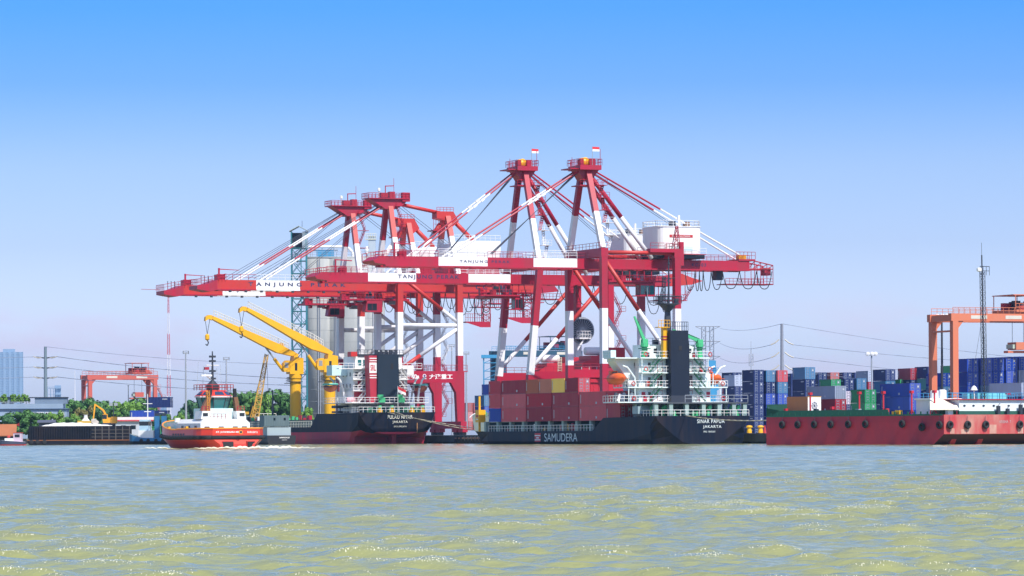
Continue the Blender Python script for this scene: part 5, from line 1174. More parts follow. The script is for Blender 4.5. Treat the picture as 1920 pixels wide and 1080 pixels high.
for o in TG.children_recursive:
    if o.name.split('.')[0] in ('hull','rubber_fender','bulwark_cap','lettering','fairlead','freeing_port'):
        for v in o.data.vertices:
            if v.co.y < 2: v.co.y += .075*v.co.x**2*min(1,(2-v.co.y)/6)
    if o.name.split('.')[0] in ('hull','rubber_fender','bulwark_cap','lettering','fairlead','freeing_port','scupper','boarding_step'): continue
    wh = o.name.startswith('wheelhouse')
    for v in o.data.vertices:
        if wh: v.co.x *= .80; v.co.y = 4.2+(v.co.y-4.2)*.80
        if v.co.z > 2.9: v.co.z = 2.9+(v.co.z-2.9)*(.66 if v.co.z < 11.2 else .66+.05*(v.co.z-11.2)/7)

TG.scale = (1.08, 1.08, 1.0)
# ------------------------------------------------------------------ container yard
YG = 'containers stacked in the yard behind the barge'
def stack(px, topy, Y, cols, L, desc, n_seen=None, cells=0):
    """near door corner of the stack under photo column px; cols listed from the top down to the ground"""
    p = at(px, 815, Y); base = 1.45; n = len(cols)
    zt_ = at(px, topy, Y).z; base = max(1.45, zt_-2.6*n) if zt_-2.6*n < 3.0 else zt_-2.6*n
    tn = ['topmost','second down','third down','fourth down','fifth down','sixth down']
    o = Vector((p.x,p.y,0)) + EX*1.22
    for i, c in enumerate(cols):
        container(c, L, o+V(0,0,zt_-2.6*(i+1)), PHI, f'{CNAME[c]} container {tn[i]} {desc}', YG)
N6, N12 = 6.06, 12.19
stack(1414,693,835,['navy']*6,N6,'in first yard stack behind the ship stern')
stack(1437,694,836,['steel','navy','blue','blue','blue','blue'],N6,'second along from the ship stern')
stack(1459,694,836,['red','steel','blue','steel','navy','blue'],N6,'third along from the ship stern, red on top')
stack(1378,703,870,['grey','navy','navy','navy','navy','navy'],N6,'between ship deckhouse and first navy stack')
stack(1374,698,905,['navy','maroon','navy','navy','navy','navy'],N6,'behind the grey topped stack at ship deckhouse')
stack(1484,700,850,['navy']*6,N6,'fourth along from the ship stern')
stack(1510,688,800,['steel','navy','navy','navy','navy','navy'],N6,'in tall stack left of grey long containers')
stack(1535,698,960,['navy','navy','navy','navy','navy'],N6,'in far row right of tall steel blue stack')
stack(1558,698,962,['pink','green','navy','navy','navy'],N6,'in the far row with a faded red top')
stack(1582,698,962,['navy','navy','navy','navy','navy'],N6,'in the far row right of the faded red top')
stack(1603,698,962,['navy','steel','navy','navy','navy'],N6,'in the far row left of the lamp mast')
stack(1566,723,728,['grey','maroon','maroon','navy'],N12,'in long stack behind the white sign box')
stack(1586,733,734,['pale','navy','navy'],N6,'squeezed between grey long and green ones')
stack(1559,711,850,['green','navy','navy','navy','navy'],N6,'with a green top above the grey long one')
stack(1584,710,852,['navy','navy','navy','navy','navy'],N6,'right of the green top above the grey long one')
stack(1607,709,853,['steel','navy','navy','navy','navy'],N6,'in steel blue topped stack above green ones')
stack(1622,730,720,['green','green','teal'],N6,'in the green waterside stack')
stack(1628,695,880,['grey','maroon','navy','navy','navy','navy'],N6,'under the lamp mast with a grey top')
stack(1661,692,830,['navy','steel','navy','navy','navy','navy'],N6,'right of the lamp mast with a navy top')
stack(1688,711,835,['green','navy','navy','navy','navy'],N6,'with a low green top over the blue long ones')
stack(1708,690,832,['maroon','navy','navy','navy','navy','navy'],N6,'with a maroon top over the blue long ones')
stack(1740,687,828,['navy','teal','navy','navy','navy','navy'],N6,'by the orange yard crane leg')
stack(1706,718,715,['blue','blue','blue'],N12,'in long bright blue waterside stack')
stack(1765,699,716,['blue','steel','blue','blue'],N6,'under the round lamps, left column')
stack(1790,685,790,['green','green','teal','navy','navy'],N6,'with a green top behind the round lamps')
stack(1788,699,722,['teal','steel','blue','blue'],N6,'under the round lamps, grey green on top')
stack(1814,672,706,['blue']*5,N6,'in tallest blue row, left end')
stack(1840,671,707,['blue','blue','steel','blue','blue'],N6,'in tallest blue row, second column')
stack(1862,670,708,['blue']*5,N6,'in tallest blue row, at thin mast')
stack(1887,669,709,['blue','blue','blue','navy','blue'],N6,'in tallest blue row, past the thin mast')
stack(1912,668,710,['blue','grey','navy','blue','blue'],N6,'in tallest blue row, at the frame edge')
stack(1936,668,711,['blue','blue','navy','blue','blue'],N6,'in tallest blue row, cut by frame edge')
stack(1916,717,690,['grey','navy','navy'],N12,'in low grey topped stack at frame edge')
stack(1490,757,720,['green','navy'],N12,'low behind the barge bow, green on top')
stack(1513,757,726,['grey','navy'],N6,'low beside the sign box, grey on top')
# left of the container ship
stack(908,741,880,['steel','blue','navy'],N6,'in quay stack left of container ship bow')
stack(921,720,905,['blue','navy','navy','navy'],N6,'in stack under the blue yard gantry')
for i, px in enumerate((878,889,900,911,922)):
    stack(px,755,1050,['pink','pink','pink','pink'][:3],N6,f'in far faded red row, {("first","second","third","fourth","fifth")[i]} from portal crane leg')

# ------------------------------------------------------------------ silo and its stair tower
SO = at(650, 815, 950); SO = V(SO.x, 950, 1.45)
sx_ = 950/7000
t = thing('grain_silo', 'tall grey concrete silo with pipes on top behind the left cranes', 'silo', SO, 0)
b = MB(); CY = ((1.6,2.5,8.2),(-6.6,-1.0,3.6))
for cx_, cy_, R_ in CY: b.lathe((cx_,cy_,0),[(R_,0),(R_,45.2)],CONC,64)
b.box(-9.7,10.2,-2.6,6,45.2,45.8,CONC)
o = b.build('silo_wall', t)
for f_ in o.data.polygons: f_.use_smooth = len(f_.vertices) == 4 and f_.area < 60
b = MB()
for x, y in ((-6.9,-4.75),(-6.4,-4.75),(-2.6,-4.6),(-2.2,-4.8),(4.4,-5.4),(7.0,-3.9)): b.tube((x,y,0),(x,y,45),.13,STEEL,5)
for z in range(3, 45, 3):
    for cx_, cy_, R_ in CY: b.lathe((cx_,cy_,z),[(R_+.012,0),(R_+.012,.08)],mat('pour_joint',(.27,.29,.29),.9),64)
b.build('pour_joints_and_pipes', t)
b = MB(); b.rail([(-9.6,-2.3,45.8),(10.2,-2.3,45.8)],STEEL,1.2,1.2,.06); b.box(-7.4,-3.0,-1,1,45.8,47.4,BLUEC); b.poly([(-9.5,0,48.4),(-1,0,48.4),(.8,0,48.0),(1.7,0,47),(1.9,0,45.8)],.35,WHITE,8); b.tube((-9.5,1,47.6),(-2,1,47.6),.25,WHITE,6); b.tube((3,0,45.8),(3,0,48),.15,STEEL,5); b.tube((3,0,48),(5.4,0,48),.15,STEEL,5); b.tube((5.4,0,48),(5.4,0,45.8),.15,STEEL,5)
for x in (-9,-6,-3): b.tube((x,0,45.8),(x,0,48.4),.09,STEEL,4)
b.build('roof_pipework', t)
b = MB(); b.box(5.8,7.6,-1,1,45.8,51.0,mat('silo_tower_grey',(.45,.52,.58),.6)); b.rail([(5.0,-1.2,50.4),(7.8,-1.2,50.4)],mat('cream_rail',(.68,.68,.58),.6),1.2,.5,.07); b.box(5.0,7.8,-1.2,1.2,50.1,50.3,mat('cream_rail',(.68,.68,.58),.6)); b.lathe((5.4,-.6,46.4),[(.5,0),(.6,1.2),(.3,2)],WHITE,10); b.build('elevator_head', t)
SO2 = at(562.5, 815, 938); t = thing('stair_tower', 'teal steel lattice stair tower with a small roofed cabin on top', 'tower', (SO2.x,938,1.45), 0)
b = MB(); zt_ = at(562,466,938).z-1.45
for sxx in (-1.85,1.85):
    for yy in (-1.6,1.6): b.tube((sxx,yy,0),(sxx,yy,zt_+4.2),.15,TEAL,5)
b.tube((.6,-1.6,0),(.6,-1.6,zt_),.12,TEAL,5); n = 15
for i in range(n):
    z0, z1 = zt_*i/n, zt_*(i+1)/n
    for yy in (-1.6,1.6): b.tube((-1.85,yy,z1),(1.85,yy,z1),.10,TEAL,4); b.tube((-1.85,yy,z0 if i%2 else z1),(.6,yy,z1 if i%2 else z0),.07,TEAL,4); b.tube((-1.85,yy,z1 if i%2 else z0),(.6,yy,z0 if i%2 else z1),.07,TEAL,4)
b.build('frame', t)
b = MB()
for i in range(n*1):
    z0, z1 = zt_*i/n, zt_*(i+1)/n
    b.stairs((-1.5+(i%2)*3,-.6 if i%2 else .4,z0),(1.5-(i%2)*3,-.6 if i%2 else .4,z1),(0,.8,0),TEAL,.05); b.box(-1.9,1.9,-1.6,1.6,z1-.06,z1,TEAL)
b.build('stairs', t)
b = MB(); zz = zt_; b.box(-1.9,-1.7,-1.7,1.7,zz,zz+4.2,TEAL); b.box(.9,2.2,-1.72,1.7,zz,zz+4.2,mat('cabin_grey',(.30,.38,.44),.6)); b.box(-1.7,.9,.9,1.6,zz,zz+4,DARK); b.prism([(-2.4,zz+4.2),(0,zz+5.5),(2.4,zz+4.2),(2.4,zz+4.4),(0,zz+5.7),(-2.4,zz+4.4)],-2.1,2.1,mat('cabin_roof',(.40,.48,.50),.5)); b.tube((.8,0,zz+5.4),(.8,0,zz+7),.05,DARK,4); b.build('cabin', t)

# ------------------------------------------------------------------ red dust hoppers and the blue yard gantry behind the container ship
HO = Frame(24, 30)
for i, (px, y0, top, lab) in enumerate(((1030, 46, 662, 'red dust hopper with white filter drum, farther and lower of the pair'),(1112, 22, 652, 'red dust hopper with white filter drum and pale ladder, the higher nearer one'))):
    f = Frame(26, y0); x, z = f.xz(px, 640, 0)
    t = thing('dust_hopper', lab, 'hopper', Q(26,y0,0)+EX*(x-3), PHI, 'red dust hoppers on the quay')
    HR = mat('hopper_red',(.50,.015,.035),.45,(.35,.02,.04),.4); z0, z1 = (13.0,16.4) if i == 0 else (13.6,17.4)
    b = MB(); b.prism([(-.6,z0),(-.6,z1-1.4),(1.2,z1-.8),(1.2,z1),(5.2,z1),(5.2,z1+1.6 if i else z1+1.2),(8.6,z1+1.6 if i else z1+1.2),(8.6,z0)],-3,3,HR); b.prism([(0,z0-.003),(8.4,z0-.003),(6.2,z0-5),(2.2,z0-5)],-2.8,2.8,HR); b.build('body', t)
    b = MB(); b.lathe((2.6,-1.2,z1+.9),[(.75,-1.9),(.8,-1.8),(.8,1.8),(.75,1.9)],WHITE,14,'x'); b.build('filter_drum', t, True)
    b = MB(); b.rail([(-.8,-3.05,z0+.2),(9,-3.05,z0+.2)],WHITE,1.4,1.6,.06); b.box(-.9,9,-3.2,3.2,z0-.25,z0-.005,HR); b.build('gallery', t)
    b = MB()
    for k in range(14): b.tube((3.6,-3.1,z0+.3+k*.32),(4.4,-3.1,z0+.3+k*.32),.06,mat('ladder_cream',(.75,.70,.55),.6),4)
    for xx in (3.6,4.4): b.tube((xx,-3.1,z0+.2),(xx,-3.1,z0+4.6),.07,mat('ladder_cream',(.75,.70,.55),.6),4)
    b.build('ladder', t)
    b = MB()
    for xx in (.2,8.0):
        for yy in (-2.6,2.6): b.beam((xx,yy,1.75),(xx,yy,z0-.25),.7,.7,HR)
    b.build('leg_frame', t)
b = MB(); f = Frame(28, 12); x0, _ = f.xz(1078, 730); x1, _ = f.xz(1168, 730)
t = thing('red_shed', 'wide red steel shed with a blue roller door under the hoppers', 'shed', Q(28,12,1.75)+EX*x0, PHI)
b.box(0,x1-x0,0,9,0,10.2,mat('hopper_red',(.50,.015,.035),.45)); b.box(-.4,x1-x0+.4,-.3,9.3,10.202,10.9,mat('hopper_red',(.50,.015,.035),.45)); b.build('wall', t)
b = MB(); b.box(1.6,2.9,-.06,0,5.6,8.2,mat('roller_blue',(.03,.18,.42),.5)); b.build('roller_door', t)
b = MB()
for k in range(9): b.box(.6+k*1.1,.75+k*1.1,-.08,0,.2,10.1,mat('hopper_red',(.50,.015,.035),.45))
b.build('wall_ribs', t)

def gantry(name, label, F_, xl, xr, zt_, dy, colour, trolley, cmat2=None, sign=None):
    """rubber tyred yard gantry: two portal frames dy apart, girders along x"""
    t = thing(name, label, 'gantry crane', F_, PHI, 'yard gantry cranes')
    for x in (xl, xr):
        for y in (0, dy):
            b = MB(); b.beam((x,y,2.9),(x,y,zt_-1.4),1.15,1.2,colour); b.build('leg', t)
        b = MB(); b.box(x-.55,x+.55,-1.5,dy+1.5,1.6,2.9,colour); b.build('sill_beam', t)
        b = MB()
        for y in (-.8,.8,dy-.8,dy+.8): b.lathe((x,y,.75),[(.75,-.35),(.75,.35)],BLACK,14,'x')
        b.build('wheels', t)
        b = MB(); b.box(x-.5,x+.5,.605,dy-.605,zt_-3.4,zt_-3.1,colour); b.box(x-.6,x+.6,.605,dy-.605,zt_-1.4,zt_-.2,colour); b.build('end_tie', t)
    for y in (0, dy):
        b = MB(); b.box(xl-.9,xr+.9,y-.6,y+.6,zt_-1.4,zt_,colour); b.prism([(xl+.6,zt_-1.401),(xl+1.8,zt_-1.401),(xl+.6,zt_-2.8)],y-.4,y+.4,colour); b.prism([(xr-.6,zt_-1.401),(xr-1.8,zt_-1.401),(xr-.6,zt_-2.8)],y-.4,y+.4,colour); gi = b.build('girder', t)
        b = MB(); b.rail([(xl-.6,y-.6,zt_),(xr+.6,y-.6,zt_)],cmat2 or colour,1.1,1.2,.05); b.build('girder_railing', gi)
        if y == 0:
            b = MB()
            for x in (sign or (xl+5,xr-6)): b = MB(); b.box(x,x+3.4,-.64,-.6,zt_-1.0,zt_-.35,mat('sign_plate',(.62,.58,.50),.6)); b.build('sign_plate', gi)
    x = trolley
    b = MB(); b.box(x,x+6.2,-.4,dy+.4,zt_+.3,zt_+.8,colour); b.rail([(x-.2,-.5,zt_+.8),(x+6.6,-.5,zt_+.8)],colour,1.1,.8,.05)
    rnd = random.Random(2)
    for k in range(12): xx = x+rnd.random()*5; yy = rnd.random()*(dy-1); b.box(xx,xx+.8+rnd.random(),yy,yy+1,zt_+.8,zt_+1.4+rnd.random()*1.2,rnd.choice([colour,DARK,RED]))
    b.box(x-.4,x+5.4,0,dy,zt_+3.5,zt_+3.65,colour)
    for xx in (x,x+5):
        for y in (0,dy): b.tube((xx,y,zt_+.8),(xx,y,zt_+3.5),.1,colour,4)
    b.build('trolley', t)
    b = MB(); b.box(x+1.5,x+4.2,dy*.3,dy*.7,zt_-6.6,zt_-5.2,colour)
    for xx in (x+1.6,x+4): b.tube((xx,dy*.5,zt_-5.2),(xx,dy*.5,zt_+.3),.05,ROPE,4)
    b.box(x+.2,x+5.4,dy*.4,dy*.6,zt_-7.2,zt_-6.8,colour); b.box(x+1,x+4.6,dy*.35,dy*.65,zt_-6.4,zt_-5.6,mat('spreader_pale',(.45,.55,.45),.6)); b.build('spreader', t)
    b = MB(); zigzag(b, xr+.8, xr+2.2, -.4, [2.9,6,9,12,15], colour, .7); b.build('access_stairs', t)
    b = MB(); b.box(xr-.5,xr+.6,.8,dy-.8,3.0,5.2,colour); b.build('engine_box', t)
    return t
ORC = mat('gantry_orange', (.62,.17,.08), .55, (.50,.22,.14), .5); ORL = mat('gantry_orange_red', (.52,.10,.07), .55, (.42,.14,.10), .5)
p = at(169, 815, 1120); gantry('yard_gantry_crane', 'orange red yard gantry standing beyond the trees at the far left', (p.x,1120,1.4), 0, 20.3, 19.0, 7.0, ORL, 13.2)
p = at(1790, 815, 690); gantry('yard_gantry_crane', 'pale orange yard gantry standing over the tall blue containers', (p.x,690,1.4), 0, 22.5, 22.4, 8.2, ORC, 13, sign=(3.2,10.5))
p = at(917, 815, 920); BLG = mat('gantry_dark_blue', (.02,.08,.14), .5, (.03,.06,.10), .4)
gantry('yard_gantry_crane', 'dark blue yard gantry behind the container ship bow, red sign on its girder', (p.x,920,1.4), 4.0, 24, 21.2, 7.0, BLG, 16.5, BLUEC)
b = MB(); f = (p.x,920,1.4)
t = thing('stair_tower', 'pale blue lattice frame with a flat roof left of the ship bow', 'tower', (p.x-1,915,1.4), 0)
for xx in (-.2,4.4): 
    for yy in (0,3): b.tube((xx,yy,0),(xx,yy,19.2),.16,BLUEC,5)
for z in range(2, 19, 2): b.tube((-.2,0,z),(4.4,0,z),.1,BLUEC,4); b.tube((-.2,0,z),(4.4,0,z+2),.07,BLUEC,4)
b.build('frame', t); b = MB(); b.box(-.8,4.8,-.5,3.5,19.2,20.0,BLUEC); b.build('roof', t)
p = at(1336, 815, 1000); t = thing('port_machine', 'light blue tiered port machine behind the green ship crane', 'machine', (p.x,1000,1.4), 0)
b = MB()
for k, (w, z0, z1) in enumerate(((2.4,0,12),(3.4,12,14),(2.0,14,16.5),(3.2,16.5,17),(1.9,17,20))): b.box(-w/2,w/2,-1,1,z0+.002*k,z1,BLUEC)
b.build('tower_body', t); b = MB(); b.rail([(-1.7,-1.1,17),(1.7,-1.1,17)],BLUEC,1,.7,.06); b.build('railing', t)

# ------------------------------------------------------------------ masts, pylons, lines
def light_mast(px, top, Y, lab, kind='box', m=STEEL):
    p = at(px, 815, Y); z = at(px, top, Y).z-1.4
    t = thing('floodlight_mast', lab, 'light mast', (p.x,Y,1.4), 0)
    s = Y/7000
    b = MB(); b.tube((0,0,0),(0,0,z),.30,m,8,.16); b.build('pole', t)
    b = MB()
    if kind == 'box': b.rail([(-5*s,0,z-.2),(5*s,0,z-.2),(5*s,.8,z-.2),(-5*s,.8,z-.2),(-5*s,0,z-.2)],m,5.5*s,1.0,.06); b.beam((-4*s,0,z),(4*s,0,z),.3,.3,m)
    else:
        b.tube((-.8,0,z-.6),(.8,0,z-.6),.06,m,5)
        for x in (-.9,.1,.9): b.lathe((x,-.3,z-.3),[(.15,-.4),(.45,-.3),(.5,.2),(.2,.3)],WHITE,10,'y')
    b.build('lamp_head', t)
    return t
light_mast(349,662,890,'slim floodlight mast with square head left of the tug mast')
light_mast(425,674,930,'slim floodlight mast right of the tug mast')
light_mast(875,664,1000,'floodlight mast with square head right of the portal crane')
light_mast(848,650,1150,'floodlight mast seen through the portal crane legs')
light_mast(1635,661,860,'small lamp mast with round lamps above the far containers','round')
light_mast(1767,590,705,'lamp mast with three round lamps before the orange gantry','round',DARK)
light_mast(1747,566,690,'thin bent pole on the corner of the orange gantry','box',DARK) if False else None
for px, top, Y, lab in ((1409,655,1000,'thin cell antenna pole above the first navy containers'),(241,722,1300,'dark bare pole behind the left trees'),(213,757,900,'pair of lamps on a short pole by the excavator'),(640,660,1400,'x')):
    if lab == 'x': continue
    p = at(px,815,Y); z = at(px,top,Y).z-1.4; t = thing('antenna_pole' if px == 1409 else 'pole', lab, 'pole', (p.x,Y,1.4), 0); b = MB(); b.tube((0,0,0),(0,0,z),.22,DARK if px != 1409 else STEEL,6,.12); b.build('shaft', t)
    b = MB()
    if px == 1409:
        for dx in (-.5,.5): b.box(dx-.12,dx+.12,-.1,.1,z-4.5,z-1.2,STEEL)
        b.tube((0,0,z),(0,0,z+2.2),.05,STEEL,4)
        for zz in (z-6.5,z-8): b.lathe((.4,0,zz),[(.3,-.2),(.4,.2)],WHITE,8,'y')
    elif px == 213:
        for dx in (-.6,.6): b.box(dx-.4,dx+.4,-.2,.2,z-.5,z+.2,STEEL)
    else: b.beam((-.4,0,z-.2),(.4,0,z-.2),.1,.1,DARK)
    b.build('head', t)
def pole_pylon(px, top, Y, lab, arms, m):
    p = at(px,815,Y); z = at(px,top,Y).z-1.4; t = thing('power_pole', lab, 'power pole', (p.x,Y,1.4), 0); b = MB(); b.tube((0,0,0),(0,0,z),.00062*Y,m,10,.00038*Y); b.build('shaft', t); pts = []
    for i, ay in enumerate(arms):
        za = at(px,ay,Y).z-1.4; b = MB(); w = .0016*Y*(1 if px < 500 else .95)
        for s in (-1,1):
            if px < 500: b.beam((0,0,za-.4),(s*w*1.6,0,za),.4,.5,DARK,.22,.22)
            b.poly([(s*w*.5,0,za-.2),(s*w*1.2,-.3,za-.35 if px < 500 else za-1.0),(s*w*2.0,-.4,za+.1 if px < 500 else za-1.5)],.16,mat('insulator',(.45,.42,.36),.5),5)
            if px >= 500: b.build('insulator_arm', t); b = MB()
            pts.append((p.x+s*w*2.0, Y-.4, za+1.4 if px < 500 else za-.1))
        if b.v: b.build('insulator_arm', t)
    pts.append((p.x, Y, z+1.4)); return pts
PG = mat('pole_grey_blue', (.16,.22,.26), .6)
pl_ = pole_pylon(86, 650, 1100, 'tall steel power pole with three arms beside the far tower block', (669,688,707), PG)
pr_ = pole_pylon(1467, 607, 900, 'tall steel power pole with curved insulators above the containers', (635,659,683), mat('pole_grey', (.24,.26,.32), .6))
p = at(1328,815,1500); zt_ = at(1328,612,1500).z-1.4
t = thing('lattice_pylon', 'grey steel lattice pylon behind the white ship superstructure', 'pylon', (p.x,1500,1.4), 0)
b = MB()
for dx in (-1.6,1.6): b.lattice((dx,0,0),(dx,0,zt_),1.6,STEEL,14,.16,.10)
b.build('lattice_body', t); LPT = []
for ay in (612,640,668,694):
    za = at(1328,ay,1500).z-1.4; b = MB(); b.tube((-5,0,za),(5,0,za),.16,STEEL,4); b.tube((-5,0,za),(0,0,za-2.2),.12,STEEL,4); b.tube((5,0,za),(0,0,za-2.2),.12,STEEL,4); b.build('cross_arm', t); LPT.append((p.x+5,1500,za+.6)); LPT.append((p.x-5,1500,za+.6))
WG = 'overhead power lines'
def line(p, q, sag, lab, r): rope(p, q, sag, lab, mat('power_line', (.22,.26,.36), .7), r, 'power_line', 'power line', WG)
for i in range(3):
    a, c = pl_[2*i], pl_[2*i+1]; nm = ('upper','middle','lower')[i]; dz = (4.2,3.4,2.7)[i]
    line((a[0]-180,1000,a[2]-1.5), a, 1.5, f'{nm} power line running out of frame from the left power pole', .07)
    line(c, (c[0]+120,1000,c[2]-dz*2.2), 2.2, f'{nm} power line from the left power pole towards the silo', .08)
line(pl_[-1], (pl_[-1][0]+120,1000,pl_[-1][2]-8), 2.0, 'top earth wire from the left power pole towards the silo', .05)
for i in range(3):
    a, c = pr_[2*i], pr_[2*i+1]; nm = ('upper','middle','lower')[i]
    line(LPT[2*i+2], a, 1.6, f'{nm} power line from the lattice pylon to the right power pole', .06)
    line(c, (c[0]+85,880,c[2]-7-i), 1.0, f'{nm} power line falling from the right power pole to the right', .05)
line(LPT[0], pr_[-1], 1.2, 'top wire from the lattice pylon to the right power pole', .05); line(pr_[-1], (pr_[-1][0]+100,880,pr_[-1][2]-13), 1.5, 'top wire falling from the right power pole', .045)
p = at(317,815,1500); zt_ = at(317,548,1500).z-1.4
t = thing('radio_mast', 'slender red and white lattice radio mast right of the left gantry', 'radio mast', (p.x,1500,1.4), 0)
MR = mat('mast_red',(.55,.10,.14),.6); MW = mat('mast_white',(.70,.70,.74),.6)
for k in range(7):
    b = MB(); z0, z1 = zt_*k/7, zt_*(k+1)/7; b.lattice((0,0,z0),(0,0,z1),1.7-1.3*k/7,(MR,MW)[k%2],6,.08,.05,w2=1.7-1.3*(k+1)/7); b.build('mast_section', t)
p = at(141,815,1600); t = thing('radio_mast', 'thin faint mast above the trees right of the power pole', 'radio mast', (p.x,1600,1.4), 0); b = MB(); b.tube((0,0,0),(0,0,29),.28,MW,5,.12); b.build('shaft', t); b = MB(); b.box(-.5,.5,-.3,.3,12,14,MW); b.build('aerial', t)
p = at(307,815,1700); 
for px, top, lab in ((262,772,'x'),):
    pass
# ------------------------------------------------------------------ far towers in the haze
def tower(px0, px1, top, Y, lab, m, kind):
    p = at((px0+px1)/2,815,Y); w = (px1-px0)/7000*Y; h = at(px0,top,Y).z
    t = thing('tower_block', lab, 'tower block', (p.x,Y,0), RAD(8)); b = MB(); d = w*.7
    if kind == 'frame':
        nx, nz = 7, 5
        for i in range(nx+1):
            for y in (0,d): b.beam((-w/2+w*i/nx,y,0),(-w/2+w*i/nx,y,h*(1-.5*max(0,(i-3)/5))),.02*w,.02*w,m)
        for k in range(1,nz+4): z = h*k/(nz+3); x1 = w/2 if z < h*.6 else w*.15; b.box(-w/2,x1,0,d,z-.4,z,m)
        b.box(-w*.16,w*.12,d*.2,d*.8,0,h*1.06,m); b.build('concrete_frame', t); b = MB(); b.rail([(-w/2,0,h),(w*.1,0,h)],m,3,4,.25); b.build('scaffold', t); return
    b.box(-w/2,w/2,0,d,0,h,m)
    for k in range(5): x = -w/2+w*(k+.5)/5; b.box(x-w*.05,x+w*.05,-1.2,0,0,h*.985,m)
    b.box(-w*.25,w*.2,d*.2,d*.7,h,h*1.035,m); b.build('wall', t)
    b = MB(); nf = max(6,int(h/3.6))
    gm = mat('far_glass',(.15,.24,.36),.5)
    for j in range(nf):
        z = (j+.35)*h/nf
        for k in range(5):
            x = -w/2+w*(k+.5)/5
            for dx in (-.075,.075): b.box(x+w*dx-.022*w,x+w*dx+.022*w,-.15,0,z,z+h/nf*.5,gm)
    b.build('windows', t)['kind'] = 'stuff'
FARW = mat('far_tower_wall', (.24,.35,.48), .7, (.20,.30,.42), .4, .02)  # part of the distance haze is put into this blue wall colour
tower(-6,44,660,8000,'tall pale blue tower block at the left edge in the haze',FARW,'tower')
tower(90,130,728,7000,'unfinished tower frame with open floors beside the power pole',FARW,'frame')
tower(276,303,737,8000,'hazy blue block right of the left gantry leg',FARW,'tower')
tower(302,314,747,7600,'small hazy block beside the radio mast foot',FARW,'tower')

# ------------------------------------------------------------------ left bank: building, sheds, barge, boats
p = at(-20,815,930)
t = thing('office_building', 'flat roofed blue grey two storey office behind the trees', 'building', (p.x,930,1.4), RAD(4))
OW = mat('office_wall',(.27,.36,.48),.75,(.20,.28,.37),.6,.2)
b = MB(); W_ = 19.2; b.box(0,W_,0,12,0,7.4,OW); b.box(-.3,W_+.3,-.5,12.3,7.4,7.55,mat('office_band',(.09,.15,.26),.7)); b.box(-.2,W_-.9,-.4,12.2,7.55,8.7,OW); b.build('wall', t)
b = MB(); b.box(3,5.8,2,6,8.7,10.3,mat('roof_hut',(.16,.22,.30),.8)); b.box(2.4,6.2,1.6,6.3,10.3,10.5,DARK); b.box(11.2,W_,1.5,7,8.7,10.2,mat('roof_hut',(.16,.22,.30),.8)); b.box(9.8,W_+.2,1.2,7.2,10.2,10.4,DARK); b.build('roof_hut', t)
for x in (9.6,11.8,13.9):
    b = MB(); b.box(x,x+1.7,-.06,0,4.3,6.6,WHITE); b.box(x+.1,x+.5,-.09,-.06,4.4,6.5,GLASS); b.box(x+.6,x+1.05,-.09,-.06,4.4,6.5,GLASS); b.box(x+1.15,x+1.6,-.09,-.06,4.4,6.5,GLASS); b.build('window', t)
b = MB(); b.box(17.6,18.6,-.06,0,4.6,6.6,WHITE); b.box(17.75,18.45,-.09,-.06,4.7,6.5,GLASS); b.build('window', t)
b = MB(); b.rail([(0,-.4,8.7),(10,-.4,8.7)],STEEL,.5,2,.05); b.build('parapet_rail', t)

def shed(px0, px1, top, eave, Y, lab, wm, rm, roof='gable', wins=0, stripe=None):
    p = at(px0,815,Y); w = (px1-px0)/7000*Y; zr = at(px0,top,Y).z-1.4; ze = at(px0,eave,Y).z-1.4
    t = thing('shed', lab, 'shed', (p.x,Y,1.4), RAD(3)); b = MB(); b.box(0,w,0,w*.5,0,ze,wm); b.build('wall', t)
    b = MB()
    if roof == 'gable': b.prism([(-.5,ze-.1),(-.5,ze+.15),(w*.25,zr),(w*.25,zr-.25)],-.5,w+.5,rm,'yz'); b.prism([(w*.25,zr),(w*.25,zr-.25),(w*.5+.5,ze-.1),(w*.5+.5,ze+.15)],-.5,w+.5,rm,'yz')
    else: b.add([(-.4,-.5,ze),(w+.4,-.5,ze),(w+.4,w*.5,zr),(-.4,w*.5,zr),(-.4,-.5,ze+.2),(w+.4,-.5,ze+.2),(w+.4,w*.5,zr+.2),(-.4,w*.5,zr+.2)],[(3,2,1,0),(4,5,6,7),(0,1,5,4),(1,2,6,5),(2,3,7,6),(3,0,4,7)],rm)
    b.build('roof', t)
    if stripe: b = MB(); b.box(-.52,w+.52,-.56,-.50,ze-.12,ze+.2,stripe); b.build('eave_stripe', t)
    for k in range(wins): b = MB(); x = w*(.15+.28*k); b.box(x,x+w*.13,-.05,0,ze*.52,ze*.74,GLASS); b.build('window', t)
TIN = mat('pale_tin_roof',(.62,.56,.52),.6,(.5,.42,.38),.5)
shed(217,284,782,789,900,'white warehouse with pale roof and red eave stripe',mat('warehouse_wall',(.52,.56,.64),.7),TIN,wins=2,stripe=mat('eave_red',(.60,.05,.08),.6))
shed(100,131,794,800,905,'low pale roofed hut behind the bulk barge',mat('hut_wall',(.30,.28,.30),.8),TIN)
shed(73,101,789,793,895,'dark grey lean to hut left of the low pale roof',mat('dark_hut',(.07,.08,.12),.8),mat('dark_hut_roof',(.09,.10,.15),.8),'mono')
shed(-12,27,797,818,880,'dark hut with a rusty orange sloping roof at the left edge',mat('dark_wood',(.03,.035,.045),.9),mat('rust_tiles',(.38,.13,.05),.8),'mono')
shed(60,80,800,806,898,'tiny cream walled hut between the trees',mat('cream_wall',(.5,.46,.36),.8),TIN)
shed(322,348,788,792,905,'small pale hut under the dark blue containers',mat('pale_hut',(.5,.52,.54),.8),mat('blue_roof',(.03,.10,.22),.6))
shed(-30,0,770,774,960,'x',OW,TIN) if False else None
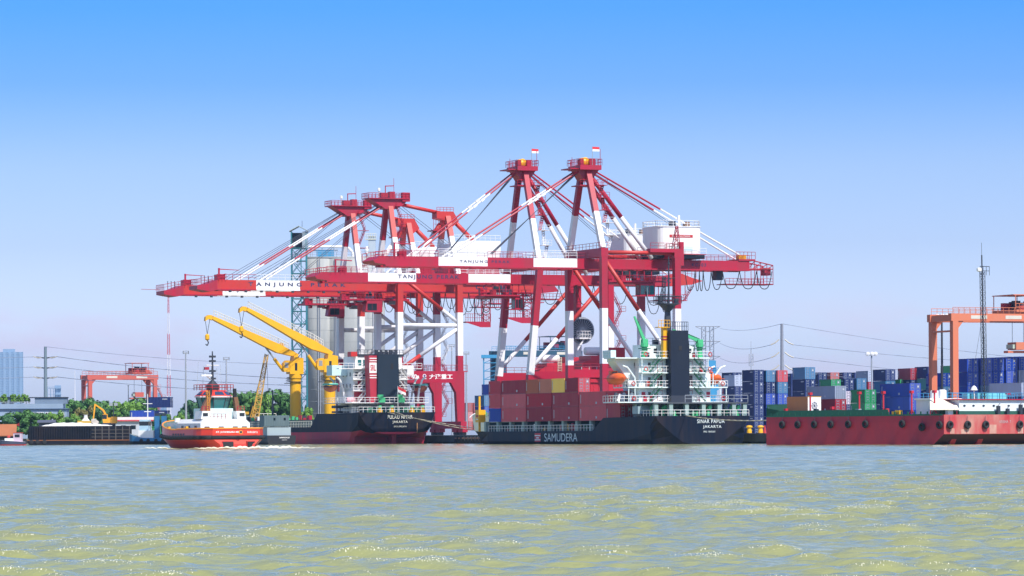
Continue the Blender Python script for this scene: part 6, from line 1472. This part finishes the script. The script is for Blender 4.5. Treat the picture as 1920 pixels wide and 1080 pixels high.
for i, (px, y_, w) in enumerate(((291,789,6.06),(316,789,6.06),(322,784,6.06))):
    p = at(px,815,915); container(('blue','navy','navy')[i] if i else 'blue', 6.06, V(p.x,915+i*.01,at(px,y_,915).z+(2.62 if i == 2 else 0)), RAD(78), ('bright blue container low beside the radio mast foot','navy container low under the other, left of the tug','navy container lifted on top, left of the tug mast')[i], 'containers on the left bank')
p = at(330,815,900); t = thing('goods_wagon', 'long brown and blue wagon like box behind the tug bow', 'wagon', (p.x,900,1.4), 0)
b = MB(); b.box(-4,4.2,0,2.6,.5,2.4,mat('wagon_brown',(.25,.11,.05),.8)); b.box(-4.1,4.3,-.1,2.7,2.4,3.3,mat('wagon_blue',(.02,.06,.15),.6)); b.build('body', t); b = MB(); b.box(-4,4.2,.2,2.4,-.01,.5,DARK); b.build('undercarriage', t)
p = at(308,815,880); t = thing('skip', 'dull green rubbish skip behind the tug bow', 'skip', (p.x,880,1.4), 0); b = MB(); b.prism([(-2.2,0),(2.4,0),(3,2.6),(-3,2.6)],0,2,mat('skip_green',(.03,.20,.08),.7)); b.build('body', t); b = MB(); b.box(-3.1,3.1,-.1,2.1,2.6,2.75,mat('skip_rim',(.05,.28,.12),.7)); b.build('rim', t)

# bulk barge
p = at(48,815,850); w = (245-48)/7000*850
t = thing('bulk_barge', 'long black ribbed bulk barge with a white tarpaulin over its cargo', 'barge', (p.x,850,0), RAD(3))
BB = mat('barge_black',(.008,.010,.018),.8,(.04,.022,.018),.5,.5,spec=.2)
b = MB(); b.add([(0,0,1.1),(1.6,0,-1),(w,0,-1),(w,0,1.0),(0,10,1.1),(1.6,10,-1),(w,10,-1),(w,10,1.0)],[(0,1,2,3),(7,6,5,4),(0,3,7,4),(3,2,6,7),(2,1,5,6),(1,0,4,5)],BB); b.box(0,w,-.06,0,.95,1.15,mat('rust_line',(.25,.09,.03),.9)); b.build('hull', t)
b = MB(); b.box(.6,w-.3,.6,9.4,1.1,4.3,BB)
for k in range(26): x = .8+k*.55; b.box(x,x+.16,.30,.6,1.1,4.2,BB)
for k in range(6): x = w-.5-k*1.55; b.box(x,x+.2,.36,.6,1.1,4.2,mat('rib_grey',(.10,.09,.09),.8))
for z in (1.7,2.5,3.3): b.box(w-9,w-.3,.45,.6,z,z+.12,mat('rib_grey',(.10,.09,.09),.8))
b.build('bin_wall', t)
b = MB(); vs = []; nx = 24
for i in range(nx+1):
    u = i/nx; x = 3.6+(w-8)*u; hh = 4.4+(.62*min(1,u*5)*min(1,(1-u)*2.2))+.06*math.sin(i*2.1)
    vs += [(x,.9,4.3),(x,2.6,hh),(x,7.4,hh+.05),(x,9.1,4.3)]
b.add(vs,[(4*i+j,4*i+4+j,4*i+5+j,4*i+1+j) for i in range(nx) for j in range(3)],mat('white_tarp',(.86,.86,.86),.8,(.68,.64,.62),.3)); b.build('tarpaulin', t, True)
b = MB()
for x in (-.3,1.0,2.4,4): b.lathe((x+.3,-.2,.7),[(.15,-.2),(.5,-.15),(.5,.15),(.15,.2)],BLACK,10,'y')
b.build('tyre_row', t)
# excavator on the barge
p = at(203,815,856); EXY = mat('excavator_yellow',(.80,.36,.01),.5,(.5,.25,.05),.4)
t = thing('excavator', 'yellow excavator with raised boom working behind the white tarpaulin', 'excavator', (p.x,857,4.3), RAD(3)); s = 1
b = MB(); b.box(-1.2,1.9,-1,1,.7,1.9,EXY); b.box(.6,1.95,-1.1,1.1,.6,2.1,EXY); b.build('upper_body', t)
b = MB(); b.box(-1.3,-.2,-1.05,-.1,1.0,2.7,EXY); b.box(-1.34,-.35,-1.09,-.3,1.6,2.55,GLASS); b.build('cab', t)
b = MB()
for y in (-1,.6): b.box(-1.5,1.5,y,y+.5,0,.65,DARK)
b.build('tracks', t)
b = MB(); b.beam((-.2,.3,1.6),(-1.2,.3,3.6),.4,.7,EXY,.4,.65); b.beam((-1.2,.3,3.6),(-3.2,.3,5.0),.38,.6,EXY,.3,.4); b.tube((-.4,0,1.5),(-1.6,0,3.5),.12,DARK,5); b.build('boom', t)
b = MB(); b.beam((-3.1,.3,5.0),(-3.5,.3,1.6),.34,.5,EXY,.28,.3); b.build('stick', t)
b = MB(); b.prism([(-3.9,1.6),(-3.1,1.7),(-2.2,.9),(-2.6,.3),(-3.4,.4),(-4.0,.9)],-.5,.9,mat('bucket_pale',(.5,.45,.40),.7)); b.build('bucket', t)
p = at(160,815,856); t = thing('hopper_cone', 'small white funnel shaped hopper on yellow base beside the excavator', 'hopper', (p.x,857,4.3), 0); b = MB(); b.lathe((0,0,1.2),[(1.0,0),(.45,.6),(.4,1.3),(.6,1.4)],WHITE,8); b.build('funnel', t); b = MB(); b.box(-1.8,1.3,-1,1,0,1.2,mat('hopper_ochre',(.50,.32,.05),.7)); b.build('base', t)
# blue tug and red boat
p = at(282,815,842); t = thing('tugboat', 'moored blue harbour tug with twin blue funnels and white mast', 'boat', (p.x,842,0), RAD(82)); TB = mat('tug_blue',(.03,.17,.36),.5,(.03,.10,.22),.4)
b = MB(); secs = []
for k in range(13):
    u = k/12; y = -4.6+9.4*u; hw = 2.2*math.sqrt(max(.001,1-max(0,(u-.55)/.45)**2))*(1 if u > .06 else .85); zz = 1.5+1.0*max(0,(u-.6)/.4)**1.5
    secs.append(sec(y,[(0,-1),(hw*.6,-1),(hw*.85,0),(hw,.75),(hw,.9),(hw,zz*.9),(hw,zz)]))
loft(b,secs,[(.7,BLACK),(99,TB)],mat('tug_deck_grey',(.2,.25,.25),.8)); b.build('hull', t)
b = MB(); b.box(-1.5,1.5,-1,2.4,1.4,3.2,WHITE); b.box(-1.3,1.3,.2,2.2,3.2,5.6,mat('tug_white_blue',(.40,.60,.75),.5)); b.box(-1.34,1.34,.16,2.24,4.3,5.2,GLASS); b.build('deckhouse', t)
for y in (-1.6,-4.0+.8):
    b = MB(); b.box(-.6,.6,y-.5,y+.5,1.5,6.4,TB); b.box(-.5,.5,y-.4,y+.4,6.4,7.0,DARK); b.build('funnel', t)
b = MB(); b.tube((0,.6,5.6),(0,.6,11.4),.14,WHITE,6,.07); b.tube((0,-.5,9.2),(0,1.7,9.2),.08,WHITE,4); b.tube((0,-.2,7.4),(0,1.4,7.4),.1,WHITE,4); b.build('mast', t)
b = MB()
for y in (-3.4,-1.8,0,1.6): b.lathe((2.15,y,.9),[(.15,-.15),(.42,-.1),(.42,.1),(.15,.15)],BLACK,10,'x'); b.lathe((-2.15,y,.9),[(.15,-.15),(.42,-.1),(.42,.1),(.15,.15)],BLACK,10,'x')
b.build('tyre_row', t)
p = at(24,815,800); t = thing('pilot_boat', 'small red and white motor boat moored at the left edge', 'boat', (p.x,800,0), RAD(84)); RB = mat('boat_red',(.55,.05,.05),.5)
b = MB(); secs = []
for k in range(11):
    u = k/10; y = -2.7+5.6*u; hw = 1.1*math.sqrt(max(.001,1-max(0,(u-.5)/.5)**2)); zz = .8+.4*u
    secs.append(sec(y,[(0,-.6),(hw*.6,-.6),(hw*.85,-.1),(hw,.3),(hw,.4),(hw,zz*.8),(hw,zz)]))
loft(b,secs,[(.35,RB),(99,mat('boat_dark',(.06,.07,.12),.5))],WHITE); b.build('hull', t)
b = MB(); b.box(-.8,.8,-2.0,-.3,.8,2.7,mat('boat_cabin_pale',(.65,.50,.62),.5)); b.box(-.84,.84,-1.7,-.6,1.8,2.4,GLASS); b.box(-.8,.8,-.3,1.6,.8,1.6,WHITE); b.box(-.9,.9,-2.1,-.2,2.7,2.8,RB); b.lathe((0,.9,1.7),[(.3,0),(.4,.3),(.2,.5)],RB,8); b.build('cabin', t)
b = MB(); b.tube((0,-1.5,2.8),(0,-1.5,5.0),.06,DARK,4); b.add([(0,-1.5,5),(.0,-.7,4.4),(0,-1.5,4.2)],[(0,1,2),(2,1,0)],RB); b.build('mast', t)
# crawler crane and the small dark vessel alongside the bulk carrier
p = at(480,815,860); tip = at(500,664,860); t = thing('crawler_crane', 'yellow crawler crane with leaning lattice jib behind the red tug', 'crane', (p.x,860,1.2), 0)
YL = mat('lattice_yellow',(.72,.42,.08),.55)
b = MB(); b.lattice((-.4,0,3.4),(tip.x-p.x,0,tip.z-1.2),1.5,YL,18,.11,.07,w2=.7); b.build('lattice_jib', t)
b = MB(); b.box(-2.4,1.2,-1.2,1.2,1.4,3.2,mat('crane_ochre',(.70,.40,.03),.5)); b.box(-2.6,-1.6,-1.4,1.4,1.6,2.9,mat('crane_ochre',(.70,.40,.03),.5)); b.lattice((-1.4,0,3.2),(-.2,0,7.4),.8,mat('crane_ochre',(.70,.40,.03),.5),5,.1,.06); b.box(-2.7,-1.6,-.4,.4,5.6,6.2,mat('crane_ochre',(.70,.40,.03),.5)); b.build('machine_body', t)
b = MB(); b.tube((-2,0,3.2),(tip.x-p.x,0,tip.z-1.2),.05,ROPE,4); b.tube((tip.x-p.x,0,tip.z-1.2),(tip.x-p.x+.5,0,4),.04,ROPE,4); b.build('pendant_rope', t)
b = MB()
for y in (-1.4,.8): b.box(-2.4,2,y,y+.6,0,1.1,DARK)
b.build('tracks', t)
p = at(470,815,858); t = thing('pontoon', 'flat dark pontoon carrying the yellow crawler crane', 'pontoon', (p.x,857,0), 0); b = MB(); b.box(-7,8.5,-3,6,-1,1.2,mat('pontoon_dark',(.04,.05,.06),.8)); b.build('hull', t); b = MB(); b.rail([(-7,-2.8,1.2),(8.5,-2.8,1.2)],mat('cream_rail',(.68,.68,.58),.6),1.3,1.2,.06); b.build('railing', t)
p = at(528,815,765); t = thing('work_boat', 'small dark work boat with grey container house and white stern lettering', 'boat', (p.x,765,0), PHI)
b = MB(); secs = [sec(0,[(0,-1),(2.2,-1),(2.7,0),(3.0,.5),(3.05,.9),(3.1,1.5),(3.1,1.9)]),sec(8,[(0,-1),(2.2,-1),(2.7,0),(3.0,.5),(3.05,.9),(3.1,1.5),(3.1,1.9)]),sec(14,[(0,-1),(.2,-1),(.5,0),(.8,.5),(1,.9),(1.2,1.7),(1.3,2.6)])]
loft(b,secs,[(99,mat('work_boat_black',(.015,.016,.022),.55))],DARK); hull = b.build('hull', t); lettering('SAMARINDA 828',(.6,0,1.45),XR,UPZ,2.2,.3,LWHITE,hull,out=.03,bold=.02); lettering('JAKARTA',(.6,0,.95),XR,UPZ,1.1,.2,LWHITE,hull,out=.03)
b = MB(); b.box(-2.9,2.2,.6,3.4,1.9,3.6,mat('boat_house_grey',(.34,.42,.46),.6)); b.build('deckhouse', t)
b = MB(); b.box(-3.6,1.8,.4,3.4,3.75,6.0,mat('container_house',(.10,.15,.17),.6,(.2,.25,.26),.5)); 
for k in range(14): x = -3.5+k*.38; b.box(x,x+.16,.34,.4,3.9,5.9,mat('container_house',(.10,.15,.17),.6))
b.box(-1.6,-1.2,.30,.34,5.0,5.5,GLASS); b.box(.6,1.0,.30,.34,5.0,5.5,GLASS); b.build('container_house', t)
b = MB(); b.tube((-.9,3,6.0),(-.9,3,11.2),.24,DARK,6,.12); b.tube((-1.8,3,10.4),(.2,3,10.4),.08,WHITE,4); b.build('mast', t)
# cream pipe racks behind
p = at(478,815,905); t = thing('pipe_rack', 'cream railed gangway with yellow pipes behind the pontoon', 'gangway', (p.x,905,1.4), 0)
b = MB(); b.box(0,12,0,2,2.6,2.8,STEEL); b.rail([(0,0,2.8),(12,0,2.8)],mat('cream_rail',(.68,.68,.58),.6),1.5,.9,.08); b.rail([(0,2,2.8),(5,2,2.8)],mat('cream_rail',(.68,.68,.58),.6),3,1.0,.08)
for k in range(5): b.beam((k*2.9,1,0),(k*2.9,1,2.6),.3,.3,STEEL)
b.build('walkway', t); b = MB(); rnd = random.Random(5)
for k in range(14): x = rnd.random()*11; b.box(x,x+.5+rnd.random(),.4,1.6,2.81,3.4+rnd.random()*.7,rnd.choice([YEL,RED,REDO,WHITE,TIN]))
b.build('crates_on_deck', t)

# ------------------------------------------------------------------ trees
BARK = mat('bark',(.09,.06,.04),.9)
LEAF = {k: mat('leaves_'+k, c, .7, d, .8, 1.2, streak=1) for k, c, d in (('mid',(.05,.15,.03),(.09,.23,.035)),('dark',(.03,.11,.035),(.05,.16,.04)),('light',(.11,.25,.03),(.18,.33,.04)),('brown',(.17,.14,.035),(.11,.16,.03)))}
_tree = {}
def tree_mesh(kind, seed):
    key = (kind, seed)
    if key in _tree: return _tree[key]
    rnd = random.Random(seed*13+len(kind)); b = MB(); k = MB()
    k.tube((0,0,0),(.1,.05,2.6),.26,BARK,7,.18); tips = []
    for i in range(7):
        a = i*.9+rnd.random(); q = V(math.cos(a)*(1.2+rnd.random()),math.sin(a)*(1.2+rnd.random()),3.6+rnd.random()*2.0); k.tube((.1,.05,2.0+.1*i),q,.13,BARK,5,.04); tips.append(q)
    cl = []
    for i in range(34):
        a = rnd.random()*6.28; r = 2.9*math.sqrt(rnd.random()); z = 1.6+rnd.random()*4.7; r *= math.sqrt(max(.15,1-((z-3.7)/3.1)**2)); cl.append((V(r*math.cos(a),r*math.sin(a),z),.55+rnd.random()*.6))
    vs = []; fs = []
    for c, rr in cl:
        for j in range(110):
            d = V(rnd.gauss(0,1),rnd.gauss(0,1),rnd.gauss(0,1)).normalized(); p_ = c+d*rr*(.55+.5*rnd.random())
            s = .13+.13*rnd.random(); u = V(rnd.gauss(0,1),rnd.gauss(0,1),rnd.gauss(0,.6)).normalized(); w = d.cross(u)
            if w.length < .1: continue
            w = w.normalized()*s; u = w.cross(d).normalized()*s*.8
            o = len(vs); vs += [p_-w-u,p_+w-u,p_+w+u+d*.05,p_-w+u+d*.05]; fs.append((o,o+1,o+2,o+3))
    b.add(vs, fs, LEAF[kind]); cr = b.build('crown'); tr = k.build('trunk')
    for o in (cr,tr): COL.objects.unlink(o)
    _tree[key] = (cr.data, tr.data); return _tree[key]
def tree(px, top, w, Y, kind, seed, lab):
    p = at(px,815,Y); h = at(px,top,Y).z-1.4; sc = h/6.6; sw = 1.25*w/7000*Y/5.6
    t = thing('tree', lab, 'tree', (p.x,Y,1.4), seed*1.3, 'trees on the left bank'); t.scale = (sw,sw,sc)
    for nm, me in zip(('crown','trunk'), tree_mesh(kind, seed % 4)):
        o = bpy.data.objects.new(nm, me); COL.objects.link(o); o.parent = t
TR = [(134,752,44,985,'mid',0,'broad green tree at the corner of the grey office'),(172,751,46,990,'mid',1,'broad green tree under the gantry left leg'),(158,766,36,955,'brown',2,'brownish tree in the middle of the left trees'),(141,778,34,930,'light',3,'pale green bush behind the dark grey hut'),(186,764,30,950,'dark',2,'dark tree just left of the excavator arm'),(226,756,36,960,'light',1,'bright yellow green tree left above the white warehouse'),(247,758,38,962,'light',0,'bright green round tree above the white warehouse'),(262,752,44,1000,'mid',3,'green tree behind the bright ones under the gantry'),(212,762,30,975,'light',2,'pale tree between excavator and bright trees'),(292,768,28,990,'mid',1,'tree top behind the blue containers'),(307,777,32,905,'mid',0,'round green bush right of the moored blue tug'),(360,748,40,985,'dark',2,'dark round tree between mast and tug wheelhouse'),(340,776,24,965,'light',3,'pale bush behind the floodlight mast foot'),(54,772,40,905,'mid',1,'leafy tree before the office windows, left of middle'),(30,776,44,902,'mid',3,'leafy tree before the left end of the office'),(8,782,36,900,'dark',0,'dark tree by the hut with rusty roof'),(103,774,30,908,'light',2,'bright round tree before the right end of the office'),(78,778,24,906,'mid',2,'small tree under the office windows'),(66,803,18,888,'light',1,'yellow green bush beside the grey lean to'),(445,741,42,1000,'mid',2,'green tree right of the tug wheelhouse'),(468,738,46,1005,'mid',0,'green tree behind the crawler crane'),(492,742,40,1000,'light',1,'tree just right of the lattice jib'),(516,737,48,1010,'mid',3,'broad tree left of the yellow crane post'),(540,742,40,1005,'mid',2,'tree right behind the nearest yellow crane post'),(575,768,24,905,'light',0,'pale yellow green sapling between the yellow crane posts'),(120,760,30,1000,'mid',2,'tree peeping over the office right corner'),(236,770,26,940,'mid',1,'dark green bush behind the warehouse roof'),(418,758,34,990,'mid',0,'tree hidden behind the tug wheelhouse'),(275,760,34,1000,'mid',3,'tree under the right leg of the left gantry'),(153,757,44,1005,'dark',1,'dark green tree between the two left gantry legs'),(193,757,46,1010,'mid',3,'mid green tree behind the palm'),(210,759,44,1008,'mid',0,'mid green tree behind the pair of lamps'),(240,754,50,1012,'dark',2,'dark green tree behind the two bright ones'),(125,785,30,915,'mid',3,'mid green tree at the foot of the office corner'),(480,742,46,1012,'mid',1,'mid green tree behind the pipe gangway'),(430,752,40,1008,'dark',3,'dark tree right behind the tug roof'),(558,752,34,1010,'dark',1,'dark tree between yellow crane post and stair tower')]
for i, (px, top, w, Y, kind, seed, lab) in enumerate(TR): tree(px, top, w, Y, kind, seed, lab)
def palm(px, top, Y, lab):
    p = at(px,815,Y); h = at(px,top,Y).z-1.4; t = thing('palm_tree', lab, 'palm tree', (p.x,Y,1.4), 0)
    b = MB(); b.tube((0,0,0),(.3,0,h*.8),.25,BARK,7,.16); b.build('trunk', t); b = MB(); rnd = random.Random(2)
    for k in range(15):
        a = k*2.4; L_ = 3.4; pts = [V(.3,0,h*.8)+V(math.cos(a)*L_*u,math.sin(a)*L_*u,2.0*u-3.6*u*u*(.5+.6*rnd.random())) for u in (0,.25,.5,.75,1)]
        for p0, p1 in zip(pts[:-1], pts[1:]):
            d = (p1-p0).normalized(); sd = d.cross(V(0,0,1)).normalized()*.42
            for q in (0,.33,.66): m = p0.lerp(p1,q); b.add([m,m+sd-V(0,0,.35)+d*.3,m+d*.28],[(0,1,2)],LEAF['dark']); b.add([m,m-sd-V(0,0,.35)+d*.3,m+d*.28],[(0,1,2)],LEAF['dark'])
    b.build('crown', t)
palm(196,754,935,'dark drooping palm right behind the excavator boom')
for i, (px, top) in enumerate(((9,758),(27,752),(40,760),(50,759))):
    p = at(px,752,934); t = thing('roof_shrub', ('yellow shrub','tall yellow green shrub','low green shrub','pale yellow shrub')[i]+' growing on the office roof'+('',' hut',' hut corner',' edge')[i], 'shrub', (p.x,932+i*.4,10.1), i)
    t.scale = (.32,.32,.36)
    for nm, me in zip(('crown','trunk'), tree_mesh('light', i % 4)):
        o = bpy.data.objects.new(nm, me); COL.objects.link(o); o.parent = t

# ------------------------------------------------------------------ air
HAZE = 0.000055
hm = bpy.data.materials.new('air'); hm.use_nodes = True
n_ = hm.node_tree.nodes; n_.remove(n_['Principled BSDF'])
pv = n_.new('ShaderNodeVolumePrincipled'); pv.inputs['Density'].default_value = HAZE; pv.inputs['Color'].default_value = (.40,.66,1.0,1); pv.inputs['Anisotropy'].default_value = .1
hm.node_tree.links.new(pv.outputs[0], n_['Material Output'].inputs['Volume'])
b = MB(); b.box(-6500,6500,-500,9800,-3.2,230,hm); tag(b.build('haze'), 'pale blue haze that softens the far towers', 'haze', kind='stuff')
